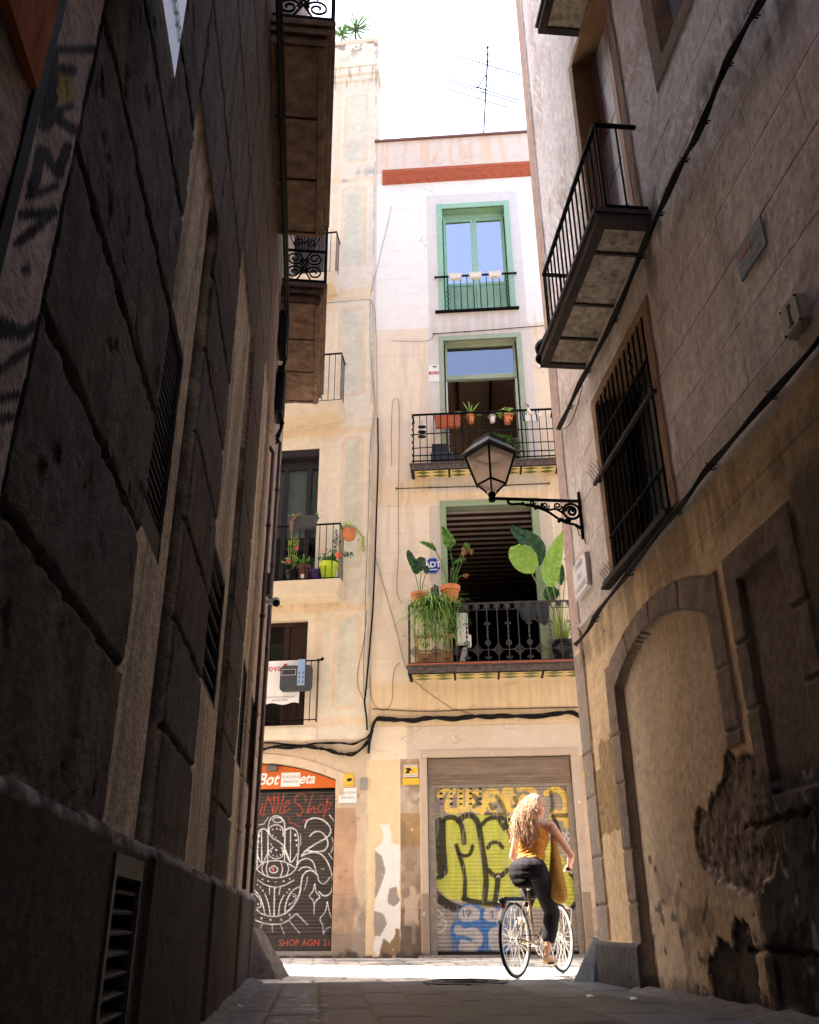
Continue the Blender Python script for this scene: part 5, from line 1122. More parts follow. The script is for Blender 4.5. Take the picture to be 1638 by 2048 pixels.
def B_col(U, Z):
    n = fbm(U, Z, 1.5, 410); nz = fbm(U, Z, 8, 412) - .5
    up = sm(11.77, 11.79, Z)
    c = np.zeros(U.shape + (3,)) + np.array((0.755, 0.64, 0.50)); c = mixc(c, sm(.4, .65, n) * .35, (0.73, 0.635, 0.52))
    wh = np.zeros(U.shape + (3,)) + np.array((0.80, 0.765, 0.715)); c = c * (1 - up[..., None]) + wh * up[..., None]
    c = mixc(c, sm(16.2, 16.22, Z), (0.66, 0.56, 0.47))
    rust = sm(.55, .68, fbm(U * 3.2, Z * .22, 3, 415)) * sm(16.3, 16.5, Z); c = mixc(c, rust * .5, (0.66, 0.43, 0.26))
    c = mixc(c, sm(4.35, 4.2, Z) * (Z > 3.5) * .8, (0.69, 0.515, 0.315))
    c = mixc(c, band(Z, 7.65, 8.25, .1) * .5, (0.70, 0.53, 0.33))
    sur = np.array((0.60, 0.565, 0.535))
    c = mixc(c, rect(U, Z, .43, 2.50, 11.80, 15.45), sur * 1.08); c = mixc(c, rect(U, Z, .40, 2.54, 7.9, 11.80) * .9, sur); c = mixc(c, rect(U, Z, .36, 2.66, 4.3, 7.64) * .75, (0.52, 0.475, 0.425))
    # scored courses and hairline dirt
    cz = (Z - 3.5) / .40; c = mixc(c, (1 - sm(.003, .012, np.abs(cz - np.round(cz)) * .4)) * (Z > 4.5) * (Z < 16) * .18 * ((U < .4) | (U > 2.55)), (0.42, 0.33, 0.24))
    c = mixc(c, sm(.56, .72, fbm(U * 4, Z * .35, 2.2, 418)) * band(Z, 4, 11.5, .4) * .28, (0.48, 0.38, 0.28))
    c = mixc(c, band(U, U0 - .1, U0 + .05, .02) * .45, (0.33, 0.30, 0.27))
    # ground floor
    lint = rect(U, Z, -.08, 9, 2.96, 3.50, .006); c = mixc(c, lint, (0.60, 0.50, 0.40)); c = mixc(c, lint * sm(.45, .65, n) * .5, (0.64, 0.56, 0.48))
    c = mixc(c, lint * sm(.52, .62, fbm(U * 9, Z * .6, 1.5, 420)) * (U < .4) * .7, (0.40, 0.29, 0.19))
    stn = ((U > -.2) & (U < .14) & (Z < 2.96)) | ((U > 2.77) & (Z < 2.96))
    sc_ = np.where((Z < .68)[..., None], np.array((0.20, 0.145, 0.10)), np.where((Z < 1.6)[..., None], np.array((0.36, 0.27, 0.20)), np.where((Z < 2.1)[..., None], np.array((0.38, 0.245, 0.125)), np.where((Z < 2.52)[..., None], np.array((0.48, 0.38, 0.30)), np.array((0.46, 0.34, 0.22))))))
    c = np.where(stn[..., None], sc_ * (.7 + .6 * fbm(U, Z, 7, 425)[..., None]), c)
    c = mixc(c, stn * sm(.5, .6, fbm(U, Z, 4, 427)) * .5, (0.20, 0.15, 0.11))
    gf = np.where((Z < .9)[..., None], np.array((0.30, 0.22, 0.155)), np.array((0.50, 0.395, 0.305)))
    frm = (rect(U, Z, .14, .26, 0, 3.09) + rect(U, Z, 2.63, 2.77, 0, 3.09) + rect(U, Z, .26, 2.63, 2.97, 3.09)).clip(0, 1)
    c = mixc(c, frm, 1.0) if False else c * (1 - frm[..., None]) + gf * frm[..., None]
    right = (U > 2.77) & (Z < 2.96); c = np.where(right[..., None], np.array((0.58, 0.44, 0.32)) * (.8 + .4 * n[..., None]), c)
    # peeled plaster at the left foot
    stk = (sm(.50, .68, fbm(U * 5, Z * .3, 3.0, 433, 3)) * (band(Z, 3.55, 4.22, .12) + band(Z, 7.75, 8.2, .1) + band(Z, 11.2, 12.1, .2) * (U > .4)).clip(0, 1)); c = mixc(c, stk * .24, (0.42, 0.31, 0.21)) if True else c
    crk = (1 - sm(.0, .006, np.abs(fbm(U * .8, Z, .9, 436, 5) - .5))) * sm(.45, .6, fbm(U, Z, 1.1, 438)); c = mixc(c, crk * .45, (0.30, 0.23, 0.17))
    ptc = sm(.655, .665, fbm(U, Z * .8, .8, 440, 3)); c = mixc(c, ptc * (Z > 3.5) * (Z < 11.7) * .45, (0.74, 0.66, 0.56))
    left = (U < -.19) & (Z < 2.96)
    yl = np.array((0.74, 0.58, 0.37)); c = np.where(left[..., None], yl, c)
    pk = 1 - sm(-.006, .006, dpoly(U, Z, [(-.60, .0), (-.2, .1), (-.2, 1.62), (-.35, 1.66), (-.38, 1.95), (-.50, 1.95), (-.47, 1.62), (-.60, 1.58)]) + nz * .10)
    c = mixc(c, pk * left, (0.80, 0.765, 0.72))
    for pl in ([(-.60, 1.55), (-.48, 1.45), (-.42, 1.2), (-.5, 1.0), (-.60, .8)], [(-.38, .98), (-.24, 1.02), (-.2, .8), (-.3, .7), (-.4, .78)], [(-.60, .65), (-.48, .62), (-.42, .48), (-.5, .3), (-.60, .3)]):
        c = mixc(c, (1 - sm(-.006, .006, dpoly(U, Z, pl) + nz * .06)) * left, (0.34, 0.29, 0.25))
    c = mixc(c, (1 - sm(-.006, .01, dpoly(U, Z, [(-.55, 0), (-.45, .25), (-.35, .2), (-.27, .42), (-.19, .35), (-.19, 0)]) + nz * .08)) * left, (0.26, 0.175, 0.10))
    hd = (1 - sm(-.004, .004, np.minimum(dpoly(U, Z, [(-.13, .45), (.10, .45), (.08, .72), (.13, .90), (.06, .88), (.04, 1.0), (-.04, 1.0), (-.05, .86), (-.13, .82)]), dpoly(U, Z, [(-.01, .2), (.04, .2), (.04, .5), (-.01, .5)])) + nz * .03)); c = mixc(c, hd * .8, (0.58, 0.44, 0.35))
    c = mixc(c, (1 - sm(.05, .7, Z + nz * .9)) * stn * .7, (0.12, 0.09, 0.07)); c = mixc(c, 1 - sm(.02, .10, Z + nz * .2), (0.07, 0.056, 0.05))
    c = mixc(c, sm(.78, .82, fbm(U, Z, 10, 430)) * (Z < 3.5) * .5, (0.80, 0.74, 0.68))
    c = mixc(c, (1 - sm(.008, .02, np.hypot(U - .0, Z - 1.85))), (.8, .72, .6))
    return c
hol = [W1, W2, W3, DO]; ex = [v for h in hol for v in (h[0], h[1])]; ez = [v for h in hol for v in (h[2], h[3])]
sheet('wall', B, lines(U0, 10.9, .3, ex, [(U0, 3.2, .0135), (3.2, 5, .05)]), lines(0, BT, .022, ez, [(0, 3.5, .0135)]), B_off, B_col, hol, 'facade', bb_)
MB().box(B, U0 - .02, 11, BT, BT + .05, -3.2, .05).build('parapet_coping', surf('coping', (0.16, 0.08, 0.07), .7, .2, 9), bb_)
# terracotta cornice with a row of lozenge ornaments
m = MB(); x0, x1 = -.56, 9
pr = [(15.86, .0), (15.86, .045), (15.90, .055), (15.99, .09), (16.03, .11), (16.04, .13), (16.08, .135), (16.09, .155), (16.13, .16), (16.16, .165), (16.16, .0)]
n = len(pr); m.v = [B.w(x0, z, d) for z, d in pr] + [B.w(x1, z, d) for z, d in pr]; m.f = [(i, (i + 1) % n, n + (i + 1) % n, n + i) for i in range(n)] + [tuple(range(n))[::-1], tuple(range(n, 2 * n))]
u = x0 + .12
while u < 4.2:
    m.add([B.w(u, 15.89, .055), B.w(u + .13, 15.89, .055), B.w(u + .075, 15.99, .09), B.w(u + .06, 15.91, .115)], [(0, 1, 3), (1, 2, 3), (2, 0, 3)]); u += .215
m.build('cornice', 'brick', bb_)
# --- top window
rv = surf('green_reveal', (0.24, 0.40, 0.26), .6, .1, 9)
a, b, z0, z1 = W1
w = reveal(MB(), B, a, b, z0, z1, .0, -.26).build('window', rv, bb_)
m = MB(); m.box(B, a - .115, a, z0 - .02, z1 + .13, -.02, .03); m.box(B, b, b + .115, z0 - .02, z1 + .13, -.02, .03); m.box(B, a, b, z1, z1 + .13, -.02, .027); m.build('outer_frame', 'green', w)
m = MB(); c_ = (a + b) / 2
for (u0, u1) in ((a + .02, c_ - .005), (c_ + .005, b - .02)):
    m.box(B, u0, u0 + .065, z0, z1 - .12, -.25, -.20); m.box(B, u1 - .065, u1, z0, z1 - .12, -.25, -.20); m.box(B, u0 + .065, u1 - .065, z1 - .2, z1 - .12, -.247, -.203); m.box(B, u0 + .065, u1 - .065, 13.0, 13.07, -.247, -.203)
    m.box(B, u0 + .065, u1 - .065, z0, 13.0, -.24, -.22)
    for k in range(4): m.box(B, u0 + .11 + .125 * k, u0 + .15 + .125 * k, z0 + .1, 12.92, -.22, -.208)
m.box(B, a, b, z1 - .12, z1, -.26, -.19); m.build('casement', 'green', w)
MB().box(B, a + .05, b - .05, 13.05, z1 - .18, -.232, -.228).build('glass', 'skyglass', w)
MB().box(B, a, b, 13.0, z1, -.6, -.58).build('dark_interior', 'dark', w)
m = MB(); zr_ = 13.03; d = .07
m.box(B, .58, 2.34, 13.03, 13.055, d - .02, d + .02); m.box(B, .58, 2.34, 12.12, 12.15, .0, .09)
x = .84 - .14
for k in range(10):
    u = .86 + k * .138
    if k in (0, 9): m.tube([B.w(u + .008 * math.cos(z * 50), z, d + .008 * math.sin(z * 50)) for z in np.arange(12.15, 13.04, .02)], .013, 5)
    else: m.tube([B.w(u, 12.15, d), B.w(u, 13.03, d)], .009, 5)
for u in (.60, 2.32): m.tube([B.w(u, 13.04, d), B.w(u, 13.04, 0)], .01, 5)
m.build('balconet_railing', 'iron', bb_)
for k, u in enumerate((1.03, 1.46, 1.88)):
    e = empty('rail_planter', B.w(u, 12.86, .12), ('left', 'middle', 'right')[k] + 'most small cream planter hooked on the top window railing' if k != 1 else 'middle small cream planter hooked on the top window railing', 'planter', 'planters on the top railing')
    m = MB(); m.hexa([B.w(u - .10, 12.885, .11), B.w(u + .10, 12.885, .11), B.w(u + .10, 12.885, .20), B.w(u - .10, 12.885, .20), B.w(u - .135, 13.0, .10), B.w(u + .135, 13.0, .10), B.w(u + .135, 13.0, .21), B.w(u - .135, 13.0, .21)])
    m.box(B, u - .14, u + .14, 13.0, 13.015, .098, .212); m.build('box', 'cream', e, bevel=.01)
    m = MB()
    for s_ in (-.06, .06): m.box(B, u + s_ - .012, u + s_ + .012, 12.95, 13.065, .093, .098); m.box(B, u + s_ - .012, u + s_ + .012, 13.06, 13.07, .04, .098)
    m.build('hook', 'cream', e)
# --- middle window (open door, transom glass)
a, b, z0, z1 = W2
w = reveal(MB(), B, a, b, z0, z1, 0, -.25).build('balcony_door', surf('sage_reveal', (0.30, 0.33, 0.24), .7, .1, 9), bb_)
m = MB(); m.box(B, a - .10, a, z0, z1 + .11, -.02, .025); m.box(B, b, b + .10, z0, z1 + .11, -.02, .025); m.box(B, a, b, z1, z1 + .11, -.02, .022)
m.box(B, a + .03, b - .03, 10.54, 10.64, -.22, -.13); m.box(B, a + .03, a + .075, 10.64, z1, -.22, -.14); m.box(B, b - .075, b - .03, 10.64, z1, -.22, -.14); m.box(B, a + .075, b - .075, z1 - .07, z1, -.22, -.14); m.build('frame', 'sage', w)
MB().box(B, a + .07, b - .07, 10.63, z1 - .06, -.19, -.186).build('transom_glass', 'skyglass2', w)
m = MB(); m.box(B, b - .07, b - .03, z0, 10.52, -.55, -.14); MB().box(B, a + .03, a + .055, z0, 10.52, -.5, -.14).build('open_leaf', 'white', w); m.build('open_leaf', surf('white_leaf', (.62, .66, .64), .5, .05, 9), w)
def room(fr, u0, u1, z0, z1, d1, parent, mat='room', name='interior', cmat=None):
    m = MB(); m.add([fr.w(u0, z0, -.26), fr.w(u1, z0, -.26), fr.w(u1, z1, -.26), fr.w(u0, z1, -.26), fr.w(u0, z0, d1), fr.w(u1, z0, d1), fr.w(u1, z1, d1), fr.w(u0, z1, d1)], [(0, 1, 5, 4), (1, 2, 6, 5), (3, 0, 4, 7), (4, 5, 6, 7)])
    o = m.build(name, mat, parent); m = MB(); m.add([fr.w(u0, z1, -.26), fr.w(u1, z1, -.26), fr.w(u1, z1, d1), fr.w(u0, z1, d1)], [(0, 1, 2, 3)]); m.build('ceiling', cmat or mat, o); return o
o = room(B, -.5, 3.4, 8.3, 11.5, -3.1, w, 'room')
m = MB()
for k in range(4): m.box(B, .2 + .75 * k, .26 + .75 * k, 11.38, 11.49, -3.0, -.3)
m.build('beam', 'beam', o)
m = MB(); m.box(B, .9, 1.9, 9.6, 9.62, -2.0, -1.6)
# --- lower window (dark room, beams)
a, b, z0, z1 = W3
w = reveal(MB(), B, a, b, z0, z1, 0, -.25).build('balcony_door', surf('sage_reveal2', (0.26, 0.30, 0.21), .7, .1, 9), bb_)
m = MB(); m.box(B, a - .11, a, z0, z1 + .12, -.02, .025); m.box(B, b, b + .13, z0, z1 + .12, -.02, .025); m.box(B, a, b, z1, z1 + .12, -.02, .022); m.build('frame', surf('sage_frame_low', (0.26, 0.34, 0.22), .6, .1, 8), w)
o = room(B, -.5, 3.4, 4.4, 7.72, -6.1, w, 'dark', cmat='ceil'); MB().box(B, -.45, 3.35, 4.405, 4.42, -3.05, -.27).build('floor', 'wood', o)
m = MB(); d = -.30
while d > -6.0: m.box(B, -.5, 3.4, 7.67, 7.70, d - .075, d); d -= .26
m.build('beam', 'beam', o)
# --- tiled balconies
for (u0, u1, zb, zt, dp, rt, tile, label) in ((.05, 2.86, 8.23, 8.36, .33, 9.46, .16, 'm'), (-.02, 3.05, 4.25, 4.41, .46, 5.50, .16, 'l')):
    m = MB(); m.box(B, u0, u1, zt - .11, zt, -.02, dp); m.box(B, u0 - .02, u1 + .02, zt + .003, zt + .028, -.02, dp + .02)
    sb = m.build('balcony_slab', surf('balcony_edge_' + label, (0.085, 0.068, 0.062), .8, .5, 14, .4, 60), bb_, bevel=.004)
    if label == 'l': m = MB(); m.box(B, u0, u1 + .02, zt + .030, zt + .05, .1, dp + .025); m.build('clay_edging', 'brick', sb)
    ty, tg, tf = MB(), MB(), MB(); n = 4; zz0 = zt - .115
    L_ = (u1 - u0 - .10) / n
    for k in range(n):
        ua = u0 + .07 + L_ * k; ub = ua + L_ - .04
        ty.box(B, ua, ub, zz0 - .010, zz0, .02, dp - .03)
        cw = (ub - ua) / 2; rows_ = 2
        for i in range(2):
            for j in range(rows_):
                cu = ua + cw * (i + .5); dd0 = .02 + (dp - .05) * j / rows_; dd1 = .02 + (dp - .05) * (j + 1) / rows_; dm = (dd0 + dd1) / 2; zt2 = zz0 - .0125
                tg.add([B.w(cu - cw / 2 * .96, zt2, dm), B.w(cu, zt2, dd0 + .005), B.w(cu + cw / 2 * .96, zt2, dm), B.w(cu, zt2, dd1 - .005)], [(0, 1, 2, 3)])
        tf.box(B, ub, ub + .04, zz0 - .022, zz0, .0, dp)
    tf.box(B, u0, u1, zz0 - .016, zz0 - .002, dp - .02, dp); tf.box(B, u0 + .01, u0 + .06, zz0 - .03, zz0, 0, dp - .03); tf.box(B, u1 - .05, u1 - .01, zz0 - .03, zz0, 0, dp - .03)
    ty.build('underside_tiles', 'tile_y', sb); tg.build('tile_lozenges', 'tile_g', sb); tf.build('iron_frame', 'rustiron', sb)
    r_ = MB(); dr = dp - .03; zf = zt + .03
    if label == 'm':
        r_.box(B, u0 + .03, u1 - .03, rt, rt + .03, dr - .018, dr + .018); r_.box(B, u0 + .03, u1 - .03, zf + .05, zf + .07, dr - .01, dr + .01); r_.box(B, u0 + .03, u1 - .03, zf + .17, zf + .185, dr - .01, dr + .01)
        u = u0 + .05; k = 0
        while u < u1 - .02:
            if k % 7 == 0 or k == 20: r_.tube([B.w(u + .012 * math.cos(z * 45), z, dr + .012 * math.sin(z * 45)) for z in np.arange(zf, rt, .02)], .013, 5)
            else: r_.tube([B.w(u, zf, dr), B.w(u, rt, dr)], .0085, 5)
            u += .1355; k += 1
        for e_ in (u0 + .05, u1 - .05):
            r_.box(B, e_ - .015, e_ + .015, rt, rt + .03, 0, dr); r_.tube([B.w(e_, zf, dr / 2), B.w(e_, rt, dr / 2)], .009, 5)
        r_.build('balcony_railing', 'iron', sb)
    else:
        r_.box(B, u0 + .02, u1, rt, rt + .025, dr - .02, dr + .02); r_.box(B, u0 + .02, u1, zf + .035, zf + .05, dr - .01, dr + .01); r_.box(B, u0 + .01, u0 + .05, zf, rt, dr - .02, dr + .02)
        r_.box(B, u0 + .02, u1, rt - .11, rt - .10, dr - .006, dr + .006)
        P = .178; u = u0 + .13; k = 0
        while u < u1 - .03:
            r_.tube([B.w(u, zf, dr), B.w(u, rt, dr)], .0085, 6)
            for s_ in (-1, 1): spiral(B, u + s_ * .035, rt - .055, .030, dr, 1.2, -PI / 2, s_, .006, r_)
            r_.add([B.w(u - .06, rt - .004, dr + .01), B.w(u + .06, rt - .004, dr + .01), B.w(u, rt - .12, dr + .012)], [(0, 1, 2)])
            if k % 2 == 0:
                zc = zf + .24
                for s_ in (1.0, .62): r_.tube([B.w(u - .085 * s_, zc, dr), B.w(u, zc + .10 * s_, dr), B.w(u + .085 * s_, zc, dr), B.w(u, zc - .10 * s_, dr), B.w(u - .085 * s_, zc, dr)], .009, 5)
                r_.tube([B.w(u - .03, zc - .035, dr), B.w(u + .03, zc + .035, dr)], .008, 4); r_.tube([B.w(u + .03, zc - .035, dr), B.w(u - .03, zc + .035, dr)], .008, 4)
            else:
                zc = zf + .36; r_.torus(B.w(u, zc, dr), B.n, .042, .010, 16, 5); r_.torus(B.w(u, zc, dr), B.n, .018, .008, 12, 5)
                for z_ in (zf + .48, zf + .56, zf + .64): r_.sphere(B.w(u, z_, dr), .020, 6, 5, (1, .7, 1.5))
                for s_ in (-1, 1): spiral(B, u + s_ * .030, zf + .70, .030, dr, 1.2, PI if s_ > 0 else 0, -s_, .008, r_); spiral(B, u + s_ * .03, zf + .10, .026, dr, 1.1, 0 if s_ > 0 else PI, s_, .008, r_)
                r_.tube([B.w(u - .09, zf + .24, dr), B.w(u + .09, zf + .24, dr)], .006, 4)
            u += P; k += 1
        r_.build('balcony_railing', 'greyiron', sb)
# shop door: shutter box and shutter
m = MB(); reveal(m, B, DO[0], DO[1], DO[2], DO[3], 0, -.3, 'LRT'); m.build('doorway', surf('stone_reveal', (0.40, 0.30, 0.22), .9, .2, 9, .3, 50), bb_)
ZG = zz(840, 1490, .2198)
def st(c, X, Y, pts, w, col, k=1.0, sm_=True, soft=1.4, nz=0):
    q = [ZG(*p_) for p_ in (smooth_line(pts, 5) if sm_ else pts)]; r = w * .2198 * .5 * (1.5 if w > 20 else 1.15); xs = [a[0] for a in q]; ys = [a[1] for a in q]
    mk = (X > min(xs) - r - 4) & (X < max(xs) + r + 4) & (Y > min(ys) - r - 4) & (Y < max(ys) + r + 4)
    if not mk.any(): return c
    kk = np.zeros(X.shape); kk[mk] = 1 - sm(r - .5 * soft, r + .7 * soft, dline(X[mk], Y[mk], q) + (nz[mk] if hasattr(nz, 'shape') else 0)); return mixc(c, kk * k, col)
def poly_(c, X, Y, pts, col, k=1.0, nz=0, soft=.6): return mixc(c, (1 - sm(-soft, soft, dpoly(X, Y, [ZG(*p_) for p_ in pts]) + nz)) * k, col)
def colB(U, Z):
    X, Y = px_of(B, U, Z, -.12); nz = (fbm(U, Z, 9, 500) - .5) * 3.0; n = fbm(U, Z, 4, 502)
    c = np.zeros(U.shape + (3,)) + np.array((0.33, 0.285, 0.24)) * (.75 + .5 * n[..., None])
    c = poly_(c, X, Y, [(130, 440), (360, 440), (360, 640), (130, 600)], (0.26, 0.18, 0.20), .6, nz * 1.5, 5)
    yel = (0.80, 0.58, 0.14)
    for pts in ([(180, 460), (235, 402), (300, 402), (262, 500), (252, 590), (340, 600)], [(372, 420), (365, 540), (385, 590), (425, 590), (440, 540), (438, 420)], [(540, 430), (490, 450), (478, 520), (490, 580), (545, 592)], [(568, 620), (615, 440), (690, 430), (700, 480), (622, 520), (700, 640)], [(770, 630), (760, 480), (800, 380), (822, 420), (800, 520), (830, 590), (868, 560), (850, 470)], [(905, 590), (930, 480), (980, 500), (960, 590), (912, 585)], [(905, 400), (960, 385), (1040, 430)], [(1150, 440), (1230, 400), (1305, 450), (1330, 560), (1290, 622), (1220, 610)], [(1210, 650), (1375, 672)], [(1330, 690), (1340, 730)]):
        c = st(c, X, Y, pts, 36, yel, .95, nz=nz * .5, soft=1.6)
    for pts in ([(490, 460), (525, 520), (490, 560)], [(640, 540), (660, 580), (690, 560)], [(700, 470), (745, 540), (770, 610)], [(860, 480), (885, 540), (850, 560)], [(600, 630), (680, 630), (780, 640)], [(1190, 430), (1210, 520), (1200, 600)], [(1215, 640), (1340, 640)]):
        c = st(c, X, Y, pts, 26, (0.04, 0.03, 0.025), .75, nz=nz * .5, soft=1.6)
    lime = (0.52, 0.54, 0.075)
    LG = [(125, 690), (230, 645), (300, 632), (400, 640), (520, 632), (640, 640), (760, 648), (880, 655), (960, 690), (1180, 880), (1400, 1150), (1470, 1300), (1430, 1400), (1340, 1490), (1000, 1480), (700, 1490), (450, 1440), (250, 1400), (150, 1290), (80, 1200), (120, 1120), (130, 880)]
    c = poly_(c, X, Y, LG, lime, .95, nz * .7, 1.2)
    c = mixc(c, (1 - sm(-1, 1, dpoly(X, Y, [ZG(*p_) for p_ in LG]))) * sm(.5, .68, fbm(U, Z, 5, 505)) * .35, (0.34, 0.37, 0.06))
    bk = (0.022, 0.018, 0.014)
    for pts, w_ in (([(185, 705), (188, 900), (205, 1150)], 66), ([(232, 1120), (205, 1190), (150, 1205), (100, 1190)], 26), ([(205, 695), (250, 660), (320, 665), (370, 720), (392, 800), (400, 890)], 30), ([(350, 690), (420, 640), (490, 655), (535, 740), (560, 900), (592, 1100), (600, 1250), (588, 1400)], 36),
                    ([(330, 915), (358, 1000), (392, 1110), (410, 1250), (405, 1400)], 26), ([(350, 985), (400, 1008), (455, 990), (478, 920)], 22), ([(550, 740), (620, 672), (710, 660), (800, 680), (880, 712)], 26), ([(725, 690), (762, 762)], 26), ([(780, 712), (825, 830), (850, 930), (880, 1015)], 26),
                    ([(618, 935), (650, 892), (705, 888), (752, 932)], 24), ([(628, 1140), (680, 1192), (740, 1190), (795, 1138)], 28), ([(712, 1190), (702, 1300), (685, 1440)], 34), ([(400, 1400), (480, 1425), (580, 1440), (700, 1448), (820, 1462)], 34), ([(66, 1220), (95, 1310), (180, 1400), (300, 1475), (460, 1520)], 54), ([(1370, 1170), (1440, 1250), (1465, 1320), (1440, 1400), (1380, 1490)], 26), ([(1210, 650), (1245, 720), (1275, 800)], 24)):
        c = st(c, X, Y, pts, w_, bk, .95, nz=nz * .35)
    c = mixc(c, (1 - sm(1.0, 3.0, np.hypot(X - ZG(700, 1070)[0], (Y - ZG(700, 1070)[1]) * 3))) * .5, bk)
    # blue and silver piece
    sil = (0.47, 0.45, 0.44); blu = (0.05, 0.16, 0.42)
    c = mixc(c, (1 - sm(-3, 3, dpoly(X, Y, [ZG(*p_) for p_ in [(170, 1740), (260, 1760), (330, 1920), (180, 1930)]]) + nz)) * .6, (0.46, .43, .41))
    c = poly_(c, X, Y, [(290, 1640), (340, 1520), (400, 1440), (520, 1450), (600, 1500), (700, 1470), (860, 1480), (900, 1520), (900, 1920), (600, 1920), (560, 1900), (300, 1900), (270, 1720)], blu, .9, nz * .7, 1.5)
    for cx_, cy_, rx, ry in ((450, 1545, 100, 85), (655, 1550, 82, 70), (850, 1530, 70, 60), (460, 1765, 115, 110), (350, 1690, 60, 50), (700, 1765, 95, 115), (850, 1780, 70, 110), (430, 1850, 100, 50)):
        a = ZG(cx_, cy_); c = mixc(c, (1 - sm(.92, 1.04, np.hypot((X - a[0]) / (rx * .2198), (Y - a[1]) / (ry * .2198)))) * .93, sil)
    c = mixc(c, sm(.5, .62, fbm(U, Z, 6, 510)) * (Z < .65) * (Z > .05) * .3, (0.28, 0.27, 0.27))
    for pts in ([(350, 1610), (420, 1625), (520, 1615), (570, 1660), (605, 1740), (600, 1820), (540, 1900)], [(300, 1640), (290, 1700), (330, 1745), (400, 1752), (460, 1775)], [(610, 1680), (600, 1760), (620, 1860)], [(400, 1655), (500, 1630)], [(350, 1780), (330, 1840), (360, 1890)], [(570, 1500), (560, 1580), (620, 1620), (720, 1625)], [(750, 1500), (750, 1600)]): c = st(c, X, Y, pts, 22, blu, .95)
    for pts in ([(390, 1500), (400, 1560)], [(420, 1510), (460, 1505), (440, 1560)], [(425, 1535), (470, 1530)], [(640, 1530), (660, 1515), (660, 1570)]): c = st(c, X, Y, pts, 9, (0.03, 0.05, 0.16), .9)
    wt = (0.70, 0.68, 0.66)
    for pts in ([(108, 1550), (130, 1600)], [(112, 1550), (152, 1545)], [(148, 1490), (205, 1545), (150, 1560)], [(190, 1590), (232, 1600), (235, 1650), (190, 1700), (140, 1690), (135, 1640), (200, 1625)], [(1292, 790), (1330, 835)], [(1340, 765), (1315, 860)], [(1350, 800), (1372, 825), (1350, 850), (1332, 828), (1350, 800)], [(1410, 855), (1365, 850), (1340, 890), (1365, 925), (1405, 918)], [(700, 1200), (712, 1188), (722, 1202)]): c = st(c, X, Y, pts, 9, wt, .9)
    for x_ in (193, 285, 372, 460, 548):
        for y_ in (397, 441, 488, 535): a = ZG(x_, y_); c = mixc(c, (1 - sm(.85, 1.05, np.maximum(np.abs(X - a[0]) / 3.4, np.abs(Y - a[1]) / 2.1))), (0.006, 0.005, 0.005))
    c = c * (.80 + .38 * fbm(U * 5, Z * .6, 6, 515))[..., None]; c = mixc(c, (1 - sm(.0, .35, Z)) * sm(.4, .6, fbm(U, Z, 8, 517)) * .5, (0.13, 0.11, 0.09)); c = mixc(c, sm(.62, .7, fbm(U * 8, Z * .8, 5, 519)) * .35, (0.42, 0.38, 0.33))
    ph = ((Z - .07) / .0555) % 1.0; c = c * (1 - .45 * band(ph, .86, 1.2, .06) - .35 * (1 - sm(.02, .1, ph)))[..., None] if False else c
    return c
shb = empty('roller_shutter', B.w(1.45, .03, -.12), 'wide roller shutter covered in lime, black and blue graffiti behind the cyclist', 'shutter')
shutter('slats', B, .375, 2.535, .075, 2.50, -.135, .0555, .0115, colB, shb)
wm = surf('shutter_box_wood', (0.22, 0.165, 0.125), .7, .3, 8, .2, 40, stretch=(.3, .3, 2))
m = MB(); m.box(B, .27, 2.62, 2.55, 2.96, -.28, -.02); m.box(B, .27, 2.62, 2.93, 2.96, -.02, 0); m.box(B, .29, 2.60, 2.64, 2.66, -.02, -.005); m.box(B, .29, 2.60, 2.59, 2.61, -.02, -.005); m.box(B, .29, 2.60, 2.69, 2.70, -.02, -.008); m.build('shutter_box', wm, shb, bevel=.004)
m = MB(); m.box(B, .27, .375, .03, 2.55, -.17, -.05); m.box(B, 2.535, 2.625, .03, 2.55, -.17, -.05); m.box(B, .27, 2.62, 2.50, 2.548, -.16, -.04); m.build('guide_rail', surf('guide', (0.27, 0.23, 0.19), .6, .25, 12), shb)
m = MB(); m.box(B, .375, 2.535, .035, .075, -.14, -.11); m.build('bottom_rail', 'rustiron', shb)
m = MB(); m.box(B, .1, 2.9, -.02, .03, -.3, .14); m.build('door_step', surf('step_stone', (0.26, .22, .18), .9, .3, 12, .4, 60), bb_)
# signs on B
yellow_sign(B, -.13, .11, 2.67, 2.87, .02, 'yellow and white camera warning sign on the stone jamb left of the graffiti shutter', 1, True)
yellow_sign(B, 2.83, 3.07, 2.72, 2.92, .004, 'yellow camera warning sign right of the graffiti shutter, half hidden by the corner', 1, True)
e = empty('security_sign', B.w(.42, 6.25, .01), 'blue octagonal security company sign beside the lower green door frame', 'sign')
oc = lambda r: [(.42 + r * math.cos(PI / 8 + k * PI / 4), 6.41 + r * 1.12 * math.sin(PI / 8 + k * PI / 4)) for k in range(8)]
MB().prism(B, oc(.155), .012, .020).build('plate', 'palegrey', e); MB().prism(B, oc(.142), .020, .022).build('blue_field', 'navy', e)
text(B, 'ADT', .42, 6.43, .0235, .15, 'white', 'lettering', e, bold=.006); m = MB(); m.box(B, .33, .51, 6.325, 6.345, .022, .0235); m.build('small_print', 'white', e)
e, cu, cz, wd, ht = plate(B, (.42, 10.42), (.66, 10.82), .014, .022, 'alarm_sign', 'white', 'white and red alarm notice left of the middle balcony door', 'sign', bevel=0)
m = MB(); m.box(B, cu - .12, cu + .12, cz - .03, cz + .04, .022, .024); m.build('red_band', 'redsign', e); text(B, 'Alarma', cu, cz + .004, .0255, .062, 'white', 'lettering', e)
m = MB(); m.box(B, cu - .04, cu + .04, cz + .14, cz + .17, .022, .024); m.build('slot', 'ink', e)
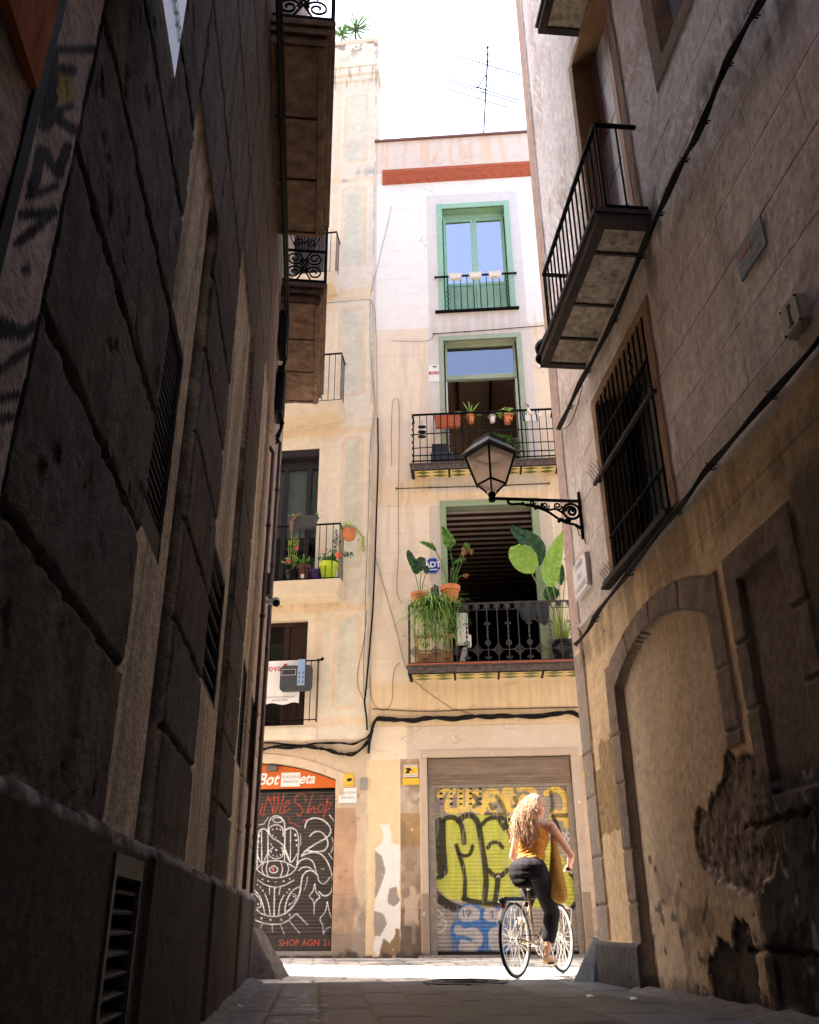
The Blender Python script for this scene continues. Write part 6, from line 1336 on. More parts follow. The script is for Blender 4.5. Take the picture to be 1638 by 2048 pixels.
m = MB(); m.box(B, 2.62, 2.70, 10.62, 10.72, 0, .06); tag(m.build('junction_box', 'white', None, bevel=.008), 'tiny white junction box right of the middle balcony door', 'junction box')
# --- cables across the rear facades
e_ = zz(740, 1360, .3053); z7 = zz(490, 1200, .1953); z6 = zz(500, 820, .2099); z5 = zz(500, 400, .2198); c__ = zz(780, 650, .2442)
cable_run('cable_bundle', B, [e_(-10, 470), e_(0, 390), e_(20, 300), e_(60, 250), e_(160, 262), e_(280, 262), e_(400, 250), e_(560, 250), e_(700, 240), e_(830, 236), e_(1000, 238), e_(1200, 225), e_(1330, 212), e_(1385, 250)], .035, [.022, .018, .016, .013, .011], 'cable', 'thick sagging cable bundle across the wall above the graffiti shutter', .022, seed=2, clips=8)
cable_run('cable_bundle', C, [z7(100, 1545), z7(180, 1530), z7(300, 1510), z7(480, 1512), z7(640, 1505), z7(760, 1520), z7(880, 1550), z7(1000, 1580), z7(1090, 1585), z7(1190, 1530), z7(1260, 1450), z7(1310, 1340)], .035, [.020, .017, .014, .010], 'cable', 'thick cable bundle drooping above the orange shop sign', .022, seed=4, clips=8)
cable_run('cable_bundle', C, [z7(100, 1470), z7(300, 1468), z7(560, 1490), z7(760, 1468), z7(940, 1465), z7(1080, 1478), z7(1180, 1450), z7(1260, 1400), z7(1320, 1300)], .03, [.014, .010], 'cable', 'upper thinner cable run above the orange shop sign', .012, seed=6)
cable_run('cable', B, [e_(15, 190), e_(100, 195), e_(300, 205), e_(560, 200), e_(800, 190), e_(1100, 185), e_(1378, 178)], .02, [.010], 'wire', 'thin brown cable above the thick bundle over the graffiti shutter', .004, seed=7)
cable_run('cable', B, [z6(1218, 80), z6(1220, 300), z6(1222, 400), z6(1216, 700), z6(1205, 1000), z6(1195, 1300), z6(1180, 1700), z6(1160, 2040), z7(1240, 900), z7(1225, 1040), z7(1245, 1200), z7(1250, 1330)], .03, [.016, .010, .007], 'cable', 'dark bundle of cables descending the seam between the two rear buildings', .012, seed=8)
for i, (P, fr_x, lab) in enumerate((
    ([z5(1095, 905), z5(1135, 1010), z5(1142, 1100), z5(1150, 1300), z5(1155, 1600), z5(1158, 2040)], B, 'thin wire down the upper part of the seam of the rear buildings'),
    ([z5(1095, 905), z5(1097, 1400), z5(1140, 1900), z6(1150, 300), z6(1135, 700), z6(1125, 1100), z6(1100, 1800), z7(1232, 300), z7(1215, 600), z7(1215, 900), z7(1230, 1000)], B, 'long thin wire down the whole seam of the rear buildings'),
    ([z7(1250, 100), z7(1220, 400), z7(1160, 700), z7(1150, 850), z7(1190, 970), z7(1230, 1050)], C, 'thin wire bowing out over the painted panel low on the left building'),
    ([z5(680, 940), z5(900, 918), z5(1095, 905)], C, 'thin wire crossing the painted panels to the seam'),
    ([c__(20, 130), c__(300, 130), c__(355, 82)], B, 'thin wire left of the middle balcony door head'),
    ([(783, 412), (775, 450), (741, 590)], B, 'straight thin wire slanting over the white upper wall'),
    ([c__(15, 1150), c__(12, 900), c__(20, 650), c__(45, 600), c__(72, 640), c__(75, 900), c__(70, 1340)], B, 'looped thin wire hanging on the yellow wall'),
    ([c__(68, 1340), (797, 1100), (794, 1180), (803, 1206)], B, 'thin wire dropping past the lower balcony'),
    ([e_(0, -30), e_(10, 120), e_(60, 192), e_(110, 190), e_(145, 130), e_(150, 0), e_(165, -80), e_(195, -110)], B, 'looped black wire left of the lower balcony'),
    ([(750, 1110), (790, 1250), (820, 1350), (900, 1415), e_(560, 190), e_(700, 235)], B, 'long diagonal wire passing behind the lower balcony'))):
    cable_run('wire', fr_x, P, .015, [.0045], 'wire', lab, 0, seed=20 + i)
m = MB(); m.tube([B.w(.06, 8.97 + .03, .36), B.w(1.3, 9.02, .37), B.w(2.92, 9.0, .36)], .012, 6); o1 = tag(m.build('cable', 'cable', smooth=True), 'taut black cable crossing the front of the middle balcony, the upper of two', 'cable')
m = MB(); m.tube([B.w(.10, 8.70, .36), B.w(1.3, 8.72, .37), B.w(2.96, 8.72, .36)], .010, 6); tag(m.build('cable', 'cable', smooth=True), 'taut black cable crossing the front of the middle balcony, the lower of two', 'cable')
for (za, zb_, ua, ub, lab) in ((11.59, 11.66, .53, 2.85, 'black clothes rod above the middle balcony door'), (8.02, 8.00, -.25, 2.66, 'black clothes rod under the middle balcony')):
    m = MB(); m.tube([B.w(ua, za, .03), B.w((ua + ub) / 2, (za + zb_) / 2 - .01, .035), B.w(ub, zb_, .03)], .009, 5)
    for u in (ua, ub, ua + .65): m.tube([B.w(u, za + (zb_ - za) * (u - ua) / (ub - ua) + .04, .0), B.w(u, za + (zb_ - za) * (u - ua) / (ub - ua) - .02, .04)], .010, 5)
    tag(m.build('clothes_rod', 'cable'), lab, 'rod')
# antenna on the roof
e = empty('tv_antenna', B.w(1.86, BT, -.6), 'rooftop television antenna on a thin mast above the cream facade', 'antenna')
A_ = lambda x, y: B.uz(x, y, -.6)
m = MB(); m.tube([B.w(*A_(967, 275), -.6), B.w(*A_(976, 92), -.6)], .022, 6); m.build('mast', 'iron', e)
m = MB()
ctr = A_(973, 165); P1 = A_(996, 138); P2 = A_(957, 198)
boom = [B.w(P2[0], P2[1] + .1, .15), B.w(P1[0], P1[1] - .1, -1.35)]
m.tube([B.w(*A_(957, 198), -.6), B.w(*A_(996, 138), -.6)], .012, 5)
for (p_, q) in (((915, 112), (1058, 155)), ((899, 158), (1037, 200)), ((897, 162), (1033, 206)), ((893, 178), (1016, 215))): m.tube([B.w(*A_(*p_), -.6), B.w(*A_(*q), -.6)], .016, 4)
m.build('dipole_array', 'iron', e)
m = MB(); m.tube([B.w(*A_(955, 176), -.6), B.w(*A_(972, 150), -.6)], .014, 5)
for k in range(9): t = k / 8; x, y = 953 + 18 * t, 176 - 26 * t; m.tube([B.w(*A_(x - 7, y - 3), -.6), B.w(*A_(x + 9, y + 4), -.6)], .007, 4)
for s_ in (-1, 1): m.tube([B.w(*A_(968 + s_ * 6, 150), -.62), B.w(*A_(968 + s_ * 9, 120), -.58)], .006, 4)
for k in range(3): m.sphere(B.w(*A_(975, 95 + 14 * k), -.6), .04, 7, 5)
m.build('uhf_array', 'iron', e)
# ================================================================== PLANTS AND BALCONY THINGS
def pot(e, c, r0, r1, h, mat, rim=.012, name='pot'):
    m = MB(); m.lathe(c, [(r0, 0), (r0 + (r1 - r0) * .8, h * .8), (r1 + rim, h * .81), (r1 + rim, h), (r1 - .01, h), (r1 - .015, h - .03), (0, h - .03)], 18); return m.build(name, mat, e, smooth=False)
def blade(m, base, dirv, length, width, droop, n=7, fold=.0):
    """arching strap leaf"""
    p = Vector(base); d = Vector(dirv).normalized(); side = d.cross(Vector((0, 0, 1)))
    if side.length < .05: side = Vector((random.uniform(-1, 1), random.uniform(-1, 1), 0))
    side.normalize(); b = len(m.v); st_ = length / n
    for i in range(n + 1):
        t = i / n; w = width * (math.sin(PI * min(1, .18 + t * .82)) ** .7) * .5
        m.v.append(tuple(p - side * w)); m.v.append(tuple(p + side * w))
        d = (d + Vector((0, 0, -droop * st_ * (1 + t)))).normalized(); p = p + d * st_
    for i in range(n): m.f.append((b + 2 * i, b + 2 * i + 1, b + 2 * i + 3, b + 2 * i + 2))
def broad(m, fr, pts_c, widths, d0, d1, curl=.03, n=14, asym=0):
    """broad leaf along a centre line given in (u,z); depth runs d0..d1; folded along the midrib"""
    c = smooth_line(pts_c, 5); N_ = len(c); b = len(m.v)
    wv = np.interp(np.linspace(0, 1, N_), np.linspace(0, 1, len(widths)), widths)
    for i in range(N_):
        a_ = c[max(0, i - 1)]; q = c[min(N_ - 1, i + 1)]; tx, tz = q[0] - a_[0], q[1] - a_[1]; l = math.hypot(tx, tz) + 1e-9; nx, nz = -tz / l, tx / l
        d = d0 + (d1 - d0) * i / (N_ - 1)
        for k in (-2, -1, 0, 1, 2):
            w = wv[i] * k / 2 * (1 + asym * (1 if k > 0 else -1)); ripple = .012 * math.sin(i * 1.9 + k) * abs(k)
            m.v.append(fr.w(c[i][0] + nx * w, c[i][1] + nz * w, d + abs(k) * curl * .5 + ripple))
    for i in range(N_ - 1):
        for k in range(4): m.f.append((b + i * 5 + k, b + i * 5 + k + 1, b + (i + 1) * 5 + k + 1, b + (i + 1) * 5 + k))
def tuft(m, c, n, length, width, droop, up=.9, spread=1.0, half=None):
    for i in range(n):
        q = random.uniform(0, 2 * PI); e = random.uniform(.15, up)
        v = Vector((math.cos(q) * spread, math.sin(q) * spread, e * 1.6))
        blade(m, (c[0] + random.uniform(-.02, .02), c[1] + random.uniform(-.02, .02), c[2]), v, length * random.uniform(.6, 1.1), width * random.uniform(.7, 1.1), droop * random.uniform(.6, 1.3))
def leafy(m, c, rad, n, size, fr=None):
    for i in range(n):
        q = Vector((random.gauss(0, 1), random.gauss(0, 1), random.gauss(0, 1))).normalized() * random.random() ** .4
        p = Vector(c) + Vector((q.x * rad[0], q.y * rad[1], q.z * rad[2])); a_ = Vector((random.gauss(0, 1), random.gauss(0, 1), random.gauss(0, .6))).normalized(); s = size * random.uniform(.6, 1.3)
        b_ = a_.cross(Vector((random.gauss(0, 1), random.gauss(0, 1), random.gauss(0, 1)))).normalized() * s * .38
        m.add([p, p + a_ * s * .5 + b_, p + a_ * s, p + a_ * s * .5 - b_], [(0, 1, 2, 3)])
def plant_root(name, fr, u, z, d, label, cat='potted plant', group=None): return empty(name, fr.w(u, z, d), label, cat, group)
M['leafY'] = leafmat('yucca_leaf', (0.02, 0.055, 0.015), (0.045, 0.10, 0.03))
# yuccas on the tall left building
for (px, py, s, lab) in ((711, 78, 1.0, 'larger spiky yucca on the roof of the tall left building, against the sky'), (684, 82, .55, 'small spiky yucca at the roof edge, partly hidden by the dark balcony')):
    u, z = C.uz(px, py, -.3); e = plant_root('yucca', C, u, CT, -.3, lab, 'plant', 'yuccas on the roof')
    m = MB(); cc = C.w(u, z + .30 * s, -.25)
    m.tube([C.w(u, CT - .1, -.3), cc], .03 * s, 6); m.build('stem', 'darkwood', e)
    m = MB()
    for i in range(70):
        q = random.uniform(0, 2 * PI); el = random.uniform(-.25, 1.3)
        v = Vector((math.cos(q) * math.cos(el), math.sin(q) * math.cos(el), math.sin(el))); blade(m, cc, v, .62 * s * random.uniform(.7, 1.1), .026, .25, 5)
    m.build('leaves', 'leafY', e)
# --- C balcony 3 (zoom z6)
d3 = .40
e = empty('rail_planter', C.w(1.25, 7.1, .50), 'long dark grey trough with dry twigs hung over the left balcony rail', 'planter')
a0 = C.uz(*z6(365, 1040), .52); a1 = C.uz(*z6(645, 1020), .52); zb_ = C.uz(*z6(450, 1130), .52)[1]
m = MB(); m.hexa([C.w(a1[0] + .05, zb_, .46), C.w(a0[0] - .06, zb_, .46), C.w(a0[0] - .06, zb_, .58), C.w(a1[0] + .05, zb_, .58), C.w(a1[0], a1[1], .44), C.w(a0[0], a0[1], .44), C.w(a0[0], a0[1], .60), C.w(a1[0], a1[1], .60)])
m.box(C, a1[0] - .015, a0[0] + .015, a0[1], a0[1] + .02, .435, .605); m.build('trough', 'greyplastic', e, bevel=.006)
m = MB()
for k in range(4):
    u = a0[0] - .12 - .02 * k; m.tube([C.w(u, a0[1], .55), C.w(u - .06, a0[1] + .04 + .02 * k, .60), C.w(u + .05, a0[1] - .08, .63), C.w(u + .04 + .01 * k, a0[1] - .25 - .07 * k, .62)], .006, 4)
m.build('dry_twigs', 'dry', e)
m = MB(); leafy(m, C.w(a0[0] - .1, a0[1] + .06, .52), (.12, .05, .05), 30, .03); leafy(m, C.w(a1[0], a1[1] + .04, .52), (.05, .05, .05), 24, .03); m.build('weeds', 'leafC', e)
def P6(x, y, d): return C.uz(*z6(x, y), d)
# hanging spider plant
u, z = P6(945, 1190, .35); e = plant_root('hanging_spider_plant', C, u, z - .1, .35, 'spider plant in a round terracotta pot hung on the side of the left balcony', 'hanging plant')
cc = C.w(u, z - .13, .35); m = MB(); m.lathe(cc, [(.02, 0), (.09, .04), (.125, .13), (.12, .24), (.10, .24)], 16); m.build('pot', 'terra', e, smooth=True)
m = MB(); tuft(m, C.w(u, z + .1, .35), 60, .30, .014, 3.5, 1.0); m.build('leaves', 'leafC', e)
m = MB()
for k in range(12):
    q = random.uniform(-1, 1); uu = u - .12 - .12 * random.random(); pts = [C.w(u, z + .1, .38), C.w(u - .12, z + .12, .42 + .05 * q), C.w(uu - .05, z - .1, .42 + .08 * q), C.w(uu - .06, z - .32 - .1 * random.random(), .42 + .08 * q)]
    m.tube(pts, .0025, 3)
    for j in range(8): t = random.random(); blade(m, (pts[3][0], pts[3][1], pts[3][2] + .3 * t), (random.gauss(0, 1), random.gauss(0, 1), .2), .06, .010, 5, 4)
m.build('runners', 'leafC', e)
u, z = P6(935, 1380, .30); e = plant_root('trailing_plant', C, u, z, .3, 'small dark green trailing plant poking through the left balcony side rail', 'plant'); m = MB(); leafy(m, C.w(u, z, .32), (.11, .06, .05), 70, .04); m.tube([C.w(u + .15, z + .02, .3), C.w(u, z, .32)], .005, 4); m.build('leaves', 'leafB', e)
u, z = P6(820, 1230, .28); e = plant_root('trailing_plant', C, u, z, .28, 'dark ivy hanging inside the corner of the left balcony rail', 'plant'); m = MB(); leafy(m, C.w(u, z, .28), (.06, .05, .20), 110, .035); m.tube([C.w(u, z + .2, .28), C.w(u, z - .2, .28)], .004, 3); m.build('leaves', 'leafB', e)
u, z = P6(745, 1590, .30); z = 6.06; e = plant_root('flower_pot', C, u, z, .3, 'lime green pot with a red-flowered shrub on the left balcony', 'potted plant')
m = MB(); m.lathe(C.w(u, z, .3), [(.10, 0), (.155, .26), (.18, .27), (.18, .36), (.16, .36), (.15, .33), (0, .33)], 20); m.build('pot', 'limepot', e)
m = MB(); leafy(m, C.w(u, z + .45, .3), (.20, .12, .14), 150, .06); leafy(m, C.w(u - .12, z + .52, .34), (.10, .08, .10), 60, .06); m.build('leaves', 'leafA', e)
uu, zz_ = P6(842, 1385, .40); m = MB()
for k in range(14): a = Vector((random.gauss(0, 1), random.gauss(0, 1), random.gauss(0, 1))).normalized() * .035; m.sphere(Vector(C.w(uu, zz_, .40)) + a, .028, 6, 5)
uu, zz_ = P6(728, 1330, .30); m.sphere(C.w(uu, zz_, .3), .025, 6, 5); m.build('flowers', surf('coral_petal', (.85, .17, .12), .6, .1, 20), e)
u = P6(625, 1590, .26)[0]; e = plant_root('flower_pot', C, u, 6.06, .26, 'purple pot beside the lime green pot on the left balcony', 'plant pot'); pot(e, C.w(u, 6.06, .26), .10, .13, .24, 'purple')
u = P6(515, 1590, .28)[0]; e = plant_root('flower_pot', C, u, 6.06, .28, 'dark brown pot with broad upright green leaves on the left balcony', 'potted plant'); pot(e, C.w(u, 6.06, .28), .09, .13, .34, 'terradark'); m = MB()
for k in range(26): q = random.uniform(0, 2 * PI); blade(m, C.w(u, 6.36, .28), (math.cos(q), math.sin(q), random.uniform(.6, 2.2)), random.uniform(.22, .36), .08, 1.6, 6)
m.build('leaves', 'leafA', e); m = MB(); m.box(C, u - .03, u + .03, 6.13, 6.2, .39, .41); m.build('label', 'white', e)
u = P6(400, 1590, .30)[0]; e = plant_root('flower_pot', C, u, 6.06, .3, 'tall pink-flowered plant in a dark pot behind the left balcony rail', 'potted plant'); pot(e, C.w(u, 6.06, .3), .08, .11, .25, 'black'); m = MB()
for k in range(5): m.tube([C.w(u, 6.3, .3), C.w(u + .03 * (k - 2), 6.6, .3 + .02 * k), C.w(u + .05 * (k - 2), 6.95, .3)], .006, 4)
leafy(m, C.w(u, 6.85, .3), (.11, .08, .18), 80, .05); leafy(m, C.w(u, 6.5, .34), (.18, .08, .12), 80, .05); m.build('leaves', 'leafC', e); m = MB()
for (x, y) in ((452, 1320), (370, 1440)):
    a, b = P6(x, y, .36)
    for k in range(8): m.sphere(Vector(C.w(a, b, .36)) + Vector((random.gauss(0, .018), random.gauss(0, .018), random.gauss(0, .018))), .018, 6, 5)
m.build('flowers', 'pink', e)
# --- B lower balcony
d_ = zz(780, 980, .2442)
def PB(x, y, d, f=d_): return B.uz(*f(x, y), d)
# shelf board that carries the pots on the rail
m = MB(); u0 = PB(170, 950, .40)[0]; u1 = PB(580, 945, .40)[0]; m.box(B, u0, u1, 5.525, 5.55, .26, .52); tag(m.build('pot_shelf', 'wood'), 'wooden board laid on the lower balcony rail carrying terracotta pots', 'shelf')
zt_ = 5.55
def stalk(m, P_, r=.008): m.tube([B.w(*p_) for p_ in P_], r, 5)
u = PB(497, 940, .38)[0]; e = plant_root('strelitzia', B, u, zt_, .38, 'tall long-stalked plant in the largest terracotta pot on the lower balcony rail', 'potted plant')
m = MB(); m.lathe(B.w(u, zt_, .38), [(.105, 0), (.155, .22), (.175, .225), (.18, .31), (.16, .31), (.15, .29), (0, .29)], 22); m.build('pot', 'terra', e)
m = MB(); ml = MB(); md = MB(); top = (u, zt_ + .3, .38)
def SL(x, y, d=.40): a = PB(x, y, d); return (a[0], a[1], d)
for pts in ([(470, 800), (455, 690), (420, 590), (375, 500)], [(500, 800), (520, 700), (515, 600), (490, 480)], [(515, 800), (530, 690), (570, 560), (605, 455)], [(530, 800), (545, 700), (600, 560)], [(485, 800), (500, 700), (505, 640)], [(540, 800), (555, 720), (600, 700)]):
    stalk(m, [top] + [SL(*p_) for p_ in pts], .009)
m.build('stalks', 'leafA', e)
def bl(mm, pts, w, d0=.40, d1=.42, curl=.03, asym=0): broad(mm, B, [PB(x, y, d0) for x, y in pts], w, d0, d1, curl, asym=asym)
bl(ml, [(490, 480), (485, 430), (460, 370), (425, 305)], [.02, .12, .10, .075, .01]); bl(ml, [(375, 500), (340, 470), (290, 445), (245, 433)], [.02, .045, .04, .01]); bl(ml, [(375, 500), (355, 470), (340, 435)], [.02, .03, .005])
bl(ml, [(520, 610), (560, 585), (622, 575)], [.01, .03, .03, .01]); bl(ml, [(605, 460), (625, 450), (640, 490), (620, 500)], [.01, .04, .04, .02]); ml.build('leaves', 'leafA', e)
for pts in ([(595, 545), (620, 520), (650, 500), (685, 505)], [(600, 470), (600, 520), (600, 560)], [(640, 500), (665, 520), (668, 540)], [(600, 700), (625, 705), (648, 705)], [(600, 695), (620, 715), (635, 722)]): bl(md, pts, [.01, .03, .025, .005])
md.build('spent_flowers', 'dry', e)
u = PB(240, 940, .38)[0]; e = plant_root('strelitzia', B, u, zt_, .38, 'small long-stalked plant in a shallow terracotta pot, left end of lower balcony', 'potted plant')
m = MB(); m.lathe(B.w(u, zt_, .38), [(.10, 0), (.135, .15), (.155, .155), (.155, .20), (.13, .2), (.12, .18), (0, .18)], 20); m.build('pot', 'terra', e)
m = MB(); top = (u, zt_ + .18, .38)
for pts in ([(240, 840), (215, 720), (190, 640)], [(250, 840), (248, 760), (255, 680)], [(260, 840), (270, 770), (290, 690)]): stalk(m, [top] + [SL(*p_) for p_ in pts], .008)
m.build('stalks', 'leafA', e); ml = MB()
bl(ml, [(205, 640), (190, 600), (165, 550), (147, 498)], [.03, .08, .07, .06, .01]); bl(ml, [(215, 690), (225, 640), (250, 600), (280, 560)], [.03, .11, .12, .10, .02]); bl(ml, [(305, 690), (300, 660), (292, 625)], [.01, .06, .05, .02]); bl(ml, [(190, 640), (205, 620), (220, 600)], [.02, .05, .03]); ml.build('leaves', 'leafB', e)
u = PB(370, 930, .36)[0]; e = plant_root('succulent', B, u, zt_, .36, 'small dark succulent between the two terracotta pots on the lower balcony', 'potted plant'); pot(e, B.w(u, zt_, .36), .06, .08, .12, 'terradark'); m = MB()
for (a, b, c_, s) in ((0, .14, 0, 1), (-.05, .10, .02, .7), (.05, .12, 0, .8)):
    for k in range(9):
        for j in range(5): q = j * 1.256 + k * .6; blade(m, B.w(u + a, zt_ + .14 + (b * 1.6) * k / 9, .36 + c_), (math.cos(q), math.sin(q), .5), .06 * s, .022, 1, 3)
    m.tube([B.w(u + a, zt_ + .1, .36), B.w(u + a, zt_ + .14 + b * 1.6, .36 + c_)], .006, 4)
m.build('leaves', 'leafB', e)
# hanging fern / spider plant clump
fu, fz = PB(365, 960, .50); e = plant_root('spider_plant', B, fu, fz - .1, .5, 'large overflowing spider plant spilling down the left part of the lower balcony', 'hanging plant')
m = MB(); m.lathe(B.w(fu, fz - .18, .47), [(.09, 0), (.14, .2), (.15, .2), (.15, .24), (0, .22)], 16); m.build('pot', 'terradark', e)
mA, mC = MB(), MB()
for i in range(620):
    q = random.uniform(0, 2 * PI); el = random.uniform(-.1, 1.3); off_ = Vector((random.gauss(0, .16), random.gauss(0, .04), random.uniform(-.22, .12)))
    v = Vector((math.cos(q) * math.cos(el) * 1.25, math.sin(q) * math.cos(el) * .6 - .25, math.sin(el))); mm = mC if random.random() < .45 else mA
    blade(mm, Vector(B.w(fu, fz, .5)) + off_, v, random.uniform(.28, .62), random.uniform(.012, .020), random.uniform(3.0, 6.0), 8)
for i in range(150):
    uu = fu + random.uniform(-.36, .42); z_ = fz - random.uniform(.25, .62); blade(mC if i % 2 else mA, B.w(uu, z_, .5 + random.uniform(0, .08)), (random.gauss(0, .5), random.gauss(0, .3), random.uniform(-.6, .3)), random.uniform(.2, .4), .015, 5, 6)
mA.build('leaves', 'leafA', e); mC.build('pale_leaves', 'leafC', e)
m = MB(); 
for x in (.12, .72): m.box(B, x, x + .03, 4.44, 5.0, .30, .33)
m.box(B, .1, .78, 4.98, 5.0, .2, .35); m.box(B, .12, .75, 4.72, 4.74, .3, .33); m.box(B, .14, .72, 4.46, 4.7, .10, .28); tag(m.build('plant_stand', 'wood'), 'light wooden stand under the overflowing spider plant on the lower balcony', 'stand')
e = empty('white_canister', B.w(.9, 4.9, .2), 'white plastic canister behind the lower balcony railing beside the spider plant', 'canister')
c1 = PB(600, 1100, .2); MB().box(B, c1[0] - .13, c1[0] + .08, 4.85, 5.42, .12, .26).build('tank', 'white', e, bevel=.03); MB().box(B, c1[0] + .06, c1[0] + .13, 4.80, 5.02, .13, .25).build('spout', 'white', e, bevel=.02)
m = MB(); m.hexa([B.w(c1[0] - .12, 4.45, .14), B.w(c1[0] - .02, 4.45, .14), B.w(c1[0] - .02, 4.45, .2), B.w(c1[0] - .12, 4.45, .2), B.w(c1[0] - .02, 4.8, .14), B.w(c1[0] + .06, 4.8, .14), B.w(c1[0] + .06, 4.8, .2), B.w(c1[0] - .02, 4.8, .2)]); m.build('foot', 'palegrey', e)
# big strelitzia right
u = PB(1420, 1200, .16)[0] - .02; e = plant_root('giant_strelitzia', B, u, 4.43, .16, 'giant paddle-leaved plant in a black pot at the right of the lower balcony', 'potted plant')
m = MB(); m.lathe(B.w(u, 4.44, .16), [(.15, 0), (.20, .36), (.215, .37), (.215, .42), (.19, .42), (.18, .38), (0, .38)], 22); m.build('pot', 'black', e)
m = MB()
def SR(x, y, d=.36): a = PB(x, y, d); return (a[0], a[1], d)
for pts in ([(1370, 1150, .2), (1340, 1050, .28), (1270, 900), (1160, 680)], [(1380, 1150, .2), (1340, 1000, .3), (1270, 760), (1205, 640)], [(1390, 1150, .2), (1360, 900), (1335, 800)], [(1400, 1150, .2), (1400, 980), (1385, 800), (1385, 560)], [(1410, 1150, .2), (1412, 980), (1430, 760), (1470, 640)], [(1390, 1150, .2), (1370, 1000), (1350, 880)]):
    stalk(m, [(u + random.uniform(-.05, .05), 4.8, .18)] + [SR(*p_) for p_ in pts], .010)
for k in range(26):
    q = random.uniform(0, 2 * PI); blade(m, B.w(u + random.uniform(-.1, .1), 4.82, .18), (math.cos(q) * .3, math.sin(q) * .3, 1), random.uniform(.4, .75), .035, .25, 5)
m.build('stalks', 'leafC', e)
def br(mm, pts, w, d0=.36, d1=.40, curl=.04, asym=0): broad(mm, B, [PB(x, y, d0) for x, y in pts], w, d0, d1, curl, asym=asym)
m1, m2 = MB(), MB()
br(m1, [(1165, 685), (1110, 590), (1050, 500), (1035, 460)], [.04, .20, .24, .22, .15, .05], .40, .44, .02)       # lime leaf
br(m1, [(1335, 800), (1310, 700), (1340, 560), (1385, 420), (1425, 325)], [.03, .13, .17, .16, .14, .10, .05, .01], .38, .30, .05)
m1.build('lime_leaves', 'leafD', e)
br(m2, [(1220, 620), (1200, 500), (1120, 420), (1040, 370), (985, 315)], [.03, .14, .19, .17, .12, .08, .01], .34, .44, .05); br(m2, [(1350, 905), (1320, 860), (1290, 800)], [.02, .14, .16, .12, .03], .30, .34, .03); br(m2, [(1395, 780), (1400, 700), (1405, 610)], [.02, .07, .06, .01], .3, .3, .03); br(m2, [(1462, 590), (1445, 572), (1425, 560)], [.01, .04, .03, .01], .36, .36, .01)
m2.build('leaves', 'leafB', e)
# jacket over the rail
e = empty('jacket', B.w(2.1, 5.3, .4), 'dark grey jacket draped over the right half of the lower balcony railing', 'jacket')
u0 = PB(1020, 940, .42)[0]; u1 = PB(1300, 940, .42)[0]; m = MB(); n = 18; rows_ = []
for i in range(n + 1):
    t = i / n; u = u0 + (u1 - u0) * t; dep = .10 + .26 * min(1, t * 3) + .05 * math.sin(t * 9)
    rows_.append([B.w(u, 5.50, .28), B.w(u, 5.54 + .008 * math.sin(i), .37), B.w(u, 5.50, .42 + .012 * math.sin(i * 1.7)), B.w(u + .02 * math.sin(i), 5.50 - dep * .5, .43 + .02 * math.sin(i * 2.1)), B.w(u + .06 * (0.5 - t), 5.50 - dep, .43 + .025 * math.sin(i * 1.5))])
b_ = [p_ for r in rows_ for p_ in r]; m.add(b_, [(i * 5 + k, (i + 1) * 5 + k, (i + 1) * 5 + k + 1, i * 5 + k + 1) for i in range(n) for k in range(4)]); o = m.build('cloth', 'denim', e, smooth=True); so = o.modifiers.new('thickness', 'SOLIDIFY'); so.thickness = .012
# --- B middle balcony
def PM(x, y, d=.25): return B.uz(*c__(x, y), d)
zf = 8.39
e = empty('rail_planter', B.w(.6, 9.1, .24), 'long terracotta trough hung inside the middle balcony rail', 'planter'); a = PM(362, 755, .24); b_ = PM(578, 755, .24); z0 = PM(450, 840, .24)[1]
m = MB(); m.hexa([B.w(a[0] + .02, z0, .19), B.w(b_[0] - .02, z0, .19), B.w(b_[0] - .02, z0, .28), B.w(a[0] + .02, z0, .28), B.w(a[0], a[1], .17), B.w(b_[0], a[1], .17), B.w(b_[0], a[1], .29), B.w(a[0], a[1], .29)]); m.box(B, a[0] - .01, b_[0] + .01, a[1] - .02, a[1], .16, .30); m.build('trough', 'brick', e)
def ball_pot(px, py, r, h, mat, name, label, cat='potted plant'):
    u, z = PM(px, py, .24); e = plant_root(name, B, u, z, .24, label, cat); pot(e, B.w(u, z, .24), r * .7, r, h, mat, .008); m = MB(); m.torus(B.w(u, z + h * .8, .24), (0, 0, 1), r + .015, .005, 16, 4); m.tube([B.w(u, z + h * .8, .24 + r), B.w(u, z + h + .05, .30)], .005, 4); m.build('hanger', 'iron', e); return e, u, z + h
e, u, z = ball_pot(662, 800, .085, .15, 'terra', 'aloe', 'aloe with long curved pale leaves in a small terracotta pot on the middle balcony rail'); m = MB()
for (dx, dz, L_) in ((-.30, .9, .36), (-.55, .35, .34), (-.12, 1.5, .34), (.35, .8, .34), (.15, 1.2, .25), (.6, .1, .3), (-.7, -.1, .28), (.05, 1, .2), (.5, -.3, .3), (-.1, .8, .2)): blade(m, B.w(u, z, .24), Vector(B.u * dx) + Vector((0, -.15, dz)), L_, .032, 1.6 if dz < 1 else .6, 8)
m.build('leaves', 'leafC', e)
e, u, z = ball_pot(968, 805, .10, .17, 'terra', 'flower_pot', 'bushy yellow-green plant in an orange pot on the middle balcony rail'); m = MB(); leafy(m, B.w(u, z + .10, .24), (.17, .10, .10), 170, .05); leafy(m, B.w(u - .12, z + .02, .24), (.10, .08, .06), 50, .05); m.build('leaves', 'leafC', e)
e, u, z = ball_pot(838, 795, .07, .13, 'white', 'flower_pot', 'small white pot with reddish stems on the middle balcony rail'); m = MB(); 
for k in range(22): blade(m, B.w(u, z, .24), (random.gauss(0, 1), random.gauss(0, 1), .6), .14, .012, 5, 5)
m.build('stems', surf('reddish_stem', (.22, .04, .06), .6, .1, 20), e)
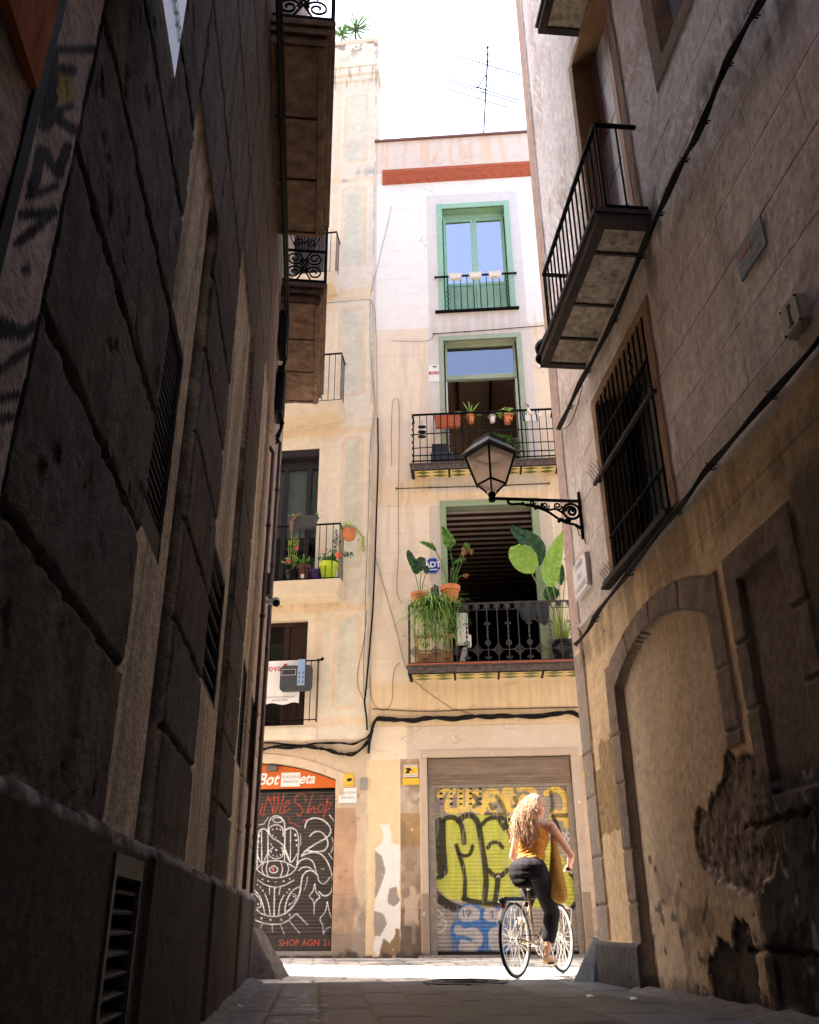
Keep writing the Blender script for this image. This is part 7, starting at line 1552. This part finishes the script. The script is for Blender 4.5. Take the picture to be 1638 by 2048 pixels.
e = empty('hanging_plates', B.w(.3, 8.8, .3), 'string of three black oval discs hanging at the left end of the middle balcony', 'hanging ornament'); m = MB()
for y in (835, 875, 915): a = PM(262, y, .30); MB().sphere(B.w(a[0], a[1], .30), .085, 12, 8, (1, .5, .36)).build('disc', 'black', e, smooth=True)
m = MB(); a = PM(262, 780, .3); b_ = PM(262, 925, .3); m.tube([B.w(a[0], a[1], .3), B.w(b_[0], b_[1], .3)], .004, 4); m.build('string', 'iron', e)
e = empty('storage_box', B.w(.6, 8.7, .2), 'dark blue plastic storage box on the middle balcony floor behind the rail', 'box'); a = PM(335, 1040, .18); b_ = PM(480, 920, .18); c1 = PM(530, 1040, .18); 
m = MB(); m.box(B, a[0], c1[0], zf, zf + .26, .06, .26); m.build('box', 'greyplastic', e, bevel=.01); m = MB(); m.box(B, a[0] + .02, b_[0], zf + .26, zf + .46, .08, .24); m.build('tray', 'navy' if False else 'ink', e, bevel=.01)
u, z = PM(900, 920, .18); e = plant_root('shrub', B, u, zf, .18, 'dark leafy shrub behind the street lantern on the middle balcony', 'potted plant'); pot(e, B.w(u, zf, .18), .11, .15, .24, 'terradark'); m = MB(); leafy(m, B.w(u - .05, z - .02, .18), (.30, .10, .10), 240, .05); leafy(m, B.w(u + .22, z - .18, .18), (.18, .10, .22), 170, .05); m.tube([B.w(u, zf + .2, .18), B.w(u, z, .18)], .012, 5); m.build('leaves', 'leafA', e)
e = empty('wall_vents', B.w(2.35, 9.4, .0), 'white double vent plate on the wall at the right of the middle balcony', 'vent plate'); a = PM(1105, 770, .01); b_ = PM(1205, 770, .01); m = MB(); m.box(B, a[0], a[0] + .11, a[1] - .06, a[1] + .08, 0, .03); m.box(B, b_[0] - .11, b_[0], b_[1] - .06, b_[1] + .08, 0, .03); m.build('plate', 'white', e, bevel=.005)
e = empty('pinwheel', B.w(2.3, 9.5, .3), 'dried flower heads and a toy windmill right of the middle balcony rail', 'ornament'); m = MB(); a = PM(1120, 655, .3)
m.add([B.w(a[0] - .04, a[1] + .07, .3), B.w(a[0] + .02, a[1], .3), B.w(a[0] - .01, a[1] - .04, .31)], [(0, 1, 2)]); m.build('red_vane', 'redsign', e); m = MB(); m.add([B.w(a[0] + .02, a[1] + .02, .305), B.w(a[0] + .05, a[1] - .05, .3), B.w(a[0] - .0, a[1] - .06, .31)], [(0, 1, 2)]); m.build('blue_vane', 'navy', e)
m = MB(); 
for (x, y) in ((1135, 705), (1222, 740), (1150, 720)): a = PM(x, y, .3); m.sphere(B.w(a[0], a[1], .3), .04, 8, 6, (1, 1, 1.2)); m.tube([B.w(a[0], a[1], .3), B.w(a[0] + .04, a[1] - .2, .3)], .005, 4)
m.build('dry_heads', 'cream', e)
for k, x in enumerate((1085, 1195)):
    a = PM(x, 740, .32); m = MB(); m.tube([B.w(a[0], a[1] + .09, .33), B.w(a[0] + .01, a[1] - .1, .34), B.w(a[0] + .02, a[1] - .14, .33)], .014, 5); tag(m.build('clothes_peg', 'iron'), ('left' if k == 0 else 'right') + ' dark clothes hook over the right part of the middle balcony rail', 'hook', 'hooks on the middle balcony rail')

# ================================================================== BICYCLE   (frame K: u along the bicycle, n to its left)
Kw = K.w
bk_ = empty('bicycle', Kw(0.5, 0, 0), 'old light-coloured city bicycle ridden across the sunlit street', 'bicycle')
WR = .335; WB = 1.10
def wheel(u):
    c = Kw(u, WR, 0); w_ = MB().torus(c, K.n, WR - .016, .0165, 56, 8).build('wheel', 'black', bk_, smooth=True)
    m = MB(); m.torus(c, K.n, WR - .042, .011, 56, 6); m.torus(c, K.n, WR - .034, .009, 56, 6); m.build('rim', surf('pale_rim', (.70, .68, .64), .35, .05, 10, metal=.3), w_, smooth=True)
    m = MB(); m.tube([Kw(u, WR, -.05), Kw(u, WR, .05)], .012, 8); m.tube([Kw(u, WR, -.035), Kw(u, WR, -.03)], .03, 12); m.tube([Kw(u, WR, .03), Kw(u, WR, .035)], .03, 12); m.build('hub', 'steel', w_)
    m = MB(); n = 32
    for k in range(n):
        a = 2 * PI * k / n; b = a + (.55 if k % 4 < 2 else -.55); s = .032 if k % 2 else -.032
        m.tube([Kw(u + .028 * math.cos(b), WR + .028 * math.sin(b), s), Kw(u + (WR - .045) * math.cos(a), WR + (WR - .045) * math.sin(a), 0)], .0026, 4)
    m.build('spokes', 'steel', w_)
wheel(0); wheel(WB)
BBu, BBz = .44, .28; ST = (.36, .78); HT = (.90, .80); HB = (.96, .62)
m = MB()
def ft(a, b, r, da=0, db=0): m.tube([Kw(a[0], a[1], da), Kw(b[0], b[1], db)], r, 8)
ft((BBu, BBz), ST, .016); ft((BBu, BBz), HB, .018); ft((.37, .70), (.91, .76), .015); ft(HT, HB, .019)
for s in (-.055, .055): ft((0, WR), (BBu - .02, BBz), .010, s, s * .7); ft((0, WR), (.36, .70), .009, s, s * .5)
for s in (-.05, .05): m.tube([Kw(.965, .60, s * .8), Kw(1.0, .48, s), Kw(1.05, .38, s), Kw(WB, WR, s)], .011, 6)
m.tube([Kw(.965, .60, -.045), Kw(.965, .60, .045)], .014, 6)
m.build('frame', 'frame_paint', bk_, smooth=True)
Ks = lambda u, z, d=0: Kw(u + .10, z, d)
m = MB(); m.tube([Ks(.27, .72, 0), Ks(.25, .84, 0)], .013, 8); m.build('seat_post', 'steel', bk_)
m = MB()
for k in range(2): 
    s = .05 * (1 if k else -1); m.torus(Ks(.17, .80, s), (K.u[0], K.u[1], .2), .018, .004, 12, 4)
m.v_ = 0
sd = MB(); prof_ = [(.06, .080), (.10, .100), (.18, .095), (.26, .045), (.36, .026), (.40, .015)]
b0 = []
for (u, w) in prof_:
    for (x, z) in ((-1, 0), (-.7, .022), (0, .030), (.7, .022), (1, 0), (.6, -.04), (-.6, -.04)): b0.append(Ks(u, .84 + z + (.012 if u < .12 else 0), x * w))
sd.add(b0, [(i * 7 + k, i * 7 + (k + 1) % 7, (i + 1) * 7 + (k + 1) % 7, (i + 1) * 7 + k) for i in range(5) for k in range(7)] + [tuple(range(7))[::-1], tuple(range(35, 42))]); so = sd.build('saddle', 'leather', bk_, smooth=True)
m.tube([Ks(.08, .83, -.04), Ks(.25, .82, -.02), Ks(.36, .86, 0)], .005, 5); m.tube([Ks(.08, .83, .04), Ks(.25, .82, .02), Ks(.36, .86, 0)], .005, 5); m.build('springs', 'steel', so)
m = MB()
for s in (-.06, .06):
    m.tube([Kw(-.20, .665, s), Kw(.24, .675, s)], .007, 6); m.tube([Kw(0, WR, s), Kw(-.10, .66, s)], .006, 6); m.tube([Kw(0, WR, s), Kw(.08, .66, s)], .006, 6)
for q in (-.18, -.08, .04, .15): m.tube([Kw(q, .67, -.06), Kw(q, .67, .06)], .005, 6)
m.tube([Kw(-.2, .665, -.06), Kw(-.235, .66, 0), Kw(-.2, .665, .06)], .007, 6); rk = m.build('luggage_rack', 'steel', bk_)
m = MB(); m.tube([Kw(-.22, .69, -.02), Kw(.18, .695, -.02)], .018, 8); m.sphere(Kw(-.23, .67, .0), .04, 10, 7, (1, 1, .8)); m.build('strap', 'black', rk); 
m = MB(); m.sphere(Kw(-.22, .62, 0), .026, 10, 7); m.build('reflector', 'redsign', rk)
def guard(u, a0, a1, nm):
    m = MB(); b = []; n = 20
    for i in range(n + 1):
        a = a0 + (a1 - a0) * i / n; 
        for (s, dr) in ((-.028, -.008), (-.014, .004), (.014, .004), (.028, -.008)): b.append(Kw(u + (WR + .022 + dr) * math.cos(a), WR + (WR + .022 + dr) * math.sin(a), s))
    m.add(b, [(i * 4 + k, (i + 1) * 4 + k, (i + 1) * 4 + k + 1, i * 4 + k + 1) for i in range(n) for k in range(3)]); o = m.build(nm, surf('pale_mudguard', (.50, .44, .38), .4, .1, 20), bk_, smooth=True); q = o.modifiers.new('t', 'SOLIDIFY'); q.thickness = .002
guard(0, .35, 2.75, 'mudguard'); guard(WB, .9, 3.3, 'mudguard')
m = MB(); m.tube([Kw(BBu, BBz, -.06), Kw(BBu, BBz, .06)], .02, 10); m.torus(Kw(BBu, BBz, -.05), K.n, .085, .006, 28, 5); m.torus(Kw(BBu, BBz, -.05), K.n, .05, .006, 20, 5)
for k in range(5): a = k * 1.2566; m.tube([Kw(BBu, BBz, -.05), Kw(BBu + .085 * math.cos(a), BBz + .085 * math.sin(a), -.05)], .006, 5)
ck = (.04, -.165)
m.tube([Kw(BBu, BBz, -.065), Kw(BBu + ck[0], BBz + ck[1], -.075)], .010, 6); m.tube([Kw(BBu, BBz, .065), Kw(BBu - ck[0], BBz - ck[1], .075)], .010, 6); m.build('crank', 'steel', bk_)
for s, sg in ((-1, 1), (1, -1)):
    m = MB(); cu, cz = BBu + ck[0] * sg, BBz + ck[1] * sg; m.box(K, cu - .045, cu + .045, cz - .010, cz + .010, s * .08, s * .165); m.build('pedal', 'black', bk_, bevel=.003)
m = MB(); 
for dz in (1, -1): m.tube([Kw(0, WR + dz * .035, -.05), Kw(BBu, BBz + dz * .083, -.05)], .004, 4)
m.torus(Kw(0, WR, -.05), K.n, .036, .005, 18, 4); m.build('chain', 'rustiron', bk_)
m = MB(); m.tube([Kw(.90, .80, 0), Kw(.885, .93, 0), Kw(.93, .97, 0)], .012, 8)
m.tube([Kw(q[0], q[1], q[2]) for q in ((.76, .985, .29), (.86, .985, .27), (.93, .975, .15), (.94, .97, 0), (.93, .975, -.15), (.86, .985, -.27), (.76, .985, -.29))], .011, 8); hb = m.build('handlebar', 'steel', bk_, smooth=True)
for s in (-1, 1):
    MB().tube([Kw(.74, .985, s * .292), Kw(.86, .985, s * .272)], .017, 10).build('grip', 'black', hb)
    m = MB(); m.tube([Kw(.86, .98, s * .25), Kw(.92, .955, s * .26), Kw(.83, .94, s * .285)], .007, 5); m.build('brake_lever', 'steel', hb)
m = MB()
for s in (-1, 1): m.tube([Kw(.90, .97, s * .22), Kw(1.03, 1.05, s * .12), Kw(1.05, .92, s * .03), Kw(.98, .70, 0)], .004, 5)
m.tube([Kw(.92, .90, 0), Kw(.6, .70, .02), Kw(.3, .72, .01), Kw(.1, .70, 0), Kw(.0, .60, 0)], .0035, 4); m.build('brake_cable', 'black', bk_)
m = MB(); m.box(K, .06, .12, .53, .60, -.03, .03); m.tube([Kw(.33, .62, .03), Kw(.36, .45, .02)], .030, 8); m.build('lock', 'steel', bk_, bevel=.006)

# ================================================================== CYCLIST
def capsule(m, p0, r0, p1, r1, n=12, sc=None):
    P0, P1 = Vector(p0), Vector(p1); m.sphere(P0, r0, n, 8); m.sphere(P1, r1, n, 8); m.tube([P0, P1], [r0, r1], n)
def bake(mb, name, mat, parent, voxel=.008, smooth=6, extra=None):
    me = bpy.data.meshes.new('tmp'); me.from_pydata(mb.v, [], mb.f); o = bpy.data.objects.new('tmp', me); COL.objects.link(o)
    r = o.modifiers.new('r', 'REMESH'); r.mode = 'VOXEL'; r.voxel_size = voxel
    s = o.modifiers.new('s', 'SMOOTH'); s.iterations = smooth; s.factor = .5
    dg = bpy.context.evaluated_depsgraph_get(); dg.update(); me2 = bpy.data.meshes.new_from_object(o.evaluated_get(dg)); COL.objects.unlink(o); bpy.data.objects.remove(o)
    off = root_loc(parent); co = np.empty(len(me2.vertices) * 3); me2.vertices.foreach_get('co', co); co = co.reshape(-1, 3)
    if extra is not None: co = extra(co)
    co = co - np.array(off); me2.vertices.foreach_set('co', co.ravel()); me2.materials.clear(); me2.materials.append(M[mat]); me2.polygons.foreach_set('use_smooth', [True] * len(me2.polygons)); me2.update()
    ob = bpy.data.objects.new(name, me2); COL.objects.link(ob); ob.parent = parent; return ob
person = empty('person', Kw(.3, .85, 0), 'woman cyclist seen from behind, long wavy brown hair, mustard top and dark cropped trousers', 'person')
def k3(u, d, z): return Vector(Kw(u, z, d))
pel = k3(.33, -.03, .975); wai = k3(.41, -.04, 1.14); che = k3(.47, -.05, 1.29); nek = k3(.51, -.055, 1.46); hd = k3(.54, -.06, 1.60)
shL, shR = k3(.51, .135, 1.385), k3(.50, -.245, 1.385)
hipL, hipR = k3(.35, .07, .92), k3(.35, -.14, .92)
anR = k3(.46, -.115, .20); knR = k3(.58, -.15, .57); knL = k3(.70, .12, .84); anL = k3(.43, .12, .52)
ftR, ftL = k3(.60, -.125, .145), k3(.55, .125, .46)
haR = k3(.80, -.285, 1.005); elR = k3(.66, -.375, 1.11); haL = k3(.80, .285, 1.005); elL = k3(.60, .27, 1.12)
def torso_sec(m, c, a, b, h):
    """ellipsoid cross-section blob: a = half width (left-right), b = half depth"""
    n, k = 16, 10; bb = len(m.v); U_ = Vector(K.u); N_ = Vector(K.n)
    for i in range(1, k):
        for j in range(n):
            th = PI * i / k; q = 2 * PI * j / n; m.v.append(tuple(c + N_ * (a * math.sin(th) * math.cos(q)) + U_ * (b * math.sin(th) * math.sin(q)) + Vector((0, 0, h * math.cos(th)))))
    m.v.append(tuple(c + Vector((0, 0, h)))); m.v.append(tuple(c - Vector((0, 0, h)))); t = len(m.v) - 2
    for i in range(k - 2):
        for j in range(n): m.f.append((bb + i * n + j, bb + (i + 1) * n + j, bb + (i + 1) * n + (j + 1) % n, bb + i * n + (j + 1) % n))
    for j in range(n): m.f.append((t, bb + j, bb + (j + 1) % n)); m.f.append((t + 1, bb + (k - 2) * n + (j + 1) % n, bb + (k - 2) * n + j))
def limb(m, pts, rs):
    P_ = [Vector(p_) for p_ in pts]
    for i in range(len(P_) - 1): capsule(m, P_[i], rs[i], P_[i + 1], rs[i + 1])
def mid(a, b, t, off=None): v = a.lerp(b, t); return v + off if off else v
bm_ = MB()
torso_sec(bm_, wai, .125, .09, .14); torso_sec(bm_, che, .145, .10, .15); torso_sec(bm_, mid(che, nek, .45), .14, .085, .09); torso_sec(bm_, pel, .155, .12, .13)
limb(bm_, [mid(che, nek, .5), nek, hd - Vector((0, 0, .06))], [.07, .052, .05])
# head: skull, jaw, nose, ears
fw = (Vector(K.u) * .55 - Vector(K.n) * .83).normalized()      # she looks to her right
sdv = Vector((0, 0, 1)).cross(fw)
torso_sec(bm_, hd + Vector((0, 0, .035)), .082, .092, .098); bm_.sphere(hd + fw * .03 - Vector((0, 0, .035)), .062, 12, 9, (1, 1, 1.15)); bm_.sphere(hd + fw * .045 - Vector((0, 0, .085)), .034, 10, 7)
bm_.sphere(hd + fw * .10 + Vector((0, 0, -.01)), .014, 8, 6, (1, 1, 1.5)); bm_.sphere(hd + fw * .09 - Vector((0, 0, .052)), .014, 8, 6, (1.3, 1.3, .6))
for s in (-1, 1): bm_.sphere(hd + sdv * .08 * s + Vector((0, 0, -.005)), .022, 8, 6, (.6, .9, 1.3)); bm_.sphere(hd + fw * .075 + sdv * .032 * s + Vector((0, 0, .02)), .016, 8, 6)
for (sh, el, ha, s) in ((shR, elR, haR, -1), (shL, elL, haL, 1)):
    limb(bm_, [mid(che, nek, .55), sh, mid(sh, el, .45), el, mid(el, ha, .4), mid(el, ha, .9)], [.07, .055, .044, .037, .036, .024])
    # hand on the grip: palm over the bar, four fingers curling in front of it and a thumb under
    palm = k3(.795, s * .285, 1.012); limb(bm_, [mid(el, ha, .9), palm], [.024, .026]); bm_.sphere(palm, .034, 10, 7, (1, 1, .62))
    for k in range(4):
        o_ = s * (.285 - .003 * k) + (k - 1.5) * .0 ; base = Kw(.80 + .0, 1.012, s * (.250 + .020 * k)); r = .0085 - .0006 * abs(k - 1.3)
        L_ = (.92, 1.0, .95, .8)[k]
        p1 = Vector(base) + Vector(K.u) * .034 * L_; p2 = p1 + Vector(K.u) * .012 * L_ - Vector((0, 0, .026 * L_)); p3 = p2 - Vector(K.u) * .022 * L_ - Vector((0, 0, .010 * L_))
        limb(bm_, [base, p1, p2, p3], [r * 1.15, r, r * .95, r * .85])
    t0 = Vector(Kw(.785, 1.0, s * .255)); limb(bm_, [t0, t0 + Vector(K.u) * .02 - Vector(K.n) * s * .018 - Vector((0, 0, .014)), t0 + Vector(K.u) * .035 - Vector(K.n) * s * .02 - Vector((0, 0, .034))], [.012, .0105, .009])
for (hp, kn, an, ft_, s) in ((hipR, knR, anR, ftR, -1), (hipL, knL, anL, ftL, 1)):
    limb(bm_, [hp, mid(hp, kn, .5), kn, mid(kn, an, .35, Vector(K.u) * -.02), mid(kn, an, .8), an], [.085, .075, .055, .052, .034, .032])
    heel = an - Vector((0, 0, .045)) - Vector(K.u) * .03; limb(bm_, [an, heel], [.032, .028]); limb(bm_, [an - Vector((0, 0, .02)), mid(an, ft_, .6) - Vector((0, 0, .01)), ft_ - Vector((0, 0, .01))], [.034, .030, .022])
bake(bm_, 'body', 'skin', person, .0065, 4)
# tank top
m = MB(); torso_sec(m, wai - Vector((0, 0, .02)), .150, .112, .14); torso_sec(m, mid(wai, che, .5), .155, .115, .12); torso_sec(m, che - Vector((0, 0, .01)), .166, .120, .15); torso_sec(m, mid(che, nek, .25), .155, .108, .10); torso_sec(m, mid(pel, wai, .55), .150, .115, .08)
for s, sh in ((-1, shR), (1, shL)): limb(m, [mid(che, nek, .2) + Vector(K.n) * s * .10, mid(sh, nek, .35) + Vector((0, 0, .01))], [.03, .022])
limb(m, [che + Vector(K.u) * .07 + Vector(K.n) * .05, che + Vector(K.u) * .075 - Vector(K.n) * .05], [.07, .07])
def folds(co):
    z = co[:, 2]; x = (co - np.array(person.location)) @ K.n; r = np.sin(z * 190 + x * 22 + 3 * np.sin(x * 9)) * .0045 * np.clip((1.28 - z) / .1, 0, 1); c = np.array([0, 0, 0.]); ctr = np.array(wai); v = co - ctr; v[:, 2] = 0; l = np.linalg.norm(v, axis=1, keepdims=True) + 1e-6
    return co + v / l * r[:, None]
bake(m, 'tank_top', 'top', person, .0065, 4, folds)
# trousers
m = MB(); torso_sec(m, pel, .205, .165, .13); torso_sec(m, pel - Vector((0, 0, .05)), .21, .17, .10); torso_sec(m, mid(pel, wai, .45), .150, .118, .07)
for (hp, kn, an) in ((hipR, knR, anR), (hipL, knL, anL)):
    lo_ = mid(kn, an, .60); limb(m, [hp, mid(hp, kn, .5), kn, mid(kn, lo_, .6), lo_], [.108, .098, .082, .082, .070])
def folds2(co):
    n_ = (fbm(co[:, 0] * 1.0 + co[:, 1] * .7, co[:, 2] * .8, 9, 700, 3) - .5) * .028; ctr = np.array([pel.x, pel.y]); v = co.copy(); v[:, :2] -= ctr; v[:, 2] = 0; l = np.linalg.norm(v, axis=1, keepdims=True) + 1e-6
    return co + v / l * n_[:, None]
bake(m, 'trousers', 'trousers', person, .008, 5, folds2)
m = MB(); m.torus(mid(pel, wai, .62), (0, 0, 1), .01, .01, 8, 4)
for (an, ft_, s) in ((anR, ftR, -1), (anL, ftL, 1)):
    m = MB(); heel = an - Vector((0, 0, .058)) - Vector(K.u) * .035; toe = ft_ - Vector((0, 0, .022)) + Vector(K.u) * .02
    limb(m, [heel, mid(heel, toe, .5) - Vector((0, 0, .004)), toe], [.034, .034, .030]); limb(m, [heel + Vector((0, 0, .02)), mid(heel, toe, .2)], [.032, .034]); bake(m, 'shoe', 'shoe', person, .007, 3)
    m = MB(); m.torus(an + Vector((0, 0, -.005)), (0, 0, 1), .036, .005, 18, 5); m.build('ankle_strap', 'shoe', person)
# hair: a scalp cap and many wavy locks falling down the back, pulled to her left
m = MB(); back = -fw
cap_c = hd + Vector((0, 0, .045)); torso_sec(m, cap_c + back * .012, .094, .100, .098); m.sphere(hd + back * .055, .078, 12, 9); limb(m, [hd + back * .06, mid(hd, che, .5) + back * .06 - fw * .02], [.075, .06])
def cut_face(co):
    return co
bake(m, 'hair_cap', 'hair', person, .009, 3)
random.seed(21); m = MB(); Kn = Vector(K.n); Ku = Vector(K.u)
for i in range(680):
    q = random.uniform(-1, 1); el = random.uniform(.0, 1)
    root = cap_c + (back * math.cos(q * 1.7) + sdv * math.sin(q * 1.7)) * .088 * math.cos(el * 1.2) + Vector((0, 0, .09 * math.sin(el * 1.2)))
    ln = random.uniform(.36, .56); n = 14; x = root.copy(); ph = random.uniform(0, 6.28); fr_q = random.uniform(15, 26); amp = random.uniform(.010, .032)
    tgt = che - Ku * (.13 + .05 * random.random()) + Kn * (.03 + q * .125) + Vector((0, 0, random.uniform(-.05, .12)))
    outw = (root - cap_c); outw.z = 0; outw.normalize(); pts = []; P0 = root; P1 = root + outw * .06 + Vector((0, 0, .0 if el > .5 else -.02)); P2 = tgt + outw * .05 + Vector((0, 0, .22)) - Ku * .03; P3 = tgt + Vector((random.gauss(0, .032), random.gauss(0, .03), random.gauss(0, .05)))
    for j in range(n + 1):
        t = j / n; p_ = P0 * (1 - t) ** 3 + P1 * 3 * t * (1 - t) ** 2 + P2 * 3 * t * t * (1 - t) + P3 * t ** 3
        wv = amp * t; p_ = p_ + Kn * wv * math.sin(ph + fr_q * t) + Ku * wv * .8 * math.cos(ph + fr_q * t); pts.append(p_)
    m.tube(pts, [.0040 * (1 - .65 * (j / n)) for j in range(n + 1)], 4, cap=False)
m.build('hair_locks', 'hair', person, smooth=True)
# bag hanging from the right shoulder
bag = empty('shoulder_bag', Kw(.36, .95, -.26), 'mustard woven bag hanging on a long strap from the right shoulder of the cyclist', 'bag')
m = MB(); b_ = []; n = 16; prof_b = [(1.33, .018, .012), (1.28, .03, .018), (1.17, .050, .026), (1.04, .085, .038), (.92, .115, .05), (.80, .130, .056), (.72, .125, .054), (.67, .090, .040), (.65, .03, .015)]
bc = lambda z: k3(.52 - (1.33 - z) * .02, -.245 - (1.33 - z) * .05, z)
for (z, a, b) in prof_b:
    for j in range(n):
        q = 2 * PI * j / n; f_ = 1 + .12 * math.sin(3 * q + z * 9) + .08 * math.sin(7 * q + z * 23); b_.append(tuple(bc(z) + Ku * a * math.cos(q) * f_ * .95 + Kn * b * 1.5 * math.sin(q) * f_))
m.add(b_, [(i * n + j, (i + 1) * n + j, (i + 1) * n + (j + 1) % n, i * n + (j + 1) % n) for i in range(len(prof_b) - 1) for j in range(n)] + [tuple(range(n)), tuple(range((len(prof_b) - 1) * n, len(prof_b) * n))[::-1]])
o = m.build('sack', 'bag', bag, smooth=True); ss = o.modifiers.new('s', 'SUBSURF'); ss.levels = 1; ss.render_levels = 2
m = MB(); s0 = bc(1.33); m.tube([s0, shR + Vector((0, 0, -.02)) + Kn * -.02 - Ku * .05, shR + Vector((0, 0, .055)) + Kn * .03, shR + Ku * .07 + Vector((0, 0, -.02)), s0 + Ku * .03], .010, 6); m.build('strap', 'bag', bag)
m = MB(); m.tube([bc(.66), k3(.64, -.34, .60), k3(.70, -.30, .50), k3(.72, -.27, .40)], .007, 5); m.build('drawstring', 'cream', bag)

# ================================================================== CAMERA, LIGHT, SKY
cd = bpy.data.cameras.new('camera'); cam = bpy.data.objects.new('camera', cd); COL.objects.link(cam)
cd.sensor_fit = 'HORIZONTAL'; cd.sensor_width = 36; cd.lens = 36 * F_PX / 1638.0; cd.clip_start = .05; cd.clip_end = 500
mw = Matrix.Identity(4)
for i in range(3): mw[i][0] = _R[i]; mw[i][1] = _U[i]; mw[i][2] = -_F[i]
mw[0][3], mw[1][3], mw[2][3] = 0, 0, CAM_H
cam.matrix_world = mw; scene.camera = cam
el = math.radians(55); sdir = Vector((-.928 * math.cos(el), .371 * math.cos(el), math.sin(el)))
sl = bpy.data.lights.new('sun', 'SUN'); sl.energy = 5.0; sl.angle = math.radians(.5); sl.color = (1, .93, .83); so_ = bpy.data.objects.new('sun', sl); COL.objects.link(so_)
so_.rotation_euler = sdir.to_track_quat('Z', 'Y').to_euler()
w_ = bpy.data.worlds.new('World'); scene.world = w_; w_.use_nodes = True; nt = w_.node_tree; bgn = nt.nodes['Background']
sky = nt.nodes.new('ShaderNodeTexSky'); sky.sky_type = 'NISHITA'; sky.sun_disc = False; sky.sun_elevation = el; sky.sun_rotation = math.atan2(sdir.x, sdir.y); sky.air_density = 0.75; sky.dust_density = 3.5; sky.ozone_density = 0.6
nt.links.new(sky.outputs[0], bgn.inputs[0]); bgn.inputs[1].default_value = .15
scene.view_settings.view_transform = 'Standard'; scene.view_settings.look = 'None'; scene.view_settings.exposure = 3.1; scene.view_settings.gamma = 1
scene.render.resolution_x = 819; scene.render.resolution_y = 1024
try: scene.cycles.max_bounces = 9; scene.cycles.diffuse_bounces = 5; scene.cycles.transparent_max_bounces = 12
except Exception: pass
